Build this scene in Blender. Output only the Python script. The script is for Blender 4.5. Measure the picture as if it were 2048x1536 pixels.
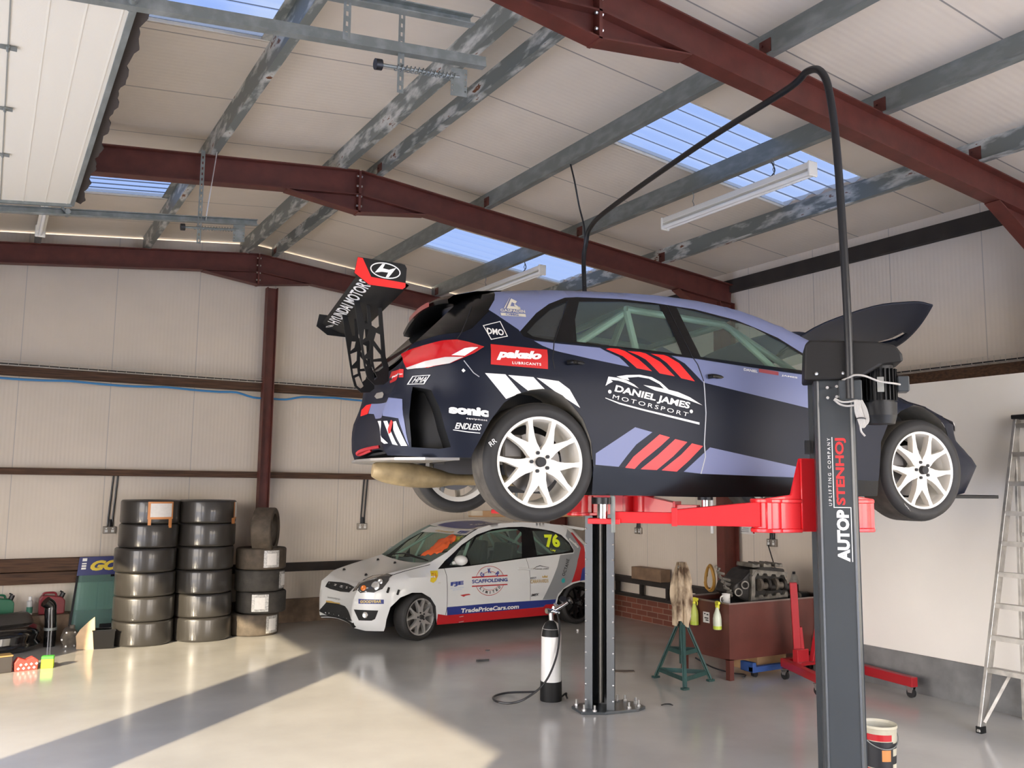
import bpy, bmesh, math, random
from mathutils import Vector, Matrix
from mathutils.geometry import delaunay_2d_cdt, tessellate_polygon
from mathutils.bvhtree import BVHTree
PI = math.pi
for o in list(bpy.data.objects): bpy.data.objects.remove(o)
SC = bpy.context.scene
COL = SC.collection
random.seed(7)
# ---------------------------------------------------------------- camera
cam = bpy.data.cameras.new('camera'); camo = bpy.data.objects.new('camera', cam); COL.objects.link(camo)
cam.sensor_fit = 'HORIZONTAL'; cam.sensor_width = 36.0; cam.lens = 36.0 * 1746.74 / 2048.0
cam.clip_start = 0.05; cam.clip_end = 200
def cam_axes(yaw, pitch, roll):
    cy, sy, cp, sp, cr, sr = math.cos(yaw), math.sin(yaw), math.cos(pitch), math.sin(pitch), math.cos(roll), math.sin(roll)
    f = Vector((sy*cp, cy*cp, sp)); r = Vector((cy, -sy, 0)); u = r.cross(f)
    return cr*r + sr*u, -sr*r + cr*u, f
r_, u_, f_ = cam_axes(math.radians(30.8387), math.radians(6.6694), math.radians(0.6462))
camo.matrix_world = Matrix(((r_.x, u_.x, -f_.x, 0), (r_.y, u_.y, -f_.y, 0), (r_.z, u_.z, -f_.z, 1.85), (0, 0, 0, 1)))
SC.camera = camo
# ---------------------------------------------------------------- light
SUN_DIR = Vector((0.742, 0.670, 0)).normalized() * math.cos(math.radians(20.5)) + Vector((0, 0, -math.sin(math.radians(20.5))))
sl = bpy.data.lights.new('sun', 'SUN'); sl.energy = 5.4; sl.angle = math.radians(0.6); sl.color = (1.0, 0.85, 0.60)
so = bpy.data.objects.new('sun', sl); COL.objects.link(so)
so.rotation_euler = SUN_DIR.to_track_quat('-Z', 'Y').to_euler(); so.location = (-20, -18, 12)
W = bpy.data.worlds.new('sky'); SC.world = W; W.use_nodes = True
nt = W.node_tree; nt.nodes.clear()
def N(t, **k):
    n = nt.nodes.new(t)
    for a, b in k.items(): setattr(n, a, b)
    return n
out = N('ShaderNodeOutputWorld'); bg = N('ShaderNodeBackground'); tc = N('ShaderNodeTexCoord')
sep = N('ShaderNodeSeparateXYZ'); nt.links.new(tc.outputs['Generated'], sep.inputs[0])
rmp = N('ShaderNodeValToRGB'); nt.links.new(sep.outputs['Z'], rmp.inputs[0])
e = rmp.color_ramp.elements; e[0].position = 0.0; e[0].color = (0.95, 0.82, 0.66, 1); e[1].position = 0.75; e[1].color = (0.16, 0.34, 0.80, 1)
e2 = e.new(0.3); e2.color = (0.56, 0.62, 0.78, 1)
mp = N('ShaderNodeMapping'); mp.inputs['Scale'].default_value = (1.0, 2.2, 1.6); nt.links.new(tc.outputs['Generated'], mp.inputs[0])
ns = N('ShaderNodeTexNoise'); ns.inputs['Scale'].default_value = 3.2; ns.inputs['Detail'].default_value = 7; ns.inputs['Roughness'].default_value = 0.6
nt.links.new(mp.outputs[0], ns.inputs['Vector'])
cr = N('ShaderNodeValToRGB'); cr.color_ramp.elements[0].position = 0.52; cr.color_ramp.elements[1].position = 0.72
nt.links.new(ns.outputs['Fac'], cr.inputs[0])
mx = N('ShaderNodeMix', data_type='RGBA'); nt.links.new(cr.outputs[0], mx.inputs[0]); nt.links.new(rmp.outputs[0], mx.inputs[6]); mx.inputs[7].default_value = (0.98, 0.89, 0.76, 1)
nt.links.new(mx.outputs[2], bg.inputs[0]); bg.inputs[1].default_value = 6.4
nt.links.new(bg.outputs[0], out.inputs[0])
SC.view_settings.view_transform = 'Standard'; SC.view_settings.look = 'None'; SC.view_settings.gamma = 1.0
SC.view_settings.use_curve_mapping = False; SC.view_settings.exposure = 1.12

# ---------------------------------------------------------------- materials
MATS = {}
def srgb(h):
    if isinstance(h, tuple): return h
    c = [int(h[i:i+2], 16) / 255 for i in (0, 2, 4)]
    return tuple(x/12.92 if x <= .04045 else ((x+.055)/1.055)**2.4 for x in c)
def mat(name, col, rough=.5, metal=0., var=0., vs=6., bump=0., bs=60., coat=0., spec=None, dirt=None, trans=0., alpha=1., stretch=None, rv=0.):
    if name in MATS: return MATS[name]
    m = bpy.data.materials.new(name); m.use_nodes = True; t = m.node_tree; b = t.nodes['Principled BSDF']
    c = srgb(col)
    b.inputs['Base Color'].default_value = (*c, 1); b.inputs['Roughness'].default_value = rough; b.inputs['Metallic'].default_value = metal
    if coat: b.inputs['Coat Weight'].default_value = coat; b.inputs['Coat Roughness'].default_value = .06
    if spec is not None: b.inputs['Specular IOR Level'].default_value = spec
    if trans: b.inputs['Transmission Weight'].default_value = trans
    if alpha < 1: b.inputs['Alpha'].default_value = alpha
    if var or bump or dirt or rv:
        tc = t.nodes.new('ShaderNodeTexCoord'); mp = t.nodes.new('ShaderNodeMapping'); t.links.new(tc.outputs['Object'], mp.inputs[0])
        if stretch: mp.inputs['Scale'].default_value = stretch
    if var or dirt or rv:
        n = t.nodes.new('ShaderNodeTexNoise'); n.inputs['Scale'].default_value = vs; n.inputs['Detail'].default_value = 6; t.links.new(mp.outputs[0], n.inputs['Vector'])
        r = t.nodes.new('ShaderNodeValToRGB'); t.links.new(n.outputs['Fac'], r.inputs[0])
        if dirt:
            dc, lo, hi = dirt
            r.color_ramp.elements[0].position = lo; r.color_ramp.elements[1].position = hi
            r.color_ramp.elements[0].color = (*c, 1); r.color_ramp.elements[1].color = (*srgb(dc), 1)
        else:
            r.color_ramp.elements[0].position = .3; r.color_ramp.elements[1].position = .7
            r.color_ramp.elements[0].color = (*[x*(1-var) for x in c], 1); r.color_ramp.elements[1].color = (*[min(1, x*(1+var)) for x in c], 1)
        t.links.new(r.outputs[0], b.inputs['Base Color'])
        if rv:
            mr = t.nodes.new('ShaderNodeMapRange'); mr.inputs[3].default_value = max(0, rough-rv); mr.inputs[4].default_value = rough+rv
            t.links.new(n.outputs['Fac'], mr.inputs[0]); t.links.new(mr.outputs[0], b.inputs['Roughness'])
    if bump:
        n2 = t.nodes.new('ShaderNodeTexNoise'); n2.inputs['Scale'].default_value = bs; n2.inputs['Detail'].default_value = 4; t.links.new(mp.outputs[0], n2.inputs['Vector'])
        bp = t.nodes.new('ShaderNodeBump'); bp.inputs['Strength'].default_value = bump; bp.inputs['Distance'].default_value = .01
        t.links.new(n2.outputs['Fac'], bp.inputs['Height']); t.links.new(bp.outputs[0], b.inputs['Normal'])
    MATS[name] = m
    return m
def wave_bump(m, axis, scale, strength, dist=.004, seam=None, seam_col=None):
    """fine parallel ribs (and dark joints every `seam` metres) of profiled sheeting"""
    t = m.node_tree; b = t.nodes['Principled BSDF']
    tc = t.nodes.new('ShaderNodeTexCoord'); sp = t.nodes.new('ShaderNodeSeparateXYZ'); t.links.new(tc.outputs['Object'], sp.inputs[0])
    def M(op, a, v=None):
        n = t.nodes.new('ShaderNodeMath'); n.operation = op; t.links.new(a, n.inputs[0])
        if v is not None: n.inputs[1].default_value = v
        return n.outputs[0]
    s = M('SINE', M('MULTIPLY', sp.outputs[axis], scale*2*PI))
    bp = t.nodes.new('ShaderNodeBump'); bp.inputs['Strength'].default_value = strength; bp.inputs['Distance'].default_value = dist
    t.links.new(s, bp.inputs['Height']); t.links.new(bp.outputs[0], b.inputs['Normal'])
    if seam:
        fr = M('FRACT', M('DIVIDE', M('ADD', sp.outputs[axis], seam[1]), seam[0]))
        lt = M('LESS_THAN', fr, seam[2])
        mx = t.nodes.new('ShaderNodeMix'); mx.data_type = 'RGBA'; t.links.new(lt, mx.inputs[0])
        src = b.inputs['Base Color']
        if src.is_linked: t.links.new(src.links[0].from_socket, mx.inputs[6])
        else: mx.inputs[6].default_value = src.default_value
        mx.inputs[7].default_value = (*srgb(seam_col), 1); t.links.new(mx.outputs[2], b.inputs['Base Color'])
    return m
def glassmat(name, col, op=.25, rough=.02):
    """thin see-through sheet: part clear, part tinted gloss"""
    if name in MATS: return MATS[name]
    m = bpy.data.materials.new(name); m.use_nodes = True; t = m.node_tree; b = t.nodes['Principled BSDF']; o = t.nodes['Material Output']
    b.inputs['Base Color'].default_value = (*srgb(col), 1); b.inputs['Roughness'].default_value = rough
    tr = t.nodes.new('ShaderNodeBsdfTransparent'); k = [.35 + .65*x for x in srgb(col)]; tr.inputs[0].default_value = (*k, 1)
    mx = t.nodes.new('ShaderNodeMixShader'); mx.inputs[0].default_value = op
    t.links.new(tr.outputs[0], mx.inputs[1]); t.links.new(b.outputs[0], mx.inputs[2]); t.links.new(mx.outputs[0], o.inputs[0])
    MATS[name] = m
    return m

# ---------------------------------------------------------------- mesh helpers
def frame(d, up=None):
    d = Vector(d).normalized(); up = Vector(up) if up else (Vector((0, 0, 1)) if abs(d.z) < .95 else Vector((1, 0, 0)))
    x = up.cross(d).normalized(); y = d.cross(x)
    return x, y, d
class MB:
    def __init__(s): s.v = []; s.f = []; s.m = []; s.cur = 0
    def add(s, vs, fs):
        k = len(s.v); s.v += [tuple(p) for p in vs]; s.f += [tuple(i+k for i in f) for f in fs]; s.m += [s.cur]*len(fs); return s
    def box(s, p0, p1, M=None):
        (a, b, c), (d, e, f) = p0, p1
        vs = [(a,b,c),(d,b,c),(d,e,c),(a,e,c),(a,b,f),(d,b,f),(d,e,f),(a,e,f)]
        if M: vs = [M @ Vector(p) for p in vs]
        return s.add(vs, [(0,3,2,1),(4,5,6,7),(0,1,5,4),(1,2,6,5),(2,3,7,6),(3,0,4,7)])
    def bar(s, p0, p1, w, h, up=None):
        """rectangular bar from p0 to p1: w across, h along up"""
        p0, p1 = Vector(p0), Vector(p1); x, y, d = frame(p1-p0, up)
        vs = []
        for p in (p0, p1):
            for i, j in ((-1,-1),(1,-1),(1,1),(-1,1)): vs.append(p + x*(i*w/2) + y*(j*h/2))
        return s.add(vs, [(0,1,2,3)[::-1],(4,5,6,7),(0,1,5,4),(1,2,6,5),(2,3,7,6),(3,0,4,7)])
    def sweep(s, prof, p0, p1, up=None, closed=True, cap=True):
        """2D profile [(x,y)] extruded from p0 to p1"""
        p0, p1 = Vector(p0), Vector(p1); x, y, d = frame(p1-p0, up); n = len(prof)
        vs = [p + x*a + y*b for p in (p0, p1) for a, b in prof]
        fs = [(i, (i+1) % n, n+(i+1) % n, n+i) for i in range(n if closed else n-1)]
        if cap and closed: fs += [tuple(range(n))[::-1], tuple(range(n, 2*n))]
        return s.add(vs, fs)
    def cyl(s, p0, p1, r0, r1=None, n=16, cap=True):
        r1 = r0 if r1 is None else r1
        p0, p1 = Vector(p0), Vector(p1); x, y, d = frame(p1-p0)
        vs = [p + (x*math.cos(2*PI*i/n) + y*math.sin(2*PI*i/n))*r for p, r in ((p0, r0), (p1, r1)) for i in range(n)]
        fs = [(i, (i+1) % n, n+(i+1) % n, n+i) for i in range(n)]
        if cap: fs += [tuple(range(n))[::-1], tuple(range(n, 2*n))]
        return s.add(vs, fs)
    def tube(s, pts, r, n=8, closed=False):
        pts = [Vector(p) for p in pts]; k = len(pts); rs = r if isinstance(r, (list, tuple)) else [r]*k
        x = None; vs = []
        for i, p in enumerate(pts):
            a = pts[(i-1) % k] if (closed or i) else p; b = pts[(i+1) % k] if (closed or i < k-1) else p
            d = (b-a).normalized()
            if x is None: x, y, _ = frame(d)
            else: x = (x - d*x.dot(d)).normalized(); y = d.cross(x)
            vs += [p + (x*math.cos(2*PI*j/n) + y*math.sin(2*PI*j/n))*rs[i] for j in range(n)]
        fs = [(i*n+j, i*n+(j+1) % n, ((i+1) % k)*n+(j+1) % n, ((i+1) % k)*n+j) for i in range(k if closed else k-1) for j in range(n)]
        if not closed: fs += [tuple(range(n))[::-1], tuple(range((k-1)*n, k*n))]
        return s.add(vs, fs)
    def lathe(s, prof, o=(0,0,0), axis=(0,0,1), n=32, closed=False, a0=0., a1=2*PI):
        """prof [(r,h)] turned about axis through o"""
        o = Vector(o); x, y, d = frame(axis); m = len(prof); full = abs(a1-a0-2*PI) < 1e-6
        k = n if full else n+1
        vs = [o + d*h + (x*math.cos(a0+(a1-a0)*i/n) + y*math.sin(a0+(a1-a0)*i/n))*r for i in range(k) for r, h in prof]
        fs = []
        for i in range(n):
            i2 = (i+1) % k
            for j in range(m if closed else m-1):
                j2 = (j+1) % m
                fs.append((i*m+j, i2*m+j, i2*m+j2, i*m+j2))
        return s.add(vs, fs)
    def prism(s, loops, o, ex, ey, t, ez=None):
        """flat polygon (outer loop + holes) in plane (ex,ey) at o, thickness t along ez"""
        if not isinstance(loops[0][0], (list, tuple)): loops = [loops]
        o, ex, ey = Vector(o), Vector(ex), Vector(ey); ez = Vector(ez) if ez else ex.cross(ey).normalized()
        tri = tessellate_polygon([[Vector((a, b, 0)) for a, b in l] for l in loops])
        flat = [p for l in loops for p in l]; n = len(flat)
        vs = [o + ex*a + ey*b + ez*h for h in (0, t) for a, b in flat]
        fs = []
        for a, b, c in tri:
            A, B, C = flat[a], flat[b], flat[c]
            if (B[0]-A[0])*(C[1]-A[1]) - (B[1]-A[1])*(C[0]-A[0]) < 0: b, c = c, b
            fs += [(a, c, b), (a+n, b+n, c+n)]
        k = 0
        for l in loops:
            m = len(l); ar = sum(l[i][0]*l[(i+1) % m][1] - l[(i+1) % m][0]*l[i][1] for i in range(m))
            for i in range(m):
                i2 = (i+1) % m; q = (k+i, k+i2, k+i2+n, k+i+n)
                fs.append(q if (ar > 0) == (l is loops[0]) else q[::-1])
            k += m
        return s.add(vs, fs)
    def grid(s, fn, nu, nv, cu=False, cv=False):
        a = nu if cu else nu+1; b = nv if cv else nv+1
        vs = [fn(i/nu, j/nv) for i in range(a) for j in range(b)]
        fs = [(i*b+j, ((i+1) % a)*b+j, ((i+1) % a)*b+(j+1) % b, i*b+(j+1) % b) for i in range(nu) for j in range(nv)]
        return s.add(vs, fs)
    def ball(s, c, r, n=12, sc=(1,1,1)):
        c = Vector(c)
        return s.grid(lambda u, v: c + Vector((r*sc[0]*math.sin(PI*v)*math.cos(2*PI*u), r*sc[1]*math.sin(PI*v)*math.sin(2*PI*u), r*sc[2]*math.cos(PI*v))), n, n//2, cu=True)
    def build(s, name, m, parent=None, smooth=35, bevel=0., seg=1, loc=None):
        me = bpy.data.meshes.new(name); me.from_pydata(s.v, [], s.f)
        ms = m if isinstance(m, (list, tuple)) else [m]
        for x in ms: me.materials.append(x)
        if len(ms) > 1: me.polygons.foreach_set('material_index', s.m)
        bm = bmesh.new(); bm.from_mesh(me); bmesh.ops.remove_doubles(bm, verts=bm.verts, dist=1e-5)
        if smooth is not False: bmesh.ops.recalc_face_normals(bm, faces=bm.faces)
        bm.to_mesh(me); bm.free()
        if smooth: me.shade_smooth(); me.set_sharp_from_angle(angle=math.radians(smooth))
        o = bpy.data.objects.new(name, me); COL.objects.link(o)
        if parent: o.parent = parent
        if loc: o.location = loc
        if bevel:
            b = o.modifiers.new('bevel', 'BEVEL'); b.width = bevel; b.segments = seg; b.limit_method = 'ANGLE'; b.angle_limit = math.radians(40)
        return o
def tag(o, label=None, cat=None, group=None, kind=None):
    if label: o['label'] = label
    if cat: o['category'] = cat
    if group: o['group'] = group
    if kind: o['kind'] = kind
    return o
def thing(name, label, cat, loc=(0,0,0), rz=0., group=None):
    o = bpy.data.objects.new(name, None); COL.objects.link(o); o.location = loc; o.rotation_euler = (0, 0, rz); o.empty_display_size = .1
    return tag(o, label, cat, group)
def copy_tree(o, parent=None):
    c = o.copy(); COL.objects.link(c)
    if parent: c.parent = parent
    for ch in list(o.children): copy_tree(ch, c)
    return c
def arc(cx, cy, r, a0, a1, n):
    return [(cx + r*math.cos(math.radians(a0+(a1-a0)*i/n)), cy + r*math.sin(math.radians(a0+(a1-a0)*i/n))) for i in range(n+1)]
def smooth_path(pts, n=8):
    """Catmull-Rom through the points"""
    P = [Vector(p) for p in pts]; P = [P[0]*2-P[1]] + P + [P[-1]*2-P[-2]]; o = []
    for i in range(1, len(P)-2):
        for j in range(n):
            t = j/n; a, b, c, d = P[i-1:i+3]
            o.append(.5*((2*b) + (c-a)*t + (2*a-5*b+4*c-d)*t*t + (3*b-a-3*c+d)*t**3))
    return o + [P[-2]]
# lettering: glyph outlines -> flat triangles normalised to their own box
TXT = {}
def glyphs(s, bold=0., shear=0., space=1.):
    k = (s, bold, shear, space)
    if k in TXT: return TXT[k]
    cu = bpy.data.curves.new('lettering', 'FONT'); cu.body = s; cu.offset = bold; cu.shear = shear; cu.space_character = space; cu.resolution_u = 3
    ob = bpy.data.objects.new('lettering', cu); COL.objects.link(ob)
    dg = bpy.context.evaluated_depsgraph_get(); me = bpy.data.meshes.new_from_object(ob.evaluated_get(dg))
    v = [(p.co.x, p.co.y) for p in me.vertices]; f = [tuple(p.vertices) for p in me.polygons]
    bpy.data.objects.remove(ob); bpy.data.curves.remove(cu); bpy.data.meshes.remove(me)
    x0, x1 = min(p[0] for p in v), max(p[0] for p in v); y0, y1 = min(p[1] for p in v), max(p[1] for p in v)
    v = [((a-x0)/(x1-x0), (b-y0)/(y1-y0)) for a, b in v]
    TXT[k] = (v, f)
    return v, f
def text3(mb, s, o, ex, ey, bold=.02, shear=0., space=1.):
    """text filling the parallelogram o, o+ex, o+ey"""
    v, f = glyphs(s, bold, shear, space); o, ex, ey = Vector(o), Vector(ex), Vector(ey)
    return mb.add([o + ex*a + ey*b for a, b in v], f)
# ================================================================ the building
RX, APZ, SL = 2.95, 4.92, 0.10            # ridge x, top of rafters at the ridge, roof slope
def rz_(x, z0=APZ): return z0 - SL*abs(x-RX)
XL, XR, YB, YF = -2.3, 8.04, 11.86, -1.6
def struct(name, mb, m, **k):
    return tag(mb.build(name, m, **k), kind='structure')
m_floor = mat('floor_paint', (.46, .44, .405), .16, var=.10, vs=1.3, rv=.06, bump=.02, bs=3)
m_clad = wave_bump(mat('cladding_cream', (.70, .62, .52), .42, var=.03, vs=2), 0, 22, .22, .003, (1.0, .75, .009), (.50, .46, .42))
m_cladr = wave_bump(mat('cladding_cream_right', (.68, .60, .51), .45, var=.03, vs=2), 1, 22, .18, .003, (1.0, .30, .009), (.45, .41, .37))
m_roof = wave_bump(mat('roof_liner', (.70, .61, .50), .55, var=.04, vs=1.5), 1, 18, .14, .003, (1.0, .93, .013), (.30, .27, .24))
m_board = mat('white_board', (.84, .80, .73), .6, var=.02, vs=2)
m_conc = mat('plinth_concrete', (.17, .17, .165), .8, var=.25, vs=5, bump=.2, bs=30)
m_yard = mat('yard_concrete', (.62, .57, .50), .9, var=.1, vs=1)
m_steel = mat('red_oxide_steel', (.105, .024, .016), .5, var=.22, vs=7, bump=.06, bs=25)
m_timber = mat('dark_timber', (.085, .042, .022), .75, var=.5, vs=5, bump=.2, bs=30, stretch=(.6, 6, 12))
m_timber2 = mat('black_timber', (.022, .017, .014), .75, var=.4, vs=5)
m_black = mat('black_plastic', (.012, .012, .013), .38)
m_galv = mat('galvanised', (.20, .215, .20), .45, .4, vs=4, dirt=((.32, .335, .32), .45, .8), stretch=(3, 1.2, 3), bump=.04, bs=30)
def rusty():
    m = mat('galvanised_rusty', (.19, .205, .19), .5, .3, vs=3.2, dirt=((.58, .58, .54), .50, .62), stretch=(3, 1, 3))
    t = m.node_tree; b = t.nodes['Principled BSDF']; tc = t.nodes.new('ShaderNodeTexCoord'); mp = t.nodes.new('ShaderNodeMapping'); mp.inputs['Scale'].default_value = (3, 1, 3)
    t.links.new(tc.outputs['Object'], mp.inputs[0]); n = t.nodes.new('ShaderNodeTexNoise'); n.inputs['Scale'].default_value = 3.2; n.inputs['Detail'].default_value = 9; n.inputs['Roughness'].default_value = .65
    t.links.new(mp.outputs[0], n.inputs['Vector']); r = t.nodes.new('ShaderNodeValToRGB'); r.color_ramp.elements[0].position = .63; r.color_ramp.elements[1].position = .66; t.links.new(n.outputs['Fac'], r.inputs[0])
    mx = t.nodes.new('ShaderNodeMix'); mx.data_type = 'RGBA'; t.links.new(r.outputs[0], mx.inputs[0]); t.links.new(b.inputs['Base Color'].links[0].from_socket, mx.inputs[6]); mx.inputs[7].default_value = (.17, .055, .018, 1)
    t.links.new(mx.outputs[2], b.inputs['Base Color']); return m
m_rusty = rusty()
m_brick = bpy.data.materials.new('red_brick'); m_brick.use_nodes = True
def _brick(m, axis):
    t = m.node_tree; b = t.nodes['Principled BSDF']; tc = t.nodes.new('ShaderNodeTexCoord'); sp = t.nodes.new('ShaderNodeSeparateXYZ'); cb = t.nodes.new('ShaderNodeCombineXYZ')
    t.links.new(tc.outputs['Object'], sp.inputs[0]); t.links.new(sp.outputs[axis], cb.inputs[0]); t.links.new(sp.outputs[2], cb.inputs[1])
    k = t.nodes.new('ShaderNodeTexBrick'); t.links.new(cb.outputs[0], k.inputs['Vector']); k.inputs['Scale'].default_value = 1.0
    k.inputs['Brick Width'].default_value = .225; k.inputs['Row Height'].default_value = .075; k.inputs['Mortar Size'].default_value = .006
    k.inputs['Color1'].default_value = (.21, .062, .034, 1); k.inputs['Color2'].default_value = (.15, .045, .028, 1); k.inputs['Mortar'].default_value = (.26, .17, .12, 1)
    t.links.new(k.outputs['Color'], b.inputs['Base Color']); b.inputs['Roughness'].default_value = .85
    bp = t.nodes.new('ShaderNodeBump'); bp.inputs['Strength'].default_value = .5; bp.inputs['Distance'].default_value = .006; bp.invert = True; t.links.new(k.outputs['Fac'], bp.inputs['Height']); t.links.new(bp.outputs[0], b.inputs['Normal'])
_brick(m_brick, 1)
m_blockwork = mat('brown_blockwork', (.20, .14, .095), .85, var=.3, vs=8, bump=.2, bs=20)

struct('floor', MB().box((-2.75, YF, -.12), (8.3, 12.0, 0)), m_floor, smooth=False)
struct('ground', MB().box((-40, -40, -.3), (-2.75, 40, -.03)).box((-2.75, -40, -.3), (40, YF, -.03)), m_yard, smooth=False)
g = MB(); top = lambda x: rz_(x, 5.10)
g.prism([(XL, .31), (8.1, .31), (8.1, top(8.1)), (RX, top(RX)), (XL, top(XL))], (0, YB, 0), (1, 0, 0), (0, 0, 1), .1, (0, 1, 0))
struct('wall_back', g, m_clad, smooth=False)
struct('baseboard_back', MB().box((XL, 11.82, 0), (8.04, 11.96, .31)), m_blockwork, smooth=False)
struct('wall_right', MB().box((XR, YF, .31), (XR+.1, YB, 4.62)), m_cladr, smooth=False)
struct('baseboard_right', MB().box((8.0, 6.39, 0), (8.14, 11.82, .315)), m_brick, smooth=False)
struct('wall_lining', MB().box((7.52, YF, .34), (8.03, 6.38, 2.86)), m_board, smooth=False)
struct('trim_1', MB().box((7.48, YF, 0), (8.03, 6.38, .345)), m_conc, smooth=False)
# left wall: two door openings under a 3 m lintel
DOORS = ((.1, 3.6), (4.3, 7.90)); LINT = 2.99
lw = MB()
lw.box((-2.75, YF, 0), (XL, DOORS[0][0], 4.6)); lw.box((-2.75, DOORS[0][1], 0), (XL, DOORS[1][0], 4.6)); lw.box((-2.75, DOORS[1][1], 0), (XL, 11.96, 4.6))
for a, b in DOORS: lw.box((-2.75, a, LINT), (XL, b, 4.6))
struct('wall_left', lw, mat('cladding_left', (.76, .72, .67), .5), smooth=False)
fw = MB(); fw.box((-2.75, YF-.2, 0), (2.6, YF, 4.5)); fw.box((2.6, YF-.2, 3.6), (7.2, YF, 4.5)); fw.box((7.2, YF-.2, 0), (8.3, YF, 4.5))  # unseen front wall, added with a limited opening to keep sun off the lining
fw.prism([(XL-.45, 4.5), (8.3, 4.5), (8.3, rz_(8.3, 5.15)), (RX, 5.15), (XL-.45, rz_(XL-.45, 5.15))], (0, YF-.2, 0), (1, 0, 0), (0, 0, 1), .2, (0, 1, 0))
struct('wall_front', fw, MATS['cladding_left'], smooth=False)
# roof lining with skylight openings
SKY_R = [(.95, 1.98), (5.06, 6.08), (9.2, 10.2)]; SKY_L = [(.95, 1.98), (4.95, 5.97), (9.3, 10.06)]
def roof(x0, x1, s0, s1, sky, name):
    m = MB(); ys = [YF-.25] + [y for s in sky for y in s] + [12.0]; zz = 5.12
    def slab(xa, xb, ya, yb):
        vs = [(x, y, rz_(x, zz)+d) for d in (0, .06) for x, y in ((xa, ya), (xb, ya), (xb, yb), (xa, yb))]
        m.add(vs, [(0,3,2,1),(4,5,6,7),(0,1,5,4),(1,2,6,5),(2,3,7,6),(3,0,4,7)])
    for xa, xb in ((x0, s0), (s1, x1)): slab(xa, xb, YF-.25, 12.0)
    for i in range(0, len(ys)-1, 2): slab(s0, s1, ys[i], ys[i+1])
    return struct(name, m, m_roof, smooth=False)
roof(XL-.45, RX, -.95, 1.54, SKY_L, 'ceiling'); roof(RX, 8.2, 4.43, 6.86, SKY_R, 'ceiling')
m_sky = bpy.data.materials.new('ribbed_polycarbonate'); m_sky.use_nodes = True
_t = m_sky.node_tree; _o = _t.nodes['Material Output']; _t.nodes.remove(_t.nodes['Principled BSDF'])
_r = _t.nodes.new('ShaderNodeBsdfRefraction'); _r.inputs['IOR'].default_value = 1.03; _r.inputs['Roughness'].default_value = .25; _r.inputs[0].default_value = (.042, .053, .074, 1)
_l = _t.nodes.new('ShaderNodeBsdfTranslucent'); _l.inputs[0].default_value = (.70, .72, .75, 1); _x = _t.nodes.new('ShaderNodeMixShader'); _x.inputs[0].default_value = .025
_t.links.new(_r.outputs[0], _x.inputs[1]); _t.links.new(_l.outputs[0], _x.inputs[2]); _t.links.new(_x.outputs[0], _o.inputs[0])
SC.cycles.caustics_refractive = False
m_flash = mat('skylight_edge', (.85, .80, .70), .5)
k = 0
for s0, s1, sky in ((4.43, 6.86, SKY_R), (-.95, 1.54, SKY_L)):
    for ya, yb in sky:
        k += 1; p = MB(); n = 40
        for i in range(n):
            a, b = i/n, (i+1)/n
            fa, fb = [.014*(1 if math.sin(2*PI*t*5) > 0 else -1)*min(1, abs(math.sin(2*PI*t*5))*3) for t in (a, b)]
            p.add([(s0, ya+(yb-ya)*a, rz_(s0, 5.15)+fa), (s1, ya+(yb-ya)*a, rz_(s1, 5.15)+fa), (s1, ya+(yb-ya)*b, rz_(s1, 5.15)+fb), (s0, ya+(yb-ya)*b, rz_(s0, 5.15)+fb)], [(0,1,2,3)])
        w = struct('window_%d' % k, p, m_sky, smooth=50)
        f = MB()
        for y in (ya, yb):
            f.add([(x, yy, rz_(x, zz)) for zz in (5.12, 5.175) for x, yy in ((s0, y-.012), (s1, y-.012), (s1, y+.012), (s0, y+.012))], [(0,3,2,1),(4,5,6,7),(0,1,5,4),(1,2,6,5),(2,3,7,6),(3,0,4,7)])
        f.build('window_frame', m_flash, w, smooth=False)

# ---------------------------------------------------------------- purlins
def zed(d=.2, f=.065, t=.005, s=1):
    p = [(-f, d), (0, d), (0, 0), (f, 0), (f, .014), (f-t, .014), (f-t, t), (t, t), (t, d+t), (-f, d+t)]
    return [(x*s, y) for x, y in p]
def purlin(x, label, m, s=1):
    b = MB(); z = rz_(x) - 0.0
    b.sweep(zed(s=s), (x, YF+.1, z), (x, 11.84, z), up=(0, 0, 1))
    o = b.build('roof_purlin', m, smooth=False)
    return tag(o, label, 'purlin', 'galvanised roof purlins')
PUR = [(3.18, 'rust-streaked purlin just right of the roof ridge', m_rusty, 1), (2.74, 'rust-streaked purlin just left of the roof ridge', m_rusty, -1),
       (4.41, 'clean grey purlin along the upper edge of the right-hand skylights', m_galv, 1), (5.63, 'grey purlin crossing the right-hand skylights with a tube light hung below', m_galv, 1),
       (6.85, 'rust-spotted purlin along the lower edge of the right-hand skylights', m_rusty, 1), (1.52, 'purlin along the upper edge of the left-hand skylights', m_rusty, -1),
       (.30, 'purlin above the raised sectional door', m_galv, -1), (-.92, 'purlin over the door openings by the left wall', m_galv, -1)]
for x, l, m, s in PUR: purlin(x, l, m, s)
tag(MB().sweep([(-.05, .16), (-.05, 0), (.02, 0), (.02, .16)], (7.97, YF+.1, 4.33), (7.97, 11.7, 4.33), up=(0, 0, 1)).build('eaves_beam', m_timber2, smooth=False), 'long black eaves beam under the roof edge along the right wall', 'beam')

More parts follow.
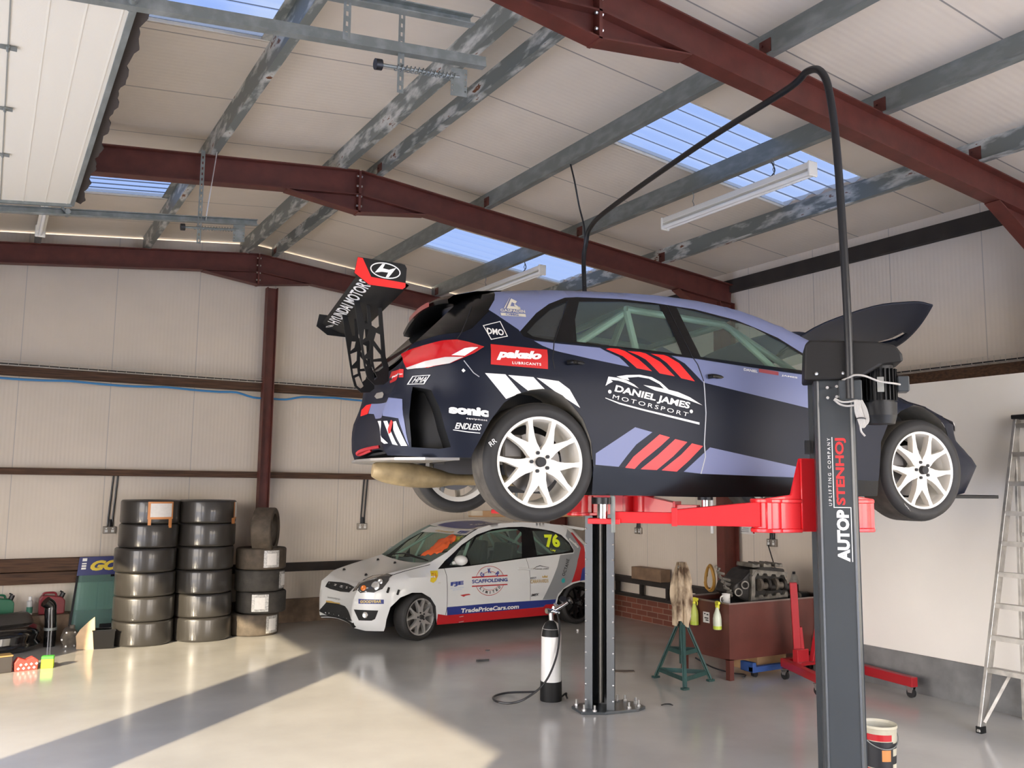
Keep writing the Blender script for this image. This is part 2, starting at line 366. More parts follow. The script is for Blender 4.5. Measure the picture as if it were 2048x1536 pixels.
# ---------------------------------------------------------------- portal frames
def ibeam(d, w, tf=.011, tw=.009):
    return [(-w/2, -d/2), (w/2, -d/2), (w/2, -d/2+tf), (tw/2, -d/2+tf), (tw/2, d/2-tf), (w/2, d/2-tf), (w/2, d/2), (-w/2, d/2), (-w/2, d/2-tf), (-tw/2, d/2-tf), (-tw/2, -d/2+tf), (-w/2, -d/2+tf)]
def portal(Y, label):
    t = thing('steel_portal_frame', label, 'steel frame', (RX, Y, 0), group='red oxide portal frames')
    D, Wd = .25, .13
    for s, xe in ((-1, XL-.28-RX), (1, 7.98-RX)):
        z = lambda x: APZ - SL*abs(x) - D/2
        r = MB(); r.sweep(ibeam(D, Wd), (0, 0, z(0)), (xe, 0, z(xe)), up=(0, 0, 1)); r.build('rafter', m_steel, t, smooth=False)
        c = MB(); xc = xe - s*.125
        c.sweep(ibeam(D, Wd), (xc, 0, 0), (xc, 0, z(xc)-D/2), up=(1, 0, 0)); c.box((xc-.15, -.1, 0), (xc+.15, .1, .012)); c.build('column', m_steel, t, smooth=False)
        h = MB(); xa, xb = s*4.1 if s > 0 else -4.1, xe - s*.25
        za, zb = z(xa)-D/2, z(xb)-D/2
        h.add([(xa, -.005, za), (xb, -.005, zb), (xb, -.005, zb-.3), (xa, .005, za), (xb, .005, zb), (xb, .005, zb-.3)], [(0,1,2),(3,5,4),(0,2,5,3),(1,4,5,2),(0,3,4,1)])
        h.bar((xa, 0, za-.004), (xb, 0, zb-.3), Wd, .011, (0, 0, 1)); h.build('knee_haunch', m_steel, t, smooth=False)
        a = MB(); xh = s*.72; zh = z(xh)-D/2
        a.add([(0, -.005, z(0)-D/2), (xh, -.005, zh), (0, -.005, z(0)-D/2-.17), (0, .005, z(0)-D/2), (xh, .005, zh), (0, .005, z(0)-D/2-.17)], [(0,1,2),(3,5,4),(0,2,5,3),(1,4,5,2),(0,3,4,1)])
        a.bar((0, 0, z(0)-D/2-.17), (xh, 0, zh-.003), Wd, .011, (0, 0, 1)); a.build('apex_haunch', m_steel, t, smooth=False)
    e = MB(); e.box((-.012, -.065, APZ-.43), (.012, .065, APZ-.01))
    p = e.build('apex_plate', m_steel, t, smooth=False)
    b = MB()
    for zz in (.06, .16, .26, .36):
        for yy in (-.045, .045):
            b.cyl((-.028, yy, APZ-zz), (.028, yy, APZ-zz), .011, n=6)
    b.build('bolt', mat('zinc_bolt', (.6, .58, .54), .35, .9), p, smooth=False)
    for x, _, _, s in PUR:
        c = MB(); xx = x-RX; zz = rz_(x)
        c.box((xx-s*.012, -.05, zz+.002), (xx-s*.003, .05, zz+.15)); c.box((xx-s*.06, -.05, zz), (xx-s*.003, .05, zz+.008))
        for hz in (.05, .11): c.cyl((xx-s*.012, .022, zz+hz), (xx-s*.024, .022, zz+hz), .009, n=6)
        c.build('purlin_cleat', m_steel, t, smooth=False)
    return t
portal(4.02, 'red oxide portal frame nearest the camera, crossing the top right corner')
portal(7.95, 'middle red oxide portal frame, above the raised race car')
gf = portal(11.66, 'red oxide portal frame against the far gable wall with a centre post')
pm = MB(); pm.sweep(ibeam(.14, .13, .010, .008), (.20, 0, 0), (.20, 0, 4.48), up=(1, 0, 0)); pm.box((.05, -.09, 0), (.35, .09, .012)); pm.box((.08, -.075, .95), (.32, -.066, 1.05))
pm.build('gable_post', m_steel, gf, smooth=False)

# ---------------------------------------------------------------- timbers, trays, pipes
def rail(name, p0, p1, m, label, cat='timber rail', grp=None):
    return tag(MB().box(p0, p1).build(name, m, smooth=False, bevel=.004), label, cat, grp)
rail('timber_rail', (XL, 11.74, 3.08), (8.0, 11.86, 3.185), m_timber, 'dark timber rail high on the far wall under the wire cable tray')
rail('timber_rail', (XL, 11.74, 1.92), (8.0, 11.86, 2.0), m_timber, 'dark timber rail halfway up the far wall above the tyres')
rail('timber_rail', (7.92, YF, 2.90), (8.04, 11.7, 3.02), m_timber, 'timber rail along the right wall above the white board')
rail('timber_rail', (XL, 11.70, .80), (1.4, 11.86, .945), m_timber, 'upper of two brown boards low on the far wall behind the windscreen')
rail('timber_rail', (XL, 11.72, .655), (1.4, 11.86, .79), m_timber, 'lower of two brown boards low on the far wall behind the fuel cans')
rail('timber_rail', (1.5, 11.74, .68), (7.9, 11.86, .79), m_timber2, 'black rail low on the far wall behind the small white car')
t = thing('wall_rail', 'black timber rail with short uprights above the brick plinth on the right wall', 'timber rail', (7.95, 9.2, .315))
MB().box((-.05, -2.6, .195), (.09, 2.45, .275)).build('top_rail', m_timber2, t, smooth=False)
MB().box((-.02, -2.6, 0), (.09, 2.45, .04)).build('bottom_rail', m_timber2, t, smooth=False)
for y in (-1.6, -.6, -.02, .53, 1.07, 1.7): MB().box((-.02, y-.022, .04), (.03, y+.022, .195)).build('upright', m_timber2, t, smooth=False)
m_wire = mat('zinc_wire', (.62, .58, .52), .4, .7)
def tray(p0, p1, out, label):
    p0, p1, out = Vector(p0), Vector(p1), Vector(out); L = (p1-p0).length; d = (p1-p0)/L; b = MB(); n = int(L/.105)
    for o, z in ((0, .06), (0, .03), (0, 0), (.05, 0), (.1, 0), (.1, .03), (.1, .06)): b.bar(p0+out*o+Vector((0, 0, z)), p1+out*o+Vector((0, 0, z)), .004, .004)
    for i in range(n+1):
        q = p0 + d*(L*i/n); b.bar(q+out*.1, q+out*.1+Vector((0, 0, .06)), .004, .004); b.bar(q, q+out*.1, .004, .004); b.bar(q, q+Vector((0, 0, .06)), .004, .004)
    t = thing('cable_tray', label, 'cable tray', p0); o = b.build('wire_basket', m_wire, t, smooth=False); o.location = -p0
    c = MB()
    for k in range(3): c.tube([p0+out*(.03+.02*k)+Vector((0, 0, .012)), p1+out*(.03+.02*k)+Vector((0, 0, .012))], .009, 6)
    o = c.build('cable', m_black, t); o.location = -p0
tray((XL, 11.76, 3.19), (7.95, 11.76, 3.19), (0, -1, 0), 'wire basket cable tray running along the far wall')
tray((7.93, YF, 3.025), (7.93, 11.6, 3.025), (-1, 0, 0), 'wire basket cable tray running along the right wall')
m_blue = mat('blue_airline', (.05, .25, .55), .35)
bp = []
x = XL
while x < 7.9:
    sag = .018*abs(math.sin((x+.3)*PI/1.1)); z = 3.05 - sag
    bp.append((x, 11.715, z if abs(x-3.15) > .3 else 2.985)); x += .22
tag(MB().tube(smooth_path(bp, 3), .014, 8).build('air_line', m_blue), 'blue plastic air line clipped under the rail on the far wall', 'pipe')
tag(MB().tube([(7.9, YF, 2.885), (7.9, 3, 2.88), (7.9, 11.6, 2.885)], .014, 8).build('air_line', m_blue), 'blue plastic air line under the timber rail on the right wall', 'pipe')
m_brass = mat('brushed_socket', (.34, .31, .27), .35, .8); m_white = mat('white_plastic', (.80, .80, .78), .35)
def socket(loc, rz, label, lead=.6, slant=.05):
    t = thing('wall_socket', label, 'socket', loc, rz, 'double sockets on the walls')   # local: faces -y
    MB().box((-.073, -.035, -.043), (.073, 0, .043)).build('plate', m_brass, t, smooth=False, bevel=.004)
    for x in (-.036, .036):
        MB().box((x-.016, -.039, -.026), (x+.016, -.034, .004)).build('outlet', m_white, t, smooth=False); MB().box((x-.009, -.041, .012), (x+.009, -.034, .028)).build('switch', m_white, t, smooth=False)
    for x in (-.02, .03): MB().tube([(x, -.02, .04), (x, -.02, .15), (x+slant, -.02, lead)], .011, 8).build('conduit', m_black, t)
    MB().cyl((.005, -.02, .04), (.005, -.02, .13), .034, .018, 12).build('gland', m_black, t)
socket((1.34, 11.86, 1.26), 0, 'double wall socket on the far wall left of the tall tyre stacks', .66, .03)
socket((4.62, 11.86, 1.26), 0, 'double wall socket on the far wall above the white car bonnet', .66, .03)
socket((8.04, 9.88, 1.24), -PI/2, 'double wall socket on the right wall just right of the far lift column', .9, .0)
socket((8.04, 7.40, 1.22), -PI/2, 'double wall socket on the right wall above the engine block', .9, .0)

# ---------------------------------------------------------------- tube lights
m_lamp = mat('light_body', (.86, .82, .72), .4); m_tube = mat('lamp_tube', (.92, .90, .85), .25)
def batten(x, y0, y1, z, label, single=False):
    t = thing('tube_light', label, 'light fitting', (x, (y0+y1)/2, z), group='tube lights hung from the roof'); L = (y1-y0)/2
    MB().sweep([(-.045, 0), (.045, 0), (.03, .06), (-.03, .06)], (0, -L, 0), (0, L, 0), up=(0, 0, 1)).build('body', m_lamp, t, smooth=False, bevel=.004)
    for s in (-1, 1):
        MB().box((-.05, s*L-.012, -.062), (.05, s*L+.012, .062)).build('end_cap', m_lamp, t, smooth=False, bevel=.006)
    for xx in ((-.028, .028) if not single else (0,)): MB().tube([(xx, -L, -.035), (xx, L, -.035)], .019, 12).build('tube', m_tube, t)
    for yy in (-L*.55, L*.55):
        q = [(.01*math.sin(k*2.2), yy, .06+.03*k) for k in range(6)]; MB().tube(q, .004, 6).build('hanger', m_galv, t)
    if not single: MB().tube(smooth_path([(0, -L*.5, .06), (.03, -L*.5-.03, .12), (.02, -L*.5-.01, .2)], 4), .006, 6).build('flex', m_black, t)
batten(5.57, 4.62, 6.42, 4.43, 'twin tube light hung below the large right-hand skylight')
batten(5.55, 8.62, 10.42, 4.43, 'twin tube light behind the roof spoiler of the raised car')
batten(.31, 8.4, 10.2, 4.45, 'tube light seen end-on beneath the left-hand roof beyond the raised door', True)

# ---------------------------------------------------------------- raised sectional door and its tracks
m_door = mat('door_panel_cream', (.74, .68, .56), .45, bump=.05, bs=90)
DZ = lambda x: 4.03 + .11*x
pn = tag(MB().prism([(.43, 0), (.43, .045)] and [(-2.25, DZ(-2.25)), (.43, DZ(.43)), (.43, DZ(.43)+.045), (-2.25, DZ(-2.25)+.045)], (0, 4.22, 0), (1, 0, 0), (0, 0, 1), 3.5, (0, 1, 0)).build('door_1', m_door, smooth=False), kind='structure')
for i in range(4):
    xs = -.055 - .61*i
    MB().bar((xs, 4.215, DZ(xs)-.001), (xs, 7.725, DZ(xs)-.001), .007, .006, (0, 0, 1)).build('panel_joint', mat('joint_grey', (.25, .24, .2), .6), pn, smooth=False)
    for y in (4.9, 5.75, 6.6): MB().box((xs-.04, y-.018, DZ(xs)-.012), (xs+.04, y+.018, DZ(xs)-.002)).cyl((xs, y-.03, DZ(xs)-.012), (xs, y+.03, DZ(xs)-.012), .008, n=8).build('hinge', m_galv, pn, smooth=False)
    for j in range(1, 4): MB().bar((xs+.1525*j, 4.22, DZ(xs+.1525*j)), (xs+.1525*j, 7.72, DZ(xs+.1525*j)), .010, .004, (0, 0, 1)).build('panel_rib', m_door, pn, smooth=False)
for y in (4.205, 7.735): MB().bar((-2.2, y, DZ(-2.2)+.015), (.44, y, DZ(.44)+.015), .03, .075, (0, 0, 1)).build('end_stile', m_galv, pn, smooth=False)
MB().bar((.445, 4.2, DZ(.445)+.02), (.445, 7.74, DZ(.445)+.02), .03, .07, (0, 0, 1)).build('bottom_rail', m_galv, pn, smooth=False)
sb = MB(); n = 60
for i in range(n):
    y0, y1 = 4.2+3.54*i/n, 4.2+3.54*(i+1)/n; w0, w1 = [.055+.012*math.sin(j*.9)+.006*math.sin(j*2.3) for j in (i, i+1)]
    sb.add([(.46, y0, DZ(.46)+.03), (.46, y1, DZ(.46)+.03), (.46+w1, y1, DZ(.46)+.012), (.46+w0, y0, DZ(.46)+.012), (.46, y0, DZ(.46)+.042), (.46, y1, DZ(.46)+.042), (.46+w1, y1, DZ(.46)+.024), (.46+w0, y0, DZ(.46)+.024)], [(0,3,2,1),(4,5,6,7),(2,3,7,6)])
sb.build('rubber_seal', mat('old_rubber', (.045, .033, .026), .8), pn, smooth=30)
for y, s in ((4.2, -1), (7.74, 1)):
    MB().bar((.36, y, DZ(.36)), (.43, y+s*.09, DZ(.4)-.07), .02, .006).cyl((.42, y+s*.02, DZ(.4)-.05), (.42, y+s*.13, DZ(.4)-.05), .022, n=14).build('roller_bracket', m_galv, pn, smooth=30)
def track(y, x1, label, hx, s, buffer=True):
    t = thing('door_track', label, 'door track', (x1, y, DZ(x1)-.05), group='sloping door tracks'); z = lambda x: .11*(x-x1)
    c = [(-.02, -.028), (.03, -.028), (.03, -.022), (-.014, -.022), (-.014, .022), (.02, .022), (.02, .028), (-.02, .028)]
    MB().sweep([(a*s, b) for a, b in c], (-2.2-x1, 0, z(-2.2)), (0, 0, 0), up=(0, 0, 1)).build('rail', m_galv, t, smooth=False)
    hx -= x1
    hz = rz_(hx+x1) - (DZ(x1)-.05)
    def strap(p0, p1):
        p0, p1 = Vector(p0), Vector(p1); d = p1-p0; L = d.length; n = int(L/.05); loops = [[(-.018, 0), (.018, 0), (.018, L), (-.018, L)]]
        for i in range(n):
            yy = .03 + .05*i
            if yy+.02 < L: loops.append([(-.006, yy-.012), (-.006, yy+.012), (.006, yy+.012), (.006, yy-.012)])
        ex = Vector((1, 0, 0)) if abs(d.x) < L*.5 else Vector((0, 0, 1)); dy = d/L; ex = (ex - dy*ex.dot(dy)).normalized()
        return MB().prism(loops, p0, ex, dy, .003)
    strap((hx, 0, z(hx)), (hx, 0, hz)).build('hanger', m_galv, t, smooth=False)
    if buffer:
        b = MB(); bx = -.16
        b.prism([[(-.05, 0), (.05, 0), (.05, .16), (-.05, .16)]] + [[(xx-.005, zz-.005), (xx-.005, zz+.005), (xx+.005, zz+.005), (xx+.005, zz-.005)] for xx in (-.04, .04) for zz in (.03, .06, .1, .13)], (bx, 0, .03+z(bx)), (1, 0, .11), (0, 0, 1), .003).build('buffer_bracket', m_galv, t, smooth=False)
        MB().cyl((bx, 0, .14+z(bx)), (bx-.46, 0, .14+z(bx-.46)), .010, n=10).build('buffer_rod', m_galv, t)
        sp = [(bx-.02-.36*i/120, .018*math.cos(i*2*PI/8), .14+z(bx-.02-.36*i/120)+.018*math.sin(i*2*PI/8)) for i in range(121)]
        MB().tube(sp, .003, 4).build('spring', m_galv, t); MB().cyl((bx-.46, 0, .14+z(bx-.46)), (bx-.495, 0, .14+z(bx-.495)), .03, n=14).build('rubber_stop', m_black, t)
track(4.13, 2.26, 'nearest sloping door track with a spring buffer, top left', 1.75, 1)
o = track(7.80, 1.95, 'far sloping door track below the middle frame, left of the raised car', 1.45, -1)
track(3.72, 1.96, 'short end of a door track at the very top edge of the view', 1.3, -1, False)
tag(MB().bar((1.58, 7.80, 4.93), (1.50, 7.80, 4.14), .035, .004, (1, 0, 0)).build('perforated_strap', mat('bright_zinc', (.75, .74, .7), .35, .7), smooth=False), 'bright perforated steel strap slanting down to the far door track', 'bracket')
D3 = {
'head':[(3.154,0.367,0.57),(3.13,0.418,0.633),(2.995,0.341,0.698),(2.861,0.297,0.736),(2.838,0.475,0.764),(2.776,0.666,0.772),(2.877,0.729,0.698),(2.948,0.742,0.625),(3.033,0.694,0.584),(3.145,0.567,0.572)],
'grille':[(3.156,-0.34,0.55),(3.122,-0.345,0.626),(3.096,-0.086,0.623),(3.129,0.364,0.623),(3.144,0.242,0.551),(3.138,-0.011,0.53),(3.149,-0.213,0.526)],
'lowgrille':[(3.182,-0.344,0.28),(3.179,-0.33,0.341),(3.164,0.203,0.383),(3.175,0.299,0.345),(3.196,0.488,0.247),None,(3.17,-0.339,0.225)],
'lip':[(3.165,-0.356,0.209),None,(3.192,0.495,0.238),(3.174,0.496,0.183),None,(3.086,-0.479,0.157)],
'fog':[(3.194,0.502,0.385),(2.989,0.73,0.385),(3.015,0.701,0.285),(3.045,0.675,0.266),(3.152,0.558,0.263)],
'fogl':[(3.101,0.629,0.331)],
'gy':[(3.162,0.55,0.511),(2.939,0.764,0.51),(2.938,0.765,0.462),(3.162,0.555,0.455)],
'gytext':[(3.15,0.574,0.464),(2.964,0.751,0.473),(3.15,0.571,0.497)],
'plate':[(3.176,-0.321,0.407),(3.152,0.016,0.424),(3.171,-0.323,0.443),(3.148,0.017,0.457)],
'gold':[(3.178,-0.326,0.363),(3.156,0.039,0.382),(3.155,0.023,0.402),(3.177,-0.317,0.381)],
'clips':[(2.874,0.77,0.651),(2.902,0.78,0.589),(2.768,0.821,0.623),(2.789,0.821,0.563)],
'pins':[(2.393,-0.485,0.853),(2.339,-0.11,0.838),(2.85,0.101,0.728),(2.887,-0.463,0.748)],
'amber':[(3.111,0.577,0.633),(3.0,0.667,0.66),(3.054,0.646,0.636),(2.94,0.667,0.706)],
'wiper':[(2.276,-0.508,0.883),(2.224,-0.39,0.89),(2.205,-0.189,0.887),None,None,(2.29,0.684,0.889)],
'banner':[(1.679,-0.406,1.207),(1.678,0.65,1.21),(1.571,0.609,1.283),(1.425,-0.475,1.308)],
'b76':[(1.846,0.439,1.114),(1.821,0.623,1.154),(1.696,0.28,1.186)],
'roofblue':[(1.505,-0.467,1.288),(1.209,-0.514,1.346),(0.777,-0.322,1.337),(1.431,0.394,1.298),(1.396,-0.129,1.29)],
'banfje':[(1.572,0.195,1.24),(1.641,0.515,1.237),(1.528,0.183,1.259)],
'bantext':[(1.591,-0.298,1.238),(1.553,0.086,1.245),(1.549,-0.349,1.262)],
'hoodline':[(3.125,0.373,0.628),(2.99,0.33,0.699),(2.85,0.274,0.738),(2.815,0.43,0.763),(2.771,0.663,0.775),(2.623,0.674,0.812),(2.456,0.685,0.845),(2.288,0.702,0.878)],
'vest':[(2.226,0.594,0.914),(1.953,0.12,1.028),(1.873,0.378,1.092),(1.909,0.466,1.078),(2.116,0.69,0.974)],
'rear pale':[(-0.711,0.331,0.728),(-0.717,-0.669,0.67),(-0.312,0.966,0.684),(-0.687,-0.772,0.4),(-0.74,-0.691,0.56),(-0.733,0.051,0.609),(-0.724,0.163,0.648),(-0.735,0.305,0.66)],
'rear red':[(-0.764,0.443,0.65),(-0.753,0.48,0.696),(-0.728,0.429,0.727),(-0.712,0.329,0.727),(-0.737,0.319,0.659)],
'w1':[(-0.744,-0.089,0.585),(-0.764,-0.311,0.571),(-0.776,-0.607,0.425),(-0.791,-0.57,0.424)],
'w2':[(-0.797,-0.556,0.553),(-0.782,-0.593,0.552),(-0.763,-0.644,0.476),(-0.739,-0.691,0.412),(-0.76,-0.646,0.42)],
'w3':[(-0.76,-0.65,0.545),(-0.75,-0.675,0.546),(-0.7,-0.754,0.408),(-0.726,-0.712,0.409),(-0.759,-0.653,0.501)],
'arrow':[(-0.766,-0.633,0.555),(-0.76,-0.65,0.543),(-0.768,-0.632,0.483),(-0.775,-0.613,0.477),(-0.778,-0.603,0.504)],
'pk':[(-0.674,-0.135,0.891),(-0.708,-0.646,0.841),(-0.709,-0.647,0.795),(-0.683,-0.133,0.818)],
'pktext':[(-0.692,-0.239,0.835),(-0.714,-0.633,0.806),(-0.692,-0.258,0.849)],
'badge':[(-0.694,0.313,0.776),(-0.686,0.278,0.796),(-0.676,0.124,0.789),(-0.678,0.071,0.769),(-0.683,0.082,0.747),(-0.691,0.24,0.753)],
'sil':[(-0.765,0.446,0.648),(-0.774,0.382,0.451),(-0.727,0.389,0.714),(-0.743,-0.086,0.41),(-0.695,-0.754,0.387)],
}
# ================================================================ car shells: side skins as width fields over the profile, bridged across the car
def ip(x, xs, ys):
    if x <= xs[0]: return ys[0]
    for i in range(1, len(xs)):
        if x <= xs[i]: return ys[i-1] + (x-xs[i-1])/(xs[i]-xs[i-1])*(ys[i]-ys[i-1])
    return ys[-1]
def sup(t,p,lo):
    if t<=0: return 1.0
    if t>=1: return lo
    return max(lo,(1-t**p)**(1/p))
# car one
def W1(u,z):
    w=ip(z,[.1,.3,.46,.62,.8,.92,1.0,1.40],[.925,.955,.965,.97,.962,.94,.905,.665])
    ue=ip(z,[.34,.42,.57,.65,.75,.9,.98,1.09,1.22,1.30],[-.79,-.81,-.81,-.78,-.745,-.715,-.675,-.555,-.425,-.35])
    R=ip(z,[.7,1.1],[.50,.30])
    w*=sup((ue+R-u)/(R+.055),ip(z,[.7,1.0],[2.4,3]),.4)
    uf=ip(z,[.16,.38,.55,.66,.76,.82,.95],[3.24,3.36,3.16,3.16,2.95,2.75,2.6])
    w*=sup((u-uf+.75)/.87,3,.5)
    if z>.9: w-=max(0,(u-1.5))*.10*min(1,(z-.9)/.1)
    zt=ip(u,[-.6,-.46,-.15,.16,.37,.69,.91,1.19,1.48,1.78,2.06,2.3,2.54,2.69,2.87,3.03,3.12],[1.25,1.285,1.333,1.372,1.386,1.402,1.405,1.393,1.349,1.256,1.126,.90,.82,.803,.757,.707,.636])
    D=.06
    d=zt-z
    if d<D:
        k=1-max(0,d)/D; w-=.06*(1-math.sqrt(max(0,1-k*k)))
    return w
# car two
def W2(u,z):
    w=ip(z,[.12,.28,.45,.62,.78,.90,1.34],[.79,.82,.84,.845,.83,.79,.615])
    ue=ip(z,[.25,.45,.65,.95,1.3],[-.62,-.66,-.64,-.48,-.15])
    R=.4
    w*=sup((ue+R-u)/(R+.06),2.6,.4)
    uf=ip(z,[.12,.2,.45,.62,.74,.85,.92],[3.16,3.22,3.22,3.2,3.05,2.75,2.5])
    w*=sup((u-uf+.62)/.70,2.3,.35)
    if z>.75: w-=max(0,(u-1.4))*.06*min(1,(z-.75)/.1)
    return w
def inside(p, poly):
    x, y = p; c = False; j = len(poly)-1
    for i in range(len(poly)):
        xi, yi = poly[i]; xj, yj = poly[j]
        if (yi > y) != (yj > y) and x < (xj-xi)*(y-yi)/(yj-yi)+xi: c = not c
        j = i
    return c
def dense(poly, h, closed=True):
    o = []; n = len(poly)
    for i in range(n if closed else n-1):
        a, b = poly[i], poly[(i+1) % n]; k = max(1, int(math.ceil(math.hypot(b[0]-a[0], b[1]-a[1])/h)))
        o += [(a[0]+(b[0]-a[0])*j/k, a[1]+(b[1]-a[1])*j/k) for j in range(k)]
    if not closed: o.append(poly[-1])
    return o
def fill2d(polys, h, clip):
    """triangulate clip polygon with all polys' edges as constraints and a grid of spacing h -> verts, tris"""
    V, E = [], []
    for p in polys:
        d = dense(p, h); k = len(V); V += d; E += [(k+i, k+(i+1) % len(d)) for i in range(len(d))]
    x0, x1 = min(p[0] for p in clip), max(p[0] for p in clip); y0, y1 = min(p[1] for p in clip), max(p[1] for p in clip)
    nx, ny = int((x1-x0)/h)+1, int((y1-y0)/h)+1
    for i in range(nx+1):
        for j in range(ny+1):
            q = (x0+(i+.13*(j % 2))*h, y0+(j+.07)*h)
            if inside(q, clip): V.append(q)
    r = delaunay_2d_cdt([Vector(p) for p in V], E, [], 0, 1e-5)
    vs = [(p.x, p.y) for p in r[0]]; tris = []
    for f in r[2]:
        c = (sum(vs[i][0] for i in f)/3, sum(vs[i][1] for i in f)/3)
        if inside(c, clip): tris.append((tuple(f), c))
    return vs, tris
def car_sides(root, outline, Wf, parts, paints, mats, h=.055, both=None):
    """parts: [(name, polygon, inset)], later wins; paints: [(material index, polygon)]; one object per part and side"""
    vs, tris = fill2d([outline] + [p[1] for p in parts] + [p[1] for p in paints], h, outline)
    res = {}
    for f, c in tris:
        pn, off = 'body', 0.
        for n, poly, o in parts:
            if inside(c, poly): pn, off = n, o
        mi = 0
        for i, poly in paints:
            if inside(c, poly): mi = i
        res.setdefault((pn, off), []).append((f, mi))
    objs = []
    for (pn, off), fl in res.items():
        for s in (-1, 1):
            mb = MB(); mp = {}
            for f, mi in fl:
                for i in f:
                    if i not in mp:
                        mp[i] = len(mb.v); x, z = vs[i]; mb.v.append((x, s*(Wf(x, z)-off), z))
                mb.f.append(tuple(mp[i] for i in (f if s < 0 else f[::-1]))); mb.m.append(mi)
            objs.append((pn, s, mb))
    return objs
def car_bridge(outline, Wf, n, crown, sel):
    """strip across the car along the outline points sel (indices), crowned outward"""
    mb = MB(); pts = [outline[i] for i in sel]; rows = []
    for k, (x, z) in enumerate(pts):
        a, b = pts[max(0, k-1)], pts[min(len(pts)-1, k+1)]; d = (b[0]-a[0], b[1]-a[1]); L = math.hypot(*d) or 1; nx, nz = -d[1]/L, d[0]/L
        w = Wf(x, z); c = crown(x, z)
        rows.append([(x+nx*c*(1-(t*t)), w*t, z+nz*c*(1-t*t)) for t in [2*j/n-1 for j in range(n+1)]])
    k = n+1
    mb.add([p for r in rows for p in r], [(i*k+j, (i+1)*k+j, (i+1)*k+j+1, i*k+j+1) for i in range(len(rows)-1) for j in range(n)])
    return mb
def side_decal(root, name, polys, Wf, m, s=-1, lift=.003, h=.05, parent=None):
    mb = MB()
    for p in polys:
        vs, tris = fill2d([p], h, p)
        mb.add([(x, s*(Wf(x, z)+lift), z) for x, z in vs], [f for f, c in tris])
    return mb.build(name, m, parent or root, smooth=60)
def side_text(root, name, items, Wf, m, s=-1, lift=.005, parent=None):
    """items: (text, bottom-left, bottom-right, top-left [, bold, shear, space]) in side coordinates"""
    mb = MB()
    for it in items:
        t, a, b, c = it[:4]; v, f = glyphs(t, *(it[4:] or (.02,)))
        vs = []
        for p, q in v:
            x = a[0]+(b[0]-a[0])*p+(c[0]-a[0])*q; z = a[1]+(b[1]-a[1])*p+(c[1]-a[1])*q; vs.append((x, s*(Wf(x, z)+lift), z))
        mb.add(vs, f)
    return mb.build(name, m, parent or root, smooth=False)
def bvh_of(objs):
    V, F = [], []
    for o in objs:
        k = len(V); V += [v.co.copy() for v in o.data.vertices]; F += [[i+k for i in p.vertices] for p in o.data.polygons]
    return BVHTree.FromPolygons(V, F)
def basis3(P, outward):
    P = [Vector(p) for p in P]; c = sum(P, Vector())/len(P); n = Vector()
    for i in range(len(P)): n += (P[i]-c).cross(P[(i+1) % len(P)]-c)
    n.normalize(); n = n if n.dot(Vector(outward)) > 0 else -n
    x = (P[1]-P[0]); x = (x - n*x.dot(n)).normalized(); return c, x, n.cross(x), n
def decal3(root, name, loops, bvh, m, outward, lift=.003, h=.04, parent=None):
    """patches given by their 3D corner points, laid onto the shell"""
    mb = MB()
    for P in loops:
        c, x, y, n = basis3(P, outward); q = [((Vector(p)-c).dot(x), (Vector(p)-c).dot(y)) for p in P]
        vs, tris = fill2d([q], h, q); o = []
        for a, b in vs:
            p = c + x*a + y*b; hit = bvh.ray_cast(p + n*.25, -n, .6); o.append((hit[0] if hit[0] else p) + n*lift)
        mb.add(o, [f for f, _ in tris])
    return mb.build(name, m, parent or root, smooth=60)
def text3d(root, name, items, bvh, m, outward, lift=.005, parent=None):
    mb = MB()
    for it in items:
        t, a, b, c = it[:4]; v, f = glyphs(t, *(it[4:] or (.02,))); a, b, c = Vector(a), Vector(b), Vector(c); n = (b-a).cross(c-a).normalized(); n = n if n.dot(Vector(outward)) > 0 else -n
        vs = []
        for p, q in v:
            w = a + (b-a)*p + (c-a)*q; hit = bvh.ray_cast(w + n*.2, -n, .5); vs.append((hit[0] if hit[0] else w) + n*lift)
        mb.add(vs, f)
    return mb.build(name, m, parent or root, smooth=False)
def stack_prof(R, w, rim):
    h = w/2
    return [(rim, -h*.86), (rim+.02, -h*.97), (R-.05, -h), (R-.018, -h*.985), (R-.004, -h*.91), (R, -h*.80), (R, h*.80), (R-.004, h*.91), (R-.018, h*.985), (R-.05, h), (rim+.02, h*.97), (rim, h*.86), (R-.025, h*.8), (R-.025, -h*.8)]
def tyre_prof(R, w, rim):
    """closed cross-section of a tyre, (radius, height) with height along the axle from -w/2 to w/2"""
    h = w/2; r = .03
    return [(rim, -h*.80), (rim+.012, -h*.88), ((R+rim)/2, -h*1.0), (R-.035, -h*.97), (R-.012, -h*.90), (R-.002, -h*.72), (R, 0), (R-.002, h*.72), (R-.012, h*.90), (R-.035, h*.97), ((R+rim)/2, h), (rim+.012, h*.88), (rim, h*.80), (rim+.012, h*.6), (R-.03, h*.75), (R-.03, -h*.75), (rim+.012, -h*.6)]
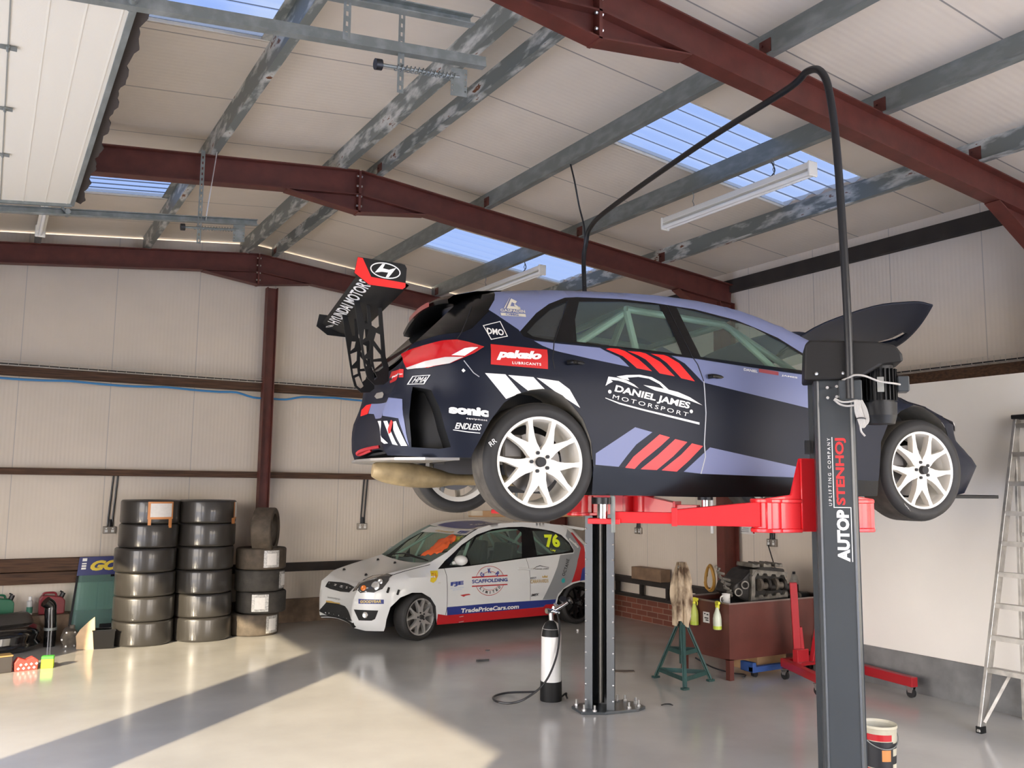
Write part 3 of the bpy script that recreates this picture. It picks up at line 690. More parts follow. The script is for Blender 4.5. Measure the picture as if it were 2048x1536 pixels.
D1 = {
'pale_band':[(-0.029,1.01),(0.128,1.003)],
'pale_band_low':[(-0.029,1.01),(0.018,0.981),(0.085,0.957),(0.118,0.95)],
'pb2':[(0.312,0.994),(0.373,0.99),(0.403,0.975),(0.485,0.941),(0.541,0.886),(0.297,0.92)],
'r1':[(0.411,0.987),(0.437,0.994),(0.489,0.994),(0.532,0.982),(0.608,0.936),(0.686,0.868),(0.589,0.881),(0.535,0.927),(0.51,0.949)],
'r2':[(0.547,0.983),(0.627,0.983),(0.663,0.976),(0.748,0.928),(0.832,0.846),(0.735,0.858),(0.654,0.938),(0.61,0.961)],
'r3':[(0.698,0.976),(0.782,0.974),(0.808,0.966),(0.872,0.928),(0.964,0.822),(0.875,0.836),(0.789,0.925),(0.747,0.957)],
'pb3':[(0.832,0.97),(0.954,0.968),(1.091,0.96)],
'pb3low':[(0.832,0.97),(0.911,0.928),(1.015,0.82),(1.064,0.808)],
'pb4':[(0.987,0.957),(1.333,0.937),(1.788,0.906),(1.821,0.871),(1.804,0.698),(1.779,0.687),(1.02,0.818),(0.969,0.854)],
'low_pale':[(0.324,0.384),(0.566,0.538),(0.676,0.513),(0.574,0.44),(0.521,0.379),(0.467,0.312),(0.324,0.321)],
'q1':[(0.723,0.502),(0.79,0.487),(0.728,0.434),(0.61,0.344),(0.567,0.302),(0.508,0.308),(0.558,0.37)],
'q2':[(0.825,0.478),(0.904,0.463),(0.813,0.378),(0.709,0.298),(0.606,0.301),(0.714,0.383)],
'q3':[(0.935,0.456),(1.009,0.442),(0.922,0.36),(0.839,0.291),(0.741,0.297),(0.867,0.39)],
'low_pale2':[(1.056,0.435),(0.885,0.291),(1.06,0.285)],
'lp2b':[(1.052,0.437),(1.815,0.308),(1.817,0.273),(1.004,0.281),(0.889,0.293)],
'logo_line':[(0.379,0.696),(0.466,0.667)],
'll2':[(0.614,0.638),(0.983,0.579),(0.983,0.568),(0.606,0.633)],
'dj':[(0.431,0.726),(0.912,0.645),(0.447,0.777),(0.933,0.697),(0.407,0.734),(0.929,0.642),(0.419,0.696),(0.903,0.61),(0.427,0.719)],
'swoosh a':[(0.453,0.824),(0.517,0.836),(0.604,0.842),(0.679,0.832),(0.733,0.805),(0.785,0.763),(0.846,0.752),(0.923,0.725),(1.005,0.681),(0.922,0.705),(0.769,0.742),(0.693,0.755),(0.62,0.783),(0.686,0.777),(0.754,0.767),(0.725,0.793),(0.659,0.822),(0.592,0.829),(0.523,0.821),(0.533,0.806),(0.493,0.81)],
'swoosh b':[(0.402,0.821),(0.453,0.817),(0.514,0.805),(0.562,0.783),(0.591,0.761),(0.514,0.788),(0.462,0.8),(0.415,0.803),(0.427,0.792),(0.399,0.778),(0.381,0.766)],
'white':[(-0.332,0.802),(-0.216,0.801),(-0.125,0.703),(-0.212,0.666)],
'white2':[(-0.2,0.798),(-0.053,0.794),(0.015,0.729),(-0.085,0.717)],
'white3':[(-0.033,0.791),(0.097,0.779),(0.162,0.736),(0.224,0.635),(0.08,0.717)],
'gas quarter':[(-0.174,1.318),(-0.21,1.26),(-0.259,1.189),(-0.107,1.072),(-0.097,1.096),(-0.034,1.154),(0.094,1.242),(0.2,1.3)],
'gasG':[(-0.113,1.274),(-0.08,1.258),(-0.094,1.237),(-0.066,1.212),(-0.07,1.204),(-0.155,1.205)],
'gastext':[(-0.194,1.178),(-0.045,1.185),(-0.196,1.155),(-0.045,1.158)],
'dmo':[(-0.317,1.082),(-0.208,1.118),(-0.181,1.023),(-0.284,0.995)],
'dmo text':[(-0.3,1.036),(-0.203,1.036),(-0.294,1.069)],
'pakelo':[(-0.29,0.969),(0.041,0.958),(0.035,0.844),(-0.298,0.852)],
'pak text':[(-0.264,0.892),(-0.0,0.898),(-0.261,0.936),(-0.174,0.867),(-0.005,0.871)],
'taillight':[(-0.714,0.937),(-0.687,0.95),(-0.625,0.964),(-0.549,0.981),(-0.477,0.985),(-0.417,0.973),(-0.331,0.95),(-0.391,0.909),(-0.513,0.851),(-0.62,0.831),(-0.703,0.843),(-0.713,0.883)],
'tl clear':[(-0.703,0.86),(-0.621,0.88),(-0.536,0.893),(-0.448,0.891),(-0.516,0.85),(-0.62,0.838),(-0.694,0.846)],
'tl white':[(-0.513,0.893),(-0.443,0.934),(-0.404,0.942),(-0.368,0.943),(-0.445,0.891)],
'c seam':[(-0.442,0.868),(-0.393,0.802),(-0.362,0.781)],
'hatch side seam':[(-0.333,1.218),(-0.437,1.036),(-0.47,0.992)],
'lima':[(-0.665,0.799),(-0.593,0.794),(-0.605,0.765),(-0.676,0.773)],
'diamond':[(-0.446,0.813)],
'lima2':[(-0.664,0.802),(-0.593,0.798),(-0.614,0.752),(-0.682,0.76)],
'sonic':[(-0.514,0.583),(-0.312,0.566),(-0.513,0.624),(-0.317,0.606),(-0.431,0.551),(-0.319,0.543)],
'endless':[(-0.488,0.488),(-0.348,0.487),(-0.486,0.528),(-0.492,0.488),(-0.355,0.476)],
'rear pale':[(-0.838,0.662),(-0.717,0.67),(-0.697,0.552),(-0.687,0.4),(-0.742,0.56),(-0.825,0.571),(-0.824,0.602),(-0.855,0.604)],
'rear red':[(-0.901,0.584),(-0.898,0.623),(-0.867,0.654),(-0.838,0.661),(-0.859,0.602)],
'rear w1':[(-0.817,0.556),(-0.805,0.554),(-0.778,0.425),(-0.792,0.424)],
'rear w2':[(-0.797,0.553),(-0.783,0.552),(-0.764,0.476),(-0.739,0.412),(-0.761,0.419)],
'rear w3':[(-0.761,0.545),(-0.75,0.546),(-0.701,0.408),(-0.726,0.409),(-0.76,0.501)],
'arrow':[(-0.767,0.554),(-0.761,0.542),(-0.769,0.483),(-0.776,0.477),(-0.779,0.503)],
'pk rear':[(-0.747,0.843),(-0.709,0.841),(-0.71,0.794),(-0.755,0.775)],
'front arch':[(2.468,0.705),(2.651,0.735),(3.265,0.79),(3.381,0.744),(3.466,0.614),(3.487,0.515),(3.183,0.184)],
'fender low':[(2.203,0.258),(2.282,0.259),(2.287,0.466),(2.209,0.496)],
'headlight':[(3.306,0.798),(3.423,0.765),(3.508,0.724),(3.524,0.68),(3.482,0.627),(3.029,0.639),(3.382,0.757)],
'handle':[(1.055,0.855),(1.16,0.862),(1.297,0.832),(1.277,0.812),(1.232,0.813),(1.146,0.821),(1.085,0.825)],
'handle rear':[(0.145,0.887),(0.356,0.881),(0.354,0.862),(0.163,0.87)],
'driver name':[(1.309,0.914),(1.407,0.905),(1.42,0.926),(1.56,0.914),(1.551,0.895),(1.416,0.906),(1.565,0.894),(1.689,0.884)],
'bracket out':[(-0.936,1.282),(-0.911,1.172),(-0.869,1.019),(-0.839,0.862),(-0.815,0.819),(-0.781,0.794),(-0.737,0.793),(-0.716,0.823)],
'bracket near':[(-0.933,1.336),(-0.925,1.349),(-0.79,1.355),(-0.774,1.323),(-0.761,1.162)],
'br2':[(-0.767,1.243),(-0.752,1.101),(-0.738,0.966),(-0.718,0.907),(-0.719,0.818),(-0.747,0.799),(-0.79,0.822),(-0.819,0.848),(-0.835,0.925),(-0.863,1.036),(-0.911,1.232)],
'p_x':[],
'wing_text':[(657,612),(680,620),(712,560),(700,545)],
}
m_navy = mat("navy_satin_wrap", (.0045, .0070, .0165), .45, var=.05, vs=3, spec=.22)
m_peri = mat("periwinkle_satin_wrap", (.175, .20, .345), .42, spec=.3)
m_red = mat('signal_red', (.80, .012, .010), .42)
m_dwhite = mat('vinyl_white', (.80, .79, .75), .45)
m_gloss = mat("gloss_black", (.006, .006, .0065), .2, spec=.18)
m_satin = mat("satin_black", (.010, .010, .010), .5, spec=.25)
m_rubber = mat('tyre_rubber', (.020, .019, .018), .68, var=.25, vs=9, bump=.05, bs=60)
m_tread = mat('scrubbed_slick', (.075, .065, .052), .8, var=.3, vs=14, bump=.25, bs=70)
m_wheelw = mat('wheel_cream_white', (.78, .74, .66), .38)
m_alu = mat('bare_aluminium', (.55, .54, .52), .35, .9)
m_dark = mat('underbody_dark', (.02, .02, .021), .7)
m_mint = mat('cage_mint', (.42, .58, .47), .45)
m_liner = mat('arch_liner_dusty', (.20, .185, .155), .8, var=.3, vs=8)
m_glassc = glassmat('car_glass', (.50, .62, .56), .10, .01)
m_glassd = glassmat('dark_car_glass', (.03, .035, .035), .80, .03)
m_lred = mat('lamp_red', (.45, .004, .008), .12, coat=.6); m_lclear = mat('lamp_clear', (.55, .53, .50), .15, coat=.6)

PSI = math.radians(-11.7)
A = thing('touring_car', 'navy and periwinkle hatchback race car raised on the two-post lift', 'car', (2.792, 4.965, 1.653), PSI)
def w1(u, z): return W1(u, z)
archR = D1['rear arch'] if 'rear arch' in D1 else None
# profile, starting behind the front wheel and running round under the nose, over the roof and down the tail
prof1 = [(2.285, .16), (2.285, .258), (2.30, .50), (2.36, .62), (2.47, .705), (2.60, .752), (2.70, .748), (2.79, .70), (2.89, .60), (2.945, .49), (2.965, .34), (2.97, .17),
    (3.205, .19), (3.235, .27), (3.335, .385), (3.14, .51), (3.09, .566), (3.125, .636), (3.03, .707), (2.87, .757), (2.69, .803), (2.54, .822), (2.35, .86), (2.20, .925), (2.13, 1.04), (2.0, 1.145),
    (1.78, 1.256), (1.64, 1.308), (1.48, 1.349), (1.33, 1.374), (1.19, 1.393), (1.05, 1.401), (.91, 1.405), (.69, 1.402), (.37, 1.386), (.16, 1.372), (-.0, 1.354), (-.15, 1.333), (-.30, 1.308), (-.36, 1.285),
    (-.425, 1.22), (-.555, 1.09), (-.675, .975), (-.70, .92), (-.722, .85), (-.74, .76), (-.765, .69), (-.80, .60), (-.808, .50), (-.80, .41), (-.775, .36), (-.60, .345), (-.40, .345),
    (-.385, .385), (-.345, .46), (-.30, .545), (-.225, .645), (-.15, .695), (-.07, .722), (.0, .732), (.06, .727), (.12, .70), (.175, .65), (.245, .57), (.295, .45), (.312, .30), (.312, .155), (1.0, .145)]
gl_top = [(-.102, 1.06), (.025, 1.19), (.12, 1.26), (.232, 1.312), (.314, 1.324), (.62, 1.338), (.84, 1.331), (1.11, 1.311), (1.387, 1.258), (1.669, 1.155), (1.90, 1.01)]
gl_bot = [(1.83, .905), (1.385, .932), (1.004, .965), (.639, .988), (.241, 1.008), (-.017, 1.013), (-.085, 1.03)]
dlo = gl_top + gl_bot
rdoor = [(.26, 1.322), (.92, 1.334), (.945, 1.15), (.972, .978), (.996, .928), (1.024, .825), (1.028, .638), (1.017, .454), (1.026, .381), (.999, .281), (.33, .318), (.33, .40), (.30, .60), (.12, .80), (.07, .908), (.092, 1.006), (.17, 1.15)]
fdoor = [(.92, 1.334), (1.11, 1.315), (1.387, 1.262), (1.669, 1.16), (1.93, 1.0), (1.93, .90), (1.95, .70), (1.93, .27), (.999, .281), (1.026, .381), (1.017, .454), (1.028, .638), (1.024, .825), (.996, .928), (.972, .978), (.945, 1.15)]
g_rear = [(.32, 1.292), (.60, 1.318), (.864, 1.318), (.893, 1.15), (.905, .985), (.639, 1.002), (.40, 1.012), (.236, 1.022), (.262, 1.166)]
g_front = [(.985, 1.312), (1.11, 1.296), (1.38, 1.243), (1.495, 1.212), (1.713, 1.112), (1.851, 1.012), (1.82, .93), (1.393, .952), (1.031, .978), (1.005, 1.15)]
g_qtr = [(.245, 1.29), (.12, 1.225), (.02, 1.14), (-.06, 1.06), (-.03, 1.035), (.05, 1.025), (.10, 1.022), (.17, 1.15)]
skirt = [(.305, .14), (.305, .322), (1.0, .281), (1.82, .265), (2.29, .255), (2.29, .14)]
tailblack = [(-.76, .97), (-.63, 1.00), (-.55, 1.022), (-.43, 1.035), (-.38, 1.06), (-.335, 1.105), (-.255, 1.185), (-.213, 1.258), (-.178, 1.345), (-.2, 1.4), (-.8, 1.4)]
k1 = [(3, skirt), (3, tailblack), (1, [(-.178, 1.345), (-.213, 1.258), (-.261, 1.188), (-.107, 1.072), (-.085, 1.03), (-.1, 1.06)] + gl_top[1:] + [(2.2, .93), (2.25, 1.1), (1.78, 1.3), (.9, 1.45), (-.1, 1.45)]), (3, dlo),
    (1, [(-.029, 1.008), (.13, 1.0), (.373, .992), (.403, .975), (.485, .941), (.541, .886), (.297, .92), (.118, .95), (.085, .957), (.018, .981)]),
    (1, [(.832, .972), (1.0, .962), (1.385, .928), (1.80, .90), (1.85, .871), (1.84, .698), (1.80, .687), (1.02, .818), (.911, .928)]),
    (1, D1['low_pale']), (1, [(.885, .291), (1.056, .436), (1.815, .308), (2.0, .285), (2.0, .262), (1.004, .281)])]
k1 += [(2, D1[k]) for k in ('r1', 'r2', 'r3', 'q1', 'q2', 'q3')] + [(4, D1[k]) for k in ('white', 'white2', 'white3')]
mats1 = [m_navy, m_peri, m_red, m_gloss, m_dwhite]
vent = [(-.675, .735), (-.597, .71), (-.567, .62), (-.537, .497), (-.505, .40), (-.559, .39), (-.685, .40), (-.70, .57)]
parts1 = [('rear_door', rdoor, 0.), ('front_door', fdoor, 0.), ('door_window', g_rear, .008), ('door_window', g_front, .0081), ('quarter_window', g_qtr, .008), ('side_vent', vent, .16)]
S1 = car_sides(A, prof1, W1, parts1, k1, mats1)
shell1 = []; doorobj = {}
for pn, s, mb in S1:
    if pn == 'body': shell1.append(mb)
fb = MB()
o1 = dense(prof1, .06)
# bridge zones, by position along the profile
def idx(p0, p1, O):
    a = min(range(len(O)), key=lambda i: (O[i][0]-p0[0])**2+(O[i][1]-p0[1])**2); b = min(range(len(O)), key=lambda i: (O[i][0]-p1[0])**2+(O[i][1]-p1[1])**2)
    return list(range(a, b+1)) if a <= b else list(range(a, len(O))) + list(range(0, b+1))
cr1 = lambda x, z: .055 if z > .9 and x > -.3 else (.06 if z < .85 else .035)
NB = 16
def merge(dst, src, mi=None):
    k = len(dst.v); dst.v += src.v; dst.f += [tuple(i+k for i in f) for f in src.f]; dst.m += [mi if mi is not None else q for q in src.m]
for mb in shell1: merge(fb, mb)
for p0, p1, mi in (((2.97, .17), (3.125, .636), 0), ((2.0, 1.145), (1.56, 1.33), None), ((1.56, 1.33), (-.15, 1.333), 1), ((-.15, 1.333), (-.42, 1.22), 3), ((-.70, .92), (-.60, .345), 0)):
    if mi is None: continue
    merge(fb, car_bridge(o1, W1, NB, cr1, idx(p0, p1, o1)), mi)
body1 = fb.build('body', mats1, A, smooth=40)
for pn, s, mb in S1:
    if pn in ('rear_door', 'front_door'): doorobj[(pn, s)] = mb.build(pn, mats1, A, smooth=40)
for pn, s, mb in S1:
    if pn == 'door_window':
        front = sum(v[0] for v in mb.v)/len(mb.v) > .95
        mb.build('door_window', m_glassc if True else 0, doorobj[('front_door' if front else 'rear_door', s)], smooth=60)
    elif pn == 'quarter_window': mb.build(pn, m_glassd, A, smooth=60)
    elif pn == 'side_vent': mb.build(pn, m_satin, A, smooth=60)
# vent recess walls
for s in (-1, 1):
    d = dense(vent, .05); r = MB(); n = len(d)
    r.add([(x, s*(W1(x, z)-o), z) for o in (0, .16) for x, z in d], [(i, (i+1) % n, n+(i+1) % n, n+i) for i in range(n)]); r.build('vent_duct', m_satin, A, smooth=60)
car_bridge(o1, W1, NB, cr1, idx((2.10, 1.07), (1.56, 1.33), o1)).build('windscreen', m_glassc, A, smooth=40)
car_bridge(o1, W1, NB, cr1, idx((-.42, 1.22), (-.675, .975), o1)).build('rear_window', m_glassd, A, smooth=40)
# roof spoiler with its high brake light
sp = MB(); sx = [(-.15, 1.345), (-.30, 1.330), (-.44, 1.295), (-.475, 1.268), (-.47, 1.245), (-.40, 1.235), (-.33, 1.26), (-.2, 1.30)]
def spf(i, j):
    t = 2*j-1; x, z = sx[int(round(i*8)) % 8]; return (x+.02*(t*t), t*(.62-.03*abs(x+.15)), z + .055*(1-t*t))
sp.grid(spf, 8, 16, cu=True); spo = sp.build('roof_spoiler', m_gloss, A, smooth=40)
bl = MB(); bl.add([(-.478-.012+.02*t*t, t*.62, 1.272+.055*(1-t*t)-d) for d in (.0, .03) for t in [(-.45+.9*k/8) for k in range(9)]], [(k, k+1, 10+k, 9+k) for k in range(8)])
bl.build('brake_light', m_lred, spo, smooth=60)
# belly, wheel wells, splitter
ub = MB(); ub.box((.36, -.80, .15), (2.25, .80, .17)); ub.box((.45, -.55, .17), (3.1, .55, .21)); ub.box((-.70, -.60, .385), (.4, .60, .40)); ub.box((.32, -.86, .17), (.35, .86, .9)); ub.box((2.2, -.86, .17), (2.23, .86, .95))
ub.build('floor_pan', m_dark, A, smooth=False)
for nm, ctr in (('R', 0.), ('F', 2.65)):
    pts = [p for p in o1 if abs(p[0]-ctr) < .45 and p[1] < .76 and p[1] > .3 and (p[1] > .36 or abs(p[0]-ctr) < .38) and inside((p[0], p[1]), [(ctr-.42, .28), (ctr-.42, .8), (ctr+.36, .8), (ctr+.36, .28)])]
    for s in (-1, 1):
        w = MB(); n = len(pts)
        w.add([(x, s*(W1(x, z)-o), z) for o in (0.004, .34) for x, z in pts], [(i, i+1, n+i+1, n+i) for i in range(n-1) if abs(pts[i][0]-pts[i+1][0]) < .12]); w.build('wheel_arch_liner', m_liner, A, smooth=60)
        MB().box((ctr-.40, s*.60-.01, .40), (ctr+.36, s*.60+.01, .78)).build('inner_arch_panel', m_dark, A, smooth=False)
spl = MB(); spl.prism([(2.85, -.90), (3.35, -.88), (3.52, -.70), (3.58, 0), (3.52, .70), (3.35, .88), (2.85, .90)], (0, 0, .150), (1, 0, 0), (0, 1, 0), .022); spl.build('front_splitter', m_satin, A, smooth=False, bevel=.004)
for s in (-1, 1):
    d = [(2.90, .795), (3.02, .755), (3.10, .715), (3.125, .66), (3.105, .60), (3.04, .665), (2.97, .735)]
    side_decal(A, 'headlight', [d], W1, m_lclear, s, .012)
# engine bay and open bonnet
eb = MB(); eb.box((2.15, -.58, .3), (2.95, .58, .70)); eb.box((2.35, -.42, .70), (2.8, .2, .84)); eb.cyl((2.5, .35, .7), (2.5, .35, .86), .1); eb.build('engine_bay', m_dark, A, smooth=False)
near = smooth_path([(1.78, 0, 1.10), (2.04, 0, 1.265), (2.30, 0, 1.375), (2.594, 0, 1.47), (2.816, 0, 1.508), (2.96, 0, 1.523), (3.076, 0, 1.51)], 4)
mid = smooth_path([(1.95, 0, 1.02), (2.25, 0, 1.16), (2.60, 0, 1.265), (2.90, 0, 1.315), (3.10, 0, 1.33), (3.2, 0, 1.32), (3.27, 0, 1.295)], 4)
def hoodp(s, t):
    k = s*(len(near)-1); i = min(int(k), len(near)-2); f = k-i; a = near[i].lerp(near[i+1], f); b = mid[i].lerp(mid[i+1], f); w = abs(t)**1.6
    q = b.lerp(a, w); return Vector((q.x, -.66*t, q.z))
slot = [(.68, .04), (.84, .28), (.90, .46), (.84, .47), (.76, .30), (.62, .08)]
hv, ht = fill2d([[(0, -1), (1, -1), (1, 1), (0, 1)], slot, [(a, -b) for a, b in slot]], .06, [(0, -1), (1, -1), (1, 1), (0, 1)])
hm = MB(); hf = [f for f, c in ht if not inside(c, slot) and not inside((c[0], -c[1]), slot)]
hm.add([hoodp(a, b) for a, b in hv], hf); hood = hm.build('bonnet', m_navy, A, smooth=60)
so_ = hood.modifiers.new('thick', 'SOLIDIFY'); so_.thickness = .012
# ---- seams, handles, lettering
def seam(pts, m, w=.006, name='panel_gap', s=-1, par=None):
    P = [Vector((x, s*(W1(x, z)+.0005), z)) for x, z in dense(pts, .05, False)]; return MB().tube(P, w/2, 5).build(name, m, par or A)
m_gap = mat('shut_line', (.006, .006, .007), .6); m_edge = mat('door_edge_highlight', (.45, .46, .48), .4)  # pale lines paint a highlight along the door edges
for s in (-1, 1):
    seam([(.92, 1.32), (.945, 1.15), (.972, .978), (.996, .928), (1.024, .825)], m_gap, s=s); seam([(1.024, .825), (1.028, .638), (1.017, .454), (1.026, .381), (.999, .281)], m_edge, .007, s=s)
    seam([(.175, 1.16), (.092, 1.006), (.068, .908), (.075, .85)], m_gap, s=s); seam([(-.445, .867), (-.395, .801), (-.363, .78)], m_edge, .005, s=s); seam([(-.343, 1.211), (-.44, 1.034), (-.472, .991)], m_gap, s=s)
    for hx, hz in ((1.05, .842), (.15, .875)):
        h = MB(); P = [(hx, hz+.012), (hx+.06, hz+.018), (hx+.17, hz+.004), (hx+.235, hz-.016)]
        h.tube([Vector((x, s*(W1(x, z)+.022-.02*abs(i-1.5)/1.5*.6), z)) for i, (x, z) in enumerate(smooth_path([(a, b, 0) for a, b in P], 4) and [(q.x, q.y) for q in smooth_path([(a, b, 0) for a, b in P], 4)])], .014, 8)
        h.build('door_handle', m_gloss, doorobj[('front_door' if hx > .9 else 'rear_door', s)])
R_ = 'rear_door'
dr = doorobj[('rear_door', -1)]; df = doorobj[('front_door', -1)]
side_decal(A, 'workshop_logo', [D1['swoosh a'], D1['swoosh b'], [(.379, .699), (.379, .695), (.466, .665), (.614, .634), (.983, .566), (.983, .579), (.614, .644), (.466, .674)],
    [(.407+.011*math.cos(a), .734+.011*math.sin(a)) for a in [k*PI/5 for k in range(10)]], [(.929+.011*math.cos(a), .642+.011*math.sin(a)) for a in [k*PI/5 for k in range(10)]]], W1, m_dwhite, parent=dr)
side_text(A, 'workshop_name', [('DANIEL JAMES', (.431, .726), (.910, .645), (.447, .775), .035, 0, 1.0), ('MOTORSPORT', (.421, .696), (.903, .610), (.428, .719), .0, 0, 1.35)], W1, m_dwhite, parent=dr)
side_text(A, 'driver_name', [('DANIEL', (1.309, .906), (1.405, .897), (1.312, .922), .02), ('JAMES', (1.575, .884), (1.689, .874), (1.578, .896), .02)], W1, m_dwhite, parent=df)
side_decal(A, 'driver_name_strip', [[(1.416, .902), (1.42, .925), (1.56, .912), (1.556, .889)]], W1, mat('dull_red', (.30, .04, .05), .5), parent=df)
side_decal(A, 'sticker', [D1['pakelo']], W1, mat('sticker_red', (.52, .012, .012), .4))
side_text(A, 'sticker_text', [('pakelo', (-.264, .879), (-.003, .883), (-.258, .940), .06, .25, .95), ('LUBRICANTS', (-.174, .861), (-.005, .861), (-.174, .876), .02, 0, 1.2)], W1, m_dwhite)
def outline_strip(poly, w):
    n = len(poly); c = (sum(p[0] for p in poly)/n, sum(p[1] for p in poly)/n); k = 1-w
    inn = [(c[0]+(p[0]-c[0])*k, c[1]+(p[1]-c[1])*k) for p in poly]; return [[poly[i], poly[(i+1) % n], inn[(i+1) % n], inn[i]] for i in range(n)]
side_decal(A, 'sticker', outline_strip(D1['dmo'], .09), W1, m_dwhite); side_text(A, 'sticker_text', [('DMO', (-.300, 1.030), (-.203, 1.026), (-.298, 1.069), .03)], W1, m_dwhite)
m_cream = mat('vinyl_cream', (.62, .58, .46), .5)
gq = [[(-.113, 1.274), (-.08, 1.258), (-.094, 1.240), (-.113, 1.250), (-.128, 1.222), (-.07, 1.222), (-.07, 1.204), (-.155, 1.204)], [(-.098, 1.238), (-.066, 1.214), (-.075, 1.209), (-.105, 1.230)], [(-.118, 1.281), (-.122, 1.276), (-.170, 1.204), (-.163, 1.204)]]
side_decal(A, 'sticker', gq + [[(-.196, 1.155), (-.196, 1.173), (-.045, 1.177), (-.045, 1.158)]], W1, m_cream); side_text(A, 'sticker_text', [('GASPADIN', (-.194, 1.180), (-.045, 1.184), (-.194, 1.199), .02, 0, 1.05)], W1, m_cream)
side_text(A, 'sticker_text', [('OMG', (-.168, 1.158), (-.090, 1.160), (-.168, 1.172), .03)], W1, m_peri, lift=.007)
side_text(A, 'sticker_text', [('sonic', (-.521, .578), (-.312, .562), (-.521, .625), .07, 0, 1.02), ('equipment', (-.433, .547), (-.319, .538), (-.433, .559), .02, 0, 1.25), ('ENDLESS', (-.490, .497), (-.352, .490), (-.486, .530), .02, .2, .95)], W1, m_dwhite)
side_decal(A, 'sticker', [[(-.498, .489), (-.42, .478), (-.356, .474), (-.356, .478), (-.42, .483), (-.498, .493)], [(-.458, .812), (-.449, .823), (-.437, .811), (-.449, .801)]], W1, m_dwhite)
side_decal(A, 'sticker', outline_strip([(-.678, .794), (-.604, .792), (-.629, .744), (-.698, .751)], .12), W1, m_dwhite); side_text(A, 'sticker_text', [('HMA', (-.680, .757), (-.628, .753), (-.668, .787), .0, .2)], W1, m_dwhite)
for s in (-1, 1):
    tl = side_decal(A, 'tail_light', [D1['taillight']], W1, m_lred, s, .012); side_decal(A, 'reversing_lens', [[(-.705, .845), (-.632, .868), (-.542, .884), (-.45, .885), (-.522, .849), (-.632, .833), (-.70, .835)]], W1, m_lclear, s, .016, parent=tl)
    side_decal(A, 'white_reflector', [D1['tl white']], W1, m_dwhite, s, .016, parent=tl)
BV1 = bvh_of([body1])
# ---- wheels
def y_wheel(root, name, loc, s, R, w, rim, mw, mt, spokes=5, yaw=0., disc=True):
    t = bpy.data.objects.new(name, None); COL.objects.link(t); t.parent = root; t.location = loc; t.rotation_euler = (0, 0, yaw); t.empty_display_size = .1
    ax = (0, s, 0)                                                  # axle, pointing outboard
    ty = MB(); pr = tyre_prof(R, w, rim); ty.lathe(pr, axis=ax, n=64, closed=True); ty.build('tyre', mt, t, smooth=50)
    b = MB(); h = w/2
    b.lathe([(rim-.002, h*.86), (rim+.012, h*.90), (rim+.012, h*.84), (rim-.004, h*.70), (rim-.022, h*.1), (rim-.022, -h*.75), (rim+.010, -h*.88), (rim+.010, -h*.80), (rim-.004, -h*.7), (rim-.014, h*.05), (rim-.010, h*.66)], axis=ax, n=64, closed=True)
    x, y, d = frame(ax)
    for k in range(spokes):
        a = math.radians(-93 + 360/spokes*k)*(1 if s < 0 else -1); ex = x*math.cos(a)+y*math.sin(a); ey = -x*math.sin(a)+y*math.cos(a); q = rim/.243
        arm = [(.04, -.034), (.070, -.041), (.10, -.042), (.14, -.052), (.19, -.072), (.236, -.097), (.243, -.066), (.20, -.050), (.13, 0)]
        arm = [(p*q, r*q) for p, r in arm]; arm = arm + [(p, -r) for p, r in arm[::-1][1:]]
        b.prism(arm, d*(h*.52), ex, ey, .045)
    b.cyl(d*(h*.35), d*(h*.52+.047), .066, n=32)
    b.build('rim', mw, t, smooth=40)
    hb = MB(); hb.cyl(d*(h*.52+.03), d*(h*.52+.075), .030, .026, 20)
    for k in range(5):
        a = 2*PI*k/5+.6; c = (x*math.cos(a)+y*math.sin(a))*.052; hb.cyl(d*(h*.52+.04)+c, d*(h*.52+.056)+c, .011, n=6)
    hb.build('hub', m_dark, t, smooth=30)
    if disc:
        MB().cyl(d*(-.03), d*(-.005), .165, n=40).build('brake_disc', mat('disc_grey', (.16, .15, .14), .45, .6), t); MB().box((-.19, -.05, .02), (-.08, .06, .15)).build('brake_caliper', mat('caliper_grey', (.12, .11, .10), .5), t, smooth=False, bevel=.01)
    return t
for nm, u in (('r', 0.), ('f', 2.65)):
    for s in (-1, 1):
        wt = y_wheel(A, 'wheel', (u, s*.82, .33), s, .328, .27, .238, m_wheelw, m_rubber)
        MB().lathe([(.3245, -.098), (.3295, -.09), (.3305, 0), (.3295, .09), (.3245, .098)], axis=(0, s, 0), n=64).build('tread', m_tread, wt, smooth=50)
        if s < 0:
            tx = MB(); text3(tx, 'RR' if u == 0 else 'FR', (-.290 if u == 0 else -.16, -.1365, .075 if u == 0 else -.235), (.034, 0, .028 if u == 0 else -.03), (-.016, 0, .022), .0); tx.build('chalk_mark', m_dwhite, wt, smooth=False)
# ---- rear wing
wg = thing('rear_wing', None, None); wg.parent = A
def airfoil(n=12, c=.27, th=.11, cam_=.07):
    up = []; lo = []
    for i in range(n+1):
        x = .5*(1-math.cos(PI*i/n)); yt = 5*th*(.2969*x**.5-.126*x-.3516*x*x+.2843*x**3-.1036*x**4); yc = -cam_*4*x*(1-x)
        up.append((x*c, (yc+yt)*c)); lo.append((x*c, (yc-yt)*c))
    return up + lo[::-1][1:-1]
wb = MB(); af = airfoil(); ca, sa = math.cos(math.radians(14)), math.sin(math.radians(14))
af = [(-.735 - (x*ca), 1.275 + x*sa + z) for x, z in af]
wb.add([(x, y, z) for y in (-.84, .84) for x, z in af], [(i, (i+1) % len(af), len(af)+(i+1) % len(af), len(af)+i) for i in range(len(af))]); wb.build('main_plane', m_satin, wg, smooth=40)
epo = [(-1.018, 1.405), (-.785, 1.391), (-.762, 1.386), (-.751, 1.367), (-.757, 1.262), (-.772, 1.248), (-.955, 1.258), (-1.035, 1.317)]
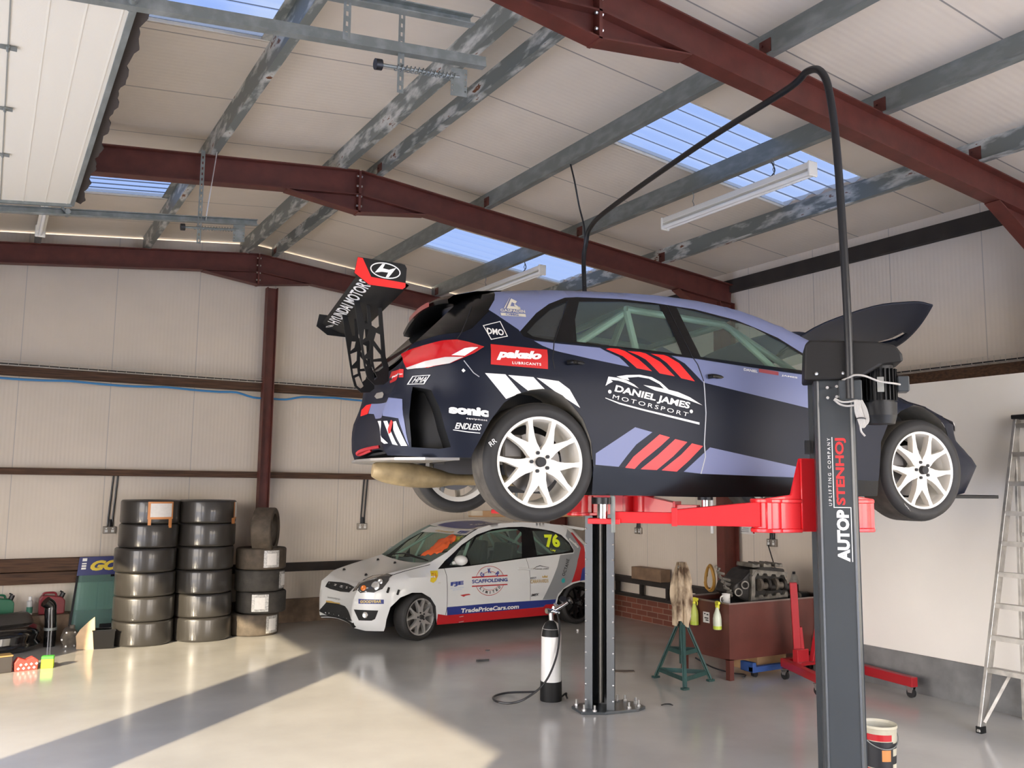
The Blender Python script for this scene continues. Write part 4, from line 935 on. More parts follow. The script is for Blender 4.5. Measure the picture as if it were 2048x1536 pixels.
for s in (-1, 1):
    ep = MB(); ep.prism(epo, (0, s*.845-.004, 0), (1, 0, 0), (0, 0, 1), .008, (0, 1, 0)); eo = ep.build('end_plate', m_satin, wg, smooth=False)
    rd = MB(); rd.prism([(-1.018, 1.403), (-.992, 1.400), (-.944, 1.302), (-.756, 1.284), (-.757, 1.262), (-.772, 1.249), (-.954, 1.259), (-1.033, 1.317)], (0, s*.8505-.0005, 0), (1, 0, 0), (0, 0, 1), .001, (0, 1, 0)); rd.build('red_panel', m_red, eo, smooth=False)
    lg = MB(); C = (-.868, 1.343); T = math.radians(-6); el = lambda k, a, b: (C[0]+a*math.cos(k)*math.cos(T)-b*math.sin(k)*math.sin(T), C[1]+a*math.cos(k)*math.sin(T)+b*math.sin(k)*math.cos(T))
    ro = [el(2*PI*k/32, .083, .043) for k in range(32)]; ri = [el(2*PI*k/32, .077, .037) for k in range(32)]
    F = lambda x, y: (C[0]+(x*math.cos(T)-y*math.sin(T)), C[1]+x*math.sin(T)+y*math.cos(T))
    L = MB()
    for loops in ([ro, ri], [F(-.056, -.022), F(-.022, .033), F(-.006, .036), F(-.016, .010), F(.018, .008), F(.056, .026), F(.022, -.033), F(.006, -.036), F(.016, -.008), F(-.018, -.010)]): L.prism(loops, (0, s*.852-.0005, 0), (1, 0, 0), (0, 0, 1), .001, (0, 1, 0))
    L.build('emblem', m_dwhite, eo, smooth=False)
tx = MB(); lo_a = Vector((-.975, 0, 1.317)); ud = Vector((-.045, 0, .006))
zt = lambda x: 1.275 + (-.735-x)*math.tan(math.radians(14)) - .030
text3(tx, 'HYUNDAI MOTORS', (-.915, .60, zt(-.915)), (0, -1.36, 0), (-.075, 0, zt(-.99)-zt(-.915)), .02, .15, 1.0)
tx.prism([[( .042*math.cos(2*PI*k/24), .034*math.sin(2*PI*k/24)) for k in range(24)], [(.036*math.cos(2*PI*k/24), .028*math.sin(2*PI*k/24)) for k in range(24)]], (-.952, .70, zt(-.952)), (0, -1, 0), (-1, 0, -.25), .001)
tx.prism([(-.024, -.02), (-.012, .024), (-.004, .024), (-.008, .006), (.010, .006), (.024, .02), (.012, -.024), (.004, -.024), (.008, -.006), (-.010, -.006)], (-.952, .70, zt(-.952)), (0, -1, 0), (-1, 0, -.25), .001)
tx.build('wing_lettering', m_dwhite, wg, smooth=False)
bo = [(-.925, 1.349), (-.79, 1.355), (-.774, 1.323), (-.767, 1.243), (-.752, 1.10), (-.738, .966), (-.718, .907), (-.715, .82), (-.745, .795), (-.80, .79), (-.845, .83), (-.866, .90), (-.885, 1.0), (-.915, 1.16), (-.940, 1.30)]
holes = [[(-.895, 1.325), (-.815, 1.328), (-.80, 1.31), (-.90, 1.305)][::-1], [(-.905, 1.285), (-.862, 1.285), (-.852, 1.165), (-.868, 1.15)], [(-.842, 1.285), (-.795, 1.29), (-.782, 1.15), (-.80, 1.135), (-.828, 1.15)], [(-.872, 1.125), (-.845, 1.125), (-.852, 1.085), (-.878, 1.06)], [(-.80, 1.11), (-.775, 1.10), (-.765, 1.0), (-.812, 1.06)], [(-.878, 1.04), (-.835, 1.06), (-.835, 1.0), (-.865, .965)],
    [(-.815, 1.03), (-.768, .975), (-.765, .955), (-.812, .945)], [(-.862, .945), (-.83, .95), (-.825, .915), (-.855, .90)], [(-.812, .93), (-.762, .935), (-.75, .90), (-.795, .86)], [(-.845, .885), (-.818, .90), (-.785, .835), (-.805, .815), (-.83, .835)]]
for s in (-1, 1):
    MB().prism([bo] + holes, (0, s*.24-.006, 0), (1, 0, 0), (0, 0, 1), .012, (0, 1, 0)).build('wing_bracket', m_satin, wg, smooth=False)
# ---- exhaust, tow strap, interior
ex = MB(); ep_ = smooth_path([(-.745, .05, .287), (-.62, .05, .275), (-.42, .06, .25), (-.2, .08, .235), (.1, .12, .235), (.6, .15, .22)], 5)
ex.tube(ep_, [.042+.036*math.sin(min(1, max(0, (i)/14))*PI)**.7 if i < 15 else .036 for i in range(len(ep_))], 18); ex.build('exhaust_silencer', mat('scorched_wrap', (.36, .27, .14), .5, .35, var=.35, vs=9, bump=.4, bs=14), A)
MB().prism([(-.42, -.80), (-.60, -.74), (-.74, -.60), (-.83, -.35), (-.86, 0), (-.83, .35), (-.74, .60), (-.60, .74), (-.42, .80)], (0, 0, .335), (1, 0, 0), (0, 1, 0), .014).build('diffuser', m_alu, A, smooth=False)
ts = MB(); ts.tube(smooth_path([(-.79, -.40, .415), (-.84, -.36, .405), (-.885, -.32, .39), (-.90, -.30, .375), (-.88, -.30, .372), (-.83, -.36, .395)], 4), .010, 8); ts.build('tow_strap', mat('tow_red', (.38, .01, .015), .6), A)
cg = MB(); T_ = lambda *p: cg.tube([Vector(q) for q in p], .023, 10)
for s in (-1, 1):
    T_((.80, s*.62, .25), (.78, s*.60, .98), (.74, s*.52, 1.30)); T_((.74, s*.52, 1.32), (1.45, s*.52, 1.27), (2.02, s*.60, .93), (2.08, s*.62, .4)); T_((.74, s*.50, 1.30), (.0, s*.45, .80)); T_((1.50, s*.53, 1.24), (1.76, s*.62, .98), (1.95, s*.66, .6))
    T_((.8, s*.63, .85), (2.05, s*.63, .45)); T_((.8, s*.63, .45), (2.05, s*.63, .80))
T_((.74, -.52, 1.32), (.74, .52, 1.32)); T_((1.45, -.52, 1.27), (1.45, .52, 1.27)); T_((.74, -.5, 1.3), (.80, .6, .35)); T_((.74, .5, 1.3), (.80, -.6, .35)); T_((.74, -.5, 1.3), (0, .45, .8)); T_((.74, .5, 1.3), (0, -.45, .8))
cg.build('roll_cage', m_mint, A)
st = MB()
st.prism([(0, 0), (.50, .05), (.52, .16), (.10, .14), (-.02, .62), (-.06, .88), (-.16, .88), (-.14, .55), (-.12, .1)], (1.12, .16, .25), (1, 0, 0), (0, 0, 1), .44, (0, 1, 0)); st.build('race_seat', m_satin, A, smooth=False, bevel=.03, seg=2)
db = MB(); db.box((1.80, -.72, .62), (2.1, .72, .86)); db.build('dashboard', m_satin, A, smooth=False, bevel=.03); MB().lathe([(.15+.014*math.cos(a), .014*math.sin(a)) for a in [k*PI/4 for k in range(8)]], (1.66, .38, .84), (-1, 0, .35), 24, True).build('steering_wheel', m_satin, A)
# ---- marks on the tail
RW = (-1, -.3, 0)
decal3(A, 'tail_panel', [[(-.711, .331, .728), (-.717, -.669, .670), (-.70, -.735, .545), (-.69, -.765, .40), (-.74, -.691, .56), (-.733, .051, .609), (-.724, .163, .648), (-.735, .305, .66)]], BV1, m_peri, RW)
decal3(A, 'tail_panel', [D3['rear red']], BV1, m_red, RW)
decal3(A, 'tail_stripe', [D3['w1'], D3['w2'], D3['w3']], BV1, m_dwhite, RW, .004)
decal3(A, 'tow_arrow', [D3['arrow']], BV1, m_red, RW, .007)
decal3(A, 'sticker', [D3['pk']], BV1, MATS['sticker_red'], RW)
text3d(A, 'sticker_text', [('pakelo',) + tuple(D3['pktext']) + (.05, .2)], BV1, m_dwhite, RW)
decal3(A, 'plate_light', [D3['badge']], BV1, mat('lamp_grey', (.25, .23, .20), .4), RW, .006)
D2 = {
'g_front':[(1.775,0.993),(1.593,1.189),(1.391,1.258),(1.135,1.288),(0.933,1.284),(0.869,1.238),(0.946,0.927),(1.362,0.89),(1.747,0.861)],
'g_vent':[(2.044,0.872),(1.836,1.071),(1.628,1.19),(1.761,1.002),(1.859,0.856)],
'g_qtr':[(0.683,1.254),(0.458,1.25),(0.308,1.211),(0.168,1.135),(0.098,1.051),(0.104,0.989),(0.249,0.963),(0.694,0.946)],
'dlo2':[(2.218,0.831),(1.828,1.104),(1.573,1.228),(1.321,1.292),(1.066,1.312),(0.835,1.313),(0.556,1.282),(0.351,1.248),(0.205,1.193),(0.099,1.092),(0.05,0.987),(0.066,0.957),(0.392,0.938),(0.858,0.914),(1.303,0.883),(1.772,0.848)],
'blue':[(2.115,0.374),(1.44,0.376),(0.411,0.36),(0.425,0.297),(0.57,0.302),(0.606,0.273),(0.876,0.272),(1.248,0.269),(2.099,0.274)],
'grey':[(0.307,0.93),(0.642,0.368),(0.411,0.36),(0.385,0.428),(0.282,0.505),(0.135,0.579),(0.073,0.732),(-0.003,0.893),(-0.18,1.051),(0.014,1.224),(0.065,1.268),(0.134,1.176),(0.085,1.091),(0.043,0.987),(0.063,0.947)],
'red':[(0.162,0.565),(-0.044,0.591),(-0.163,1.031),(-0.025,1.223),(0.017,1.219),(-0.087,1.014),(0.021,0.853),(0.088,0.712)],
'bluetail':[(0.011,0.578),(-0.086,0.589),(-0.09,0.766),(-0.038,0.737)],
'GKR':[(1.493,0.661),(1.761,0.712),(1.218,0.71),(1.472,0.841),(1.49,0.475)],
'bars':[(1.761,0.722),(1.218,0.719),(1.217,0.7),(1.762,0.705),(1.765,0.613),(1.223,0.607),(1.22,0.593),(1.764,0.599)],
'SCAF':[(1.764,0.641),(1.222,0.642),(1.763,0.684)],
'gkr letters':[(1.61,0.779),(1.483,0.794),(1.368,0.772)],
'limited':[(1.641,0.563),(1.491,0.52),(1.343,0.56)],
'FJE':[(2.078,0.616),(1.892,0.625),(2.074,0.672)],
'FJE2':[(2.079,0.588),(1.883,0.591),(2.08,0.602)],
'trade':[(1.881,0.291),(1.021,0.282),(1.886,0.344)],
'octane':[(0.283,0.654),(0.151,0.883),(0.336,0.667)],
'teal':[(0.305,0.599)],
'todio':[(0.096,1.144),(-0.026,1.026),(0.064,1.174)],
'76':[(0.504,1.052),(0.281,1.035),(0.489,1.215)],
'ley':[(0.457,0.99),(0.38,0.978),(0.439,1.025)],
'dj2':[(0.801,0.764),(0.536,0.757),(0.793,0.813)],
'best':[(0.854,0.592),(0.55,0.586),(0.854,0.637)],
'best0':[(0.853,0.647),(0.744,0.647),(0.852,0.672)],
'imex':[(0.84,0.421),(0.7,0.427),(0.843,0.457)],
'shield':[(2.331,0.815),(2.231,0.816),(2.25,0.755),(2.281,0.701),(2.32,0.676),(2.363,0.696)],
'handle':[(1.053,0.785),(0.865,0.767)],
'redcar':[(1.933,0.509),(1.802,0.515),(1.778,0.502),(1.881,0.484)],
'tow':[(1.927,0.246),(1.859,0.251),(1.828,0.19),(1.904,0.162)],
'badge':[(2.232,0.671)],
'headside':[(2.774,0.776)],
}
m_whitep = mat('white_car_paint', (.66, .67, .66), .25, coat=.4, var=.02, vs=2)
m_greyp = mat('grey_vinyl', (.23, .24, .25), .45); m_bluev = mat('blue_vinyl', (.020, .035, .20), .4); m_redv = mat('red_vinyl', (.42, .010, .014), .4)
m_lblue = mat('logo_blue', (.03, .05, .24), .5); m_ink = mat('ink_black', (.012, .012, .014), .5); m_yel = mat('fluoro_yellow', (.72, .85, .02), .5); m_gold = mat('logo_gold', (.50, .33, .10), .5); m_teal = mat('logo_teal', (.02, .33, .33), .5); m_sky2 = mat('pale_blue_ink', (.28, .42, .66), .5)
m_inkred = mat('logo_red', (.45, .03, .03), .5); m_silver = mat('silver_wheel', (.55, .54, .52), .35, .6); m_mesh = mat('grille_mesh', (.02, .021, .022), .55, bump=.6, bs=150)
B2 = thing('hatchback_car', 'small white hatchback race car with red and blue sills, number 76', 'car', (6.972, 10.752, 0), math.radians(-175.352))
prof2 = [(2.237, .168), (2.237, .19), (2.273, .398), (2.354, .503), (2.474, .570), (2.609, .578), (2.759, .529), (2.868, .422), (2.90, .28), (2.905, .14),
    (3.08, .14), (3.17, .165), (3.205, .24), (3.205, .40), (3.19, .53), (3.165, .62), (3.10, .69), (2.97, .742), (2.85, .778), (2.746, .803), (2.5, .853), (2.33, .89), (2.25, .912), (2.05, 1.02), (1.82, 1.16), (1.68, 1.237), (1.538, 1.300), (1.37, 1.340), (1.192, 1.362), (1.0, 1.369), (.792, 1.370), (.431, 1.352), (.2, 1.325), (.083, 1.305),
    (-.05, 1.28), (-.16, 1.235), (-.30, 1.10), (-.46, .95), (-.58, .82), (-.63, .68), (-.66, .5), (-.65, .35), (-.60, .24), (-.38, .22), (-.33, .25), (-.315, .36), (-.25, .47), (-.12, .55), (.0, .568), (.124, .55), (.296, .485), (.38, .39), (.404, .25), (.41, .158)]
fd2 = [(2.22, .84), (1.82, 1.115), (1.573, 1.235), (1.321, 1.298), (1.066, 1.318), (.835, 1.319), (.84, 1.1), (.886, .915), (.86, .753), (.854, .572), (.84, .28), (2.12, .28), (2.112, .37), (2.122, .64), (2.129, .842)]
k2 = [(1, D2['dlo2']), (2, D2['grey']), (4, D2['red']), (3, D2['bluetail']), (3, D2['blue']), (4, [(2.24, .165), (2.235, .30), (2.11, .275), (1.25, .270), (.90, .272), (.62, .272), (.58, .302), (.425, .298), (.41, .155)]), (1, [(2.23, .14), (2.3, .14), (2.3, .2), (2.23, .19)])]
mats2 = [m_whitep, m_gloss, m_greyp, m_bluev, m_redv]
S2 = car_sides(B2, prof2, W2, [('door', fd2, 0.), ('door_window', D2['g_front'], .006), ('door_window', D2['g_vent'], .0061), ('rear_side_window', D2['g_qtr'], .006)], k2, mats2)
o2 = dense(prof2, .055); fb = MB()
for pn, s, mb in S2:
    if pn == 'body': merge(fb, mb)
cr2 = lambda x, z: .05 if z < .66 and x > 2.9 else (.05 if z < .93 and x > 2 else .045)
for p0, p1, mi in (((2.905, .14), (3.165, .62), 0), ((1.56, 1.292), (-.16, 1.235), 0), ((-.46, .95), (-.38, .22), 0)): merge(fb, car_bridge(o2, W2, NB, cr2, idx(p0, p1, o2)), mi)
body2 = fb.build('body', mats2, B2, smooth=40)
door2 = {}
for pn, s, mb in S2:
    if pn == 'door': door2[s] = mb.build('door', mats2, B2, smooth=40)
for pn, s, mb in S2:
    if pn == 'door_window': mb.build(pn, m_glassc, door2[s], smooth=60)
    elif pn == 'rear_side_window': mb.build(pn, m_glassc, B2, smooth=60)
hood2 = car_bridge(o2, W2, NB, cr2, idx((3.165, .62), (2.25, .912), o2)).build('bonnet', m_whitep, B2, smooth=40)
scr2 = car_bridge(o2, W2, NB, cr2, idx((2.25, .912), (1.56, 1.292), o2)).build('windscreen', m_glassc, B2, smooth=40)
car_bridge(o2, W2, NB, cr2, idx((-.16, 1.235), (-.46, .95), o2)).build('rear_window', m_glassd, B2, smooth=40)
BV2 = bvh_of([body2, hood2, scr2])
ub = MB(); ub.box((.42, -.70, .15), (2.23, .70, .17)); ub.box((-.5, -.5, .2), (3.0, .5, .24)); ub.box((.40, -.74, .17), (.43, .74, .9)); ub.box((2.2, -.74, .17), (2.23, .74, .85)); ub.build('floor_pan', m_dark, B2, smooth=False)
for ctr in (0., 2.486):
    pts = [p for p in o2 if abs(p[0]-ctr-.05) < .46 and .2 < p[1] < .62]
    for s in (-1, 1):
        w = MB(); n = len(pts); w.add([(x, s*(W2(x, z)-o), z) for o in (.004, .30) for x, z in pts], [(i, i+1, n+i+1, n+i) for i in range(n-1) if abs(pts[i][0]-pts[i+1][0]) < .12]); w.build('wheel_arch_liner', m_dark, B2, smooth=60)
        MB().box((ctr-.33, s*.52-.01, .15), (ctr+.42, s*.52+.01, .62)).build('inner_arch_panel', m_dark, B2, smooth=False)
for u, z in ((0., .285), (2.475, .28)):
    for s in (-1, 1):
        y_wheel(B2, 'wheel', (u, s*.705, z), s, .283, .20, .205, m_silver if u > 1 else m_gloss, m_rubber, yaw=math.radians(12) if u > 1 else 0)
sp = MB(); sp.prism([(.12, 1.325), (-.10, 1.300), (-.27, 1.275), (-.29, 1.255), (-.25, 1.24), (-.10, 1.262), (.10, 1.29)], (0, -.60, 0), (1, 0, 0), (0, 0, 1), 1.20, (0, 1, 0)); sp.build('roof_spoiler', m_whitep, B2, smooth=False, bevel=.008, seg=2)
for s in (-1, 1):
    mr = MB(); mr.ball((1.955, s*.885, .935), 1, 16, (.075, .105, .062)); mr.tube([(1.98, s*.74, .89), (1.96, s*.82, .91)], .022, 8); mr.build('door_mirror', m_whitep, door2[s])
    for pts, w in (([(2.129, .842), (2.122, .64), (2.112, .37), (2.124, .28)], .006), ([(.886, .915), (.86, .753), (.854, .572), (.845, .37)], .004)):
        P = [Vector((x, s*(W2(x, z)+.0005), z)) for x, z in dense(pts, .06, False)]; MB().tube(P, w/2, 5).build('panel_gap', m_gap, B2)
    h = MB(); h.tube([Vector((x, s*(W2(x, z)+.016), z)) for x, z in [(1.053, .787), (.96, .785), (.865, .770)]], .013, 8); h.build('door_handle', m_whitep, door2[s])
    side_decal(B2, 'wing_badge', [[(2.255, .665), (2.215, .667), (2.215, .68), (2.25, .68)]], W2, m_silver, s)
s = 1; d2 = door2[1]
ring = lambda c, a, b, w: [[(c[0]+(a)*math.cos(k), c[1]+(b)*math.sin(k)), (c[0]+a*math.cos(k2_), c[1]+b*math.sin(k2_)), (c[0]+(a-w)*math.cos(k2_), c[1]+(b-w)*math.sin(k2_)), (c[0]+(a-w)*math.cos(k), c[1]+(b-w)*math.sin(k))] for k, k2_ in [(2*PI*i/40, 2*PI*(i+1)/40) for i in range(40)]]
gc = (1.490, .658)
side_decal(B2, 'door_logo_ring', [r for r in ring(gc, .222, .183, .006) + ring(gc, .150, .118, .005) if not (.60 < sum(p[1] for p in r)/4 < .715)] + [[(1.761, .722), (1.218, .719), (1.217, .702), (1.762, .705)], [(1.765, .613), (1.223, .607), (1.220, .592), (1.764, .598)]], W2, m_inkred, 1, parent=d2)
def arc_text(word, c, a, b, a0, a1, h, flip=False):
    its = []; n = len(word)
    for i, ch in enumerate(word):
        t = math.radians(a0+(a1-a0)*i/(n-1)); p = (c[0]-a*math.cos(t), c[1]+b*math.sin(t)); up = (-math.cos(t)*h, math.sin(t)*h*1.0) if not flip else (math.cos(t)*h, -math.sin(t)*h)
        L = math.hypot(*up); up = (up[0]*h/L, up[1]*h/L); rt = (-up[1]*.8, up[0]*.8) ; w = .35 if ch == 'I' else (1.15 if ch == 'M' else 1.); rt = (rt[0]*w, rt[1]*w)
        its.append((ch, (p[0]-rt[0]/2-up[0]/2, p[1]-rt[1]/2-up[1]/2), (p[0]+rt[0]/2-up[0]/2, p[1]+rt[1]/2-up[1]/2), (p[0]-rt[0]/2+up[0]/2, p[1]-rt[1]/2+up[1]/2), .04))
    return its
side_text(B2, 'door_logo_text', [('SCAFFOLDING', (1.764, .640), (1.222, .638), (1.763, .685), .03)] + arc_text('GKR', gc, .155, .125, 140, 40, .06), W2, m_lblue, 1, parent=d2)
side_text(B2, 'door_logo_text', arc_text('LIMITED', gc, .175, .142, -143, -37, .035, True), W2, m_ink, 1, parent=d2)
side_text(B2, 'sponsor_logo', [('FJE', (2.078, .614), (1.890, .622), (2.074, .672), .06)], W2, m_lblue, 1, parent=d2); side_text(B2, 'sponsor_logo', [('FRANK JAMES', (2.079, .588), (1.883, .592), (2.079, .602), .0), ('EXHAUSTS', (2.04, .570), (1.91, .573), (2.04, .581), .0)], W2, m_sky2, 1, parent=d2)
side_text(B2, 'sill_lettering', [('TradePriceCars.com', (1.905, .289), (1.021, .281), (1.908, .344), .03, .1)], W2, m_dwhite, 1, parent=d2)
side_decal(B2, 'sponsor_logo', [[(1.933, .509), (1.86, .516), (1.802, .517), (1.778, .503), (1.85, .497), (1.881, .484)]], W2, m_inkred, 1, parent=d2)
side_text(B2, 'sponsor_logo', [('OCTANE', (.283, .654), (.166, .870), (.33, .668), .02, 0, 1.1)], W2, m_ink, 1); side_decal(B2, 'sponsor_logo', [[(.305+.032*math.cos(k*PI/6), .600+.032*math.sin(k*PI/6)) for k in range(12)]], W2, m_teal, 1)
side_text(B2, 'sponsor_logo', [('toolio', (.098, 1.130), (-.030, 1.012), (.070, 1.158), .03)], W2, m_dwhite, 1)
side_text(B2, 'race_number', [('76', (.520, 1.035), (.268, 1.030), (.505, 1.212), .05), ('Ley', (.452, .985), (.368, .972), (.448, 1.022), .02)], W2, m_yel, 1, lift=.004)
side_decal(B2, 'sponsor_logo', [[(.801, .775), (.75, .80), (.68, .815), (.60, .795), (.536, .785), (.536, .780), (.60, .788), (.68, .806), (.75, .793), (.80, .770)]], W2, m_ink, 1); side_text(B2, 'sponsor_logo', [('DANIEL JAMES', (.77, .760), (.545, .756), (.77, .776), .02), ('BEST', (.853, .648), (.755, .648), (.853, .670), .02), ('IMEX', (.84, .423), (.715, .428), (.835, .455), .02, .2)], W2, m_ink, 1)
side_text(B2, 'sponsor_logo', [('CARAWARDS', (.854, .592), (.56, .588), (.854, .640), .01)], W2, m_gold, 1); side_decal(B2, 'sponsor_logo', [[(.66, .655), (.655, .685), (.635, .665), (.615, .69), (.595, .665), (.572, .685), (.57, .652)]], W2, m_gold, 1)
side_decal(B2, 'shield_sticker', [D2['shield']], W2, mat('sticker_yellow', (.70, .52, .02), .45), 1); side_text(B2, 'shield_mark', [('76', (2.33, .735), (2.262, .74), (2.33, .79), .02)], W2, mat('sticker_orange', (.6, .22, .02), .5), 1, lift=.006)
side_decal(B2, 'tow_marker', [[(1.925, .245), (1.862, .25), (1.862, .242), (1.918, .237)], [(1.92, .18), (1.85, .187), (1.85, .178), (1.92, .171)]], W2, m_silver, 1)
# inside
cg = MB(); T_ = lambda *p: cg.tube([Vector(q) for q in p], .02, 8)
for s in (-1, 1): T_((.78, s*.58, .2), (.76, s*.56, .9), (.70, s*.50, 1.28)); T_((.70, s*.50, 1.29), (1.45, s*.50, 1.24), (2.05, s*.58, .92), (2.12, s*.6, .3)); T_((.70, s*.48, 1.27), (-.05, s*.42, .75)); T_((1.62, s*.55, 1.16), (1.78, s*.6, .84), (1.8, s*.62, .3))
T_((.70, -.5, 1.29), (.70, .5, 1.29)); T_((.70, -.48, 1.27), (.78, .56, .3)); T_((.70, .48, 1.27), (.78, -.56, .3)); T_((.7, -.46, 1.25), (-.05, .42, .75)); cg.build('roll_cage', m_mint, B2)
st = MB(); st.prism([(0, 0), (.48, .05), (.50, .15), (.10, .14), (-.06, .56), (-.10, .84), (-.20, .84), (-.18, .55), (-.12, .1)], (1.05, -.58, .25), (1, 0, 0), (0, 0, 1), .44, (0, 1, 0)); st.prism([(0, 0), (.48, .05), (.50, .15), (.10, .14), (-.06, .56), (-.10, .84), (-.20, .84), (-.18, .55), (-.12, .1)], (1.05, .12, .25), (1, 0, 0), (0, 0, 1), .44, (0, 1, 0)); st.build('race_seats', m_satin, B2, smooth=False, bevel=.03, seg=2)
MB().box((1.85, -.62, .55), (2.2, .62, .80)).build('dashboard', m_satin, B2, smooth=False, bevel=.03)
# ---- nose of the small car
FW = (1, .5, .2)
hl = decal3(B2, 'headlight', [D3['head']], BV2, mat('headlight_shell', (.055, .055, .055), .12, coat=.8), FW, .006)
am = MB()
for c, r in ((D3['amber'][0], .034), (D3['amber'][1], .055), (D3['amber'][3], .035)):
    c = Vector(c); n = Vector((.75, .55, .3)).normalized(); b = MB(); b.lathe([(r, .0), (r*.95, .012), (r*.6, .017), (0, .012)], c+n*.004, n, 20)
    b.build('lamp_reflector', mat('lamp_amber', (.75, .20, .03), .2) if r < .035 else mat('lamp_chrome', (.75, .75, .74), .15, .7), hl)
gr = decal3(B2, 'grille', [[(3.156, -.40, .555), (3.13, -.38, .625), (3.12, -.10, .645), (3.125, 0, .648), (3.12, .10, .645), (3.13, .38, .625), (3.15, .27, .555), (3.14, 0, .535), (3.149, -.27, .540)]], BV2, m_mesh, FW, .006)
text3d(B2, 'grille_badge', [('Ford', (3.2, -.055, .578), (3.2, .055, .578), (3.2, -.055, .606), .0, .2)], BV2, mat('badge_grey', (.16, .17, .18), .4), FW, .010, gr)
decal3(B2, 'lower_grille', [[(3.182, -.48, .25), (3.179, -.32, .375), (3.164, .0, .39), (3.164, .203, .385), (3.175, .32, .345), (3.196, .488, .25), (3.19, .1, .215), (3.17, -.339, .215)]], BV2, m_mesh, FW, .005)
decal3(B2, 'front_lip', [[(3.165, -.50, .215), (3.19, 0, .19), (3.192, .50, .235), (3.174, .52, .175), (3.15, 0, .145), (3.086, -.52, .157)]], BV2, m_satin, FW, .006)
fg = decal3(B2, 'fog_light_recess', [D3['fog']], BV2, m_satin, FW, .005)
c = Vector(D3['fogl'][0]); n = Vector((.75, .6, 0)).normalized(); b = MB(); b.lathe([(.036, 0), (.036, .014), (.028, .018), (0, .012)], c+n*.006, n, 20); b.build('fog_light', MATS['lamp_chrome'], fg)
decal3(B2, 'bumper_sticker', [D3['gy']], BV2, m_bluev, FW, .004); text3d(B2, 'sticker_text', [('GOODYEAR',) + tuple(D3['gytext']) + (.04, .15)], BV2, mat('vinyl_gold', (.62, .48, .14), .45), FW, .007)
text3d(B2, 'plate_text', [('brentwoodgarage', (3.18, -.30, .42), (3.15, .02, .43), (3.18, -.30, .452), .0)], BV2, m_greyp, FW, .004)
decal3(B2, 'tape_remnant', [[(3.17, -.33, .39), (3.165, -.2, .402), (3.16, -.1, .395), (3.155, .03, .405), (3.156, .04, .385), (3.17, -.1, .382), (3.178, -.326, .372)]], BV2, m_gold, FW, .005)
for i in (0, 2):
    a, b_ = Vector(D3['clips'][i]), Vector(D3['clips'][i+1]); MB().bar(a+Vector((.012, .014, 0)), b_+Vector((.012, .014, 0)), .026, .012, (.4, 1, 0)).build('bumper_clip', m_satin, B2, smooth=False, bevel=.004)
for p in D3['pins']:
    p = Vector(p); MB().cyl(p, p+Vector((.005, 0, .022)), .020, .012, 12).build('bonnet_pin', m_satin, hood2)
P = [Vector(p)+Vector((.001, 0, .004)) for p in [(3.128, .40, .63), (3.00, .345, .70), (2.862, .30, .737), (2.80, .45, .763), (2.771, .663, .776)] + [tuple(q) for q in D3['hoodline'][5:]]]
MB().tube(P, .0035, 5).build('panel_gap', m_gap, B2)
wp = [Vector(p)+Vector((.01, 0, .022)) for p in ((2.235, -.50, .895), (2.205, -.30, .92), (2.19, -.15, .935), (2.20, .05, .935), (2.22, .30, .915), (2.25, .55, .90))]
MB().tube(smooth_path(wp, 4), .009, 6).build('wiper', m_satin, B2); MB().tube(smooth_path([Vector(p)+Vector((.02, 0, .02)) for p in ((2.24, .60, .90), (2.215, .30, .91), (2.20, .10, .92), (2.19, -.1, .94))], 4), .007, 6).build('wiper', m_satin, B2)
UPW = (.6, .3, .8)
decal3(B2, 'windscreen_banner', [[(1.70, -.56, 1.185), (1.66, -.2, 1.24), (1.66, .2, 1.24), (1.69, .60, 1.20), (1.565, .585, 1.285), (1.53, .2, 1.32), (1.53, -.2, 1.32), (1.565, -.55, 1.285)]], BV2, m_whitep, UPW, .003)
text3d(B2, 'banner_text', [('FJE', (1.65, .24, 1.245), (1.66, .52, 1.225), (1.575, .22, 1.295), .05)], BV2, m_lblue, UPW, .006); text3d(B2, 'banner_text', [('carawards', (1.64, -.32, 1.245), (1.64, .12, 1.26), (1.595, -.32, 1.275), .02)], BV2, m_gold, UPW, .006)
text3d(B2, 'race_number', [('76', (1.856, .400, 1.112), (1.838, .590, 1.130), (1.72, .360, 1.200), .05)], BV2, m_yel, UPW, .004)
decal3(B2, 'roof_panel', [[(1.49, -.50, 1.32), (1.46, 0, 1.36), (1.46, .36, 1.35), (1.22, .34, 1.395), (.95, .28, 1.40), (.78, .2, 1.41), (.78, -.45, 1.40)]], BV2, m_bluev, (0, 0, 1), .003)
text3d(B2, 'roof_lettering', [('TradePriceCars', (1.30, .25, 1.39), (.86, .10, 1.41), (1.24, -.05, 1.4), .02)], BV2, m_dwhite, (0, 0, 1), .006)
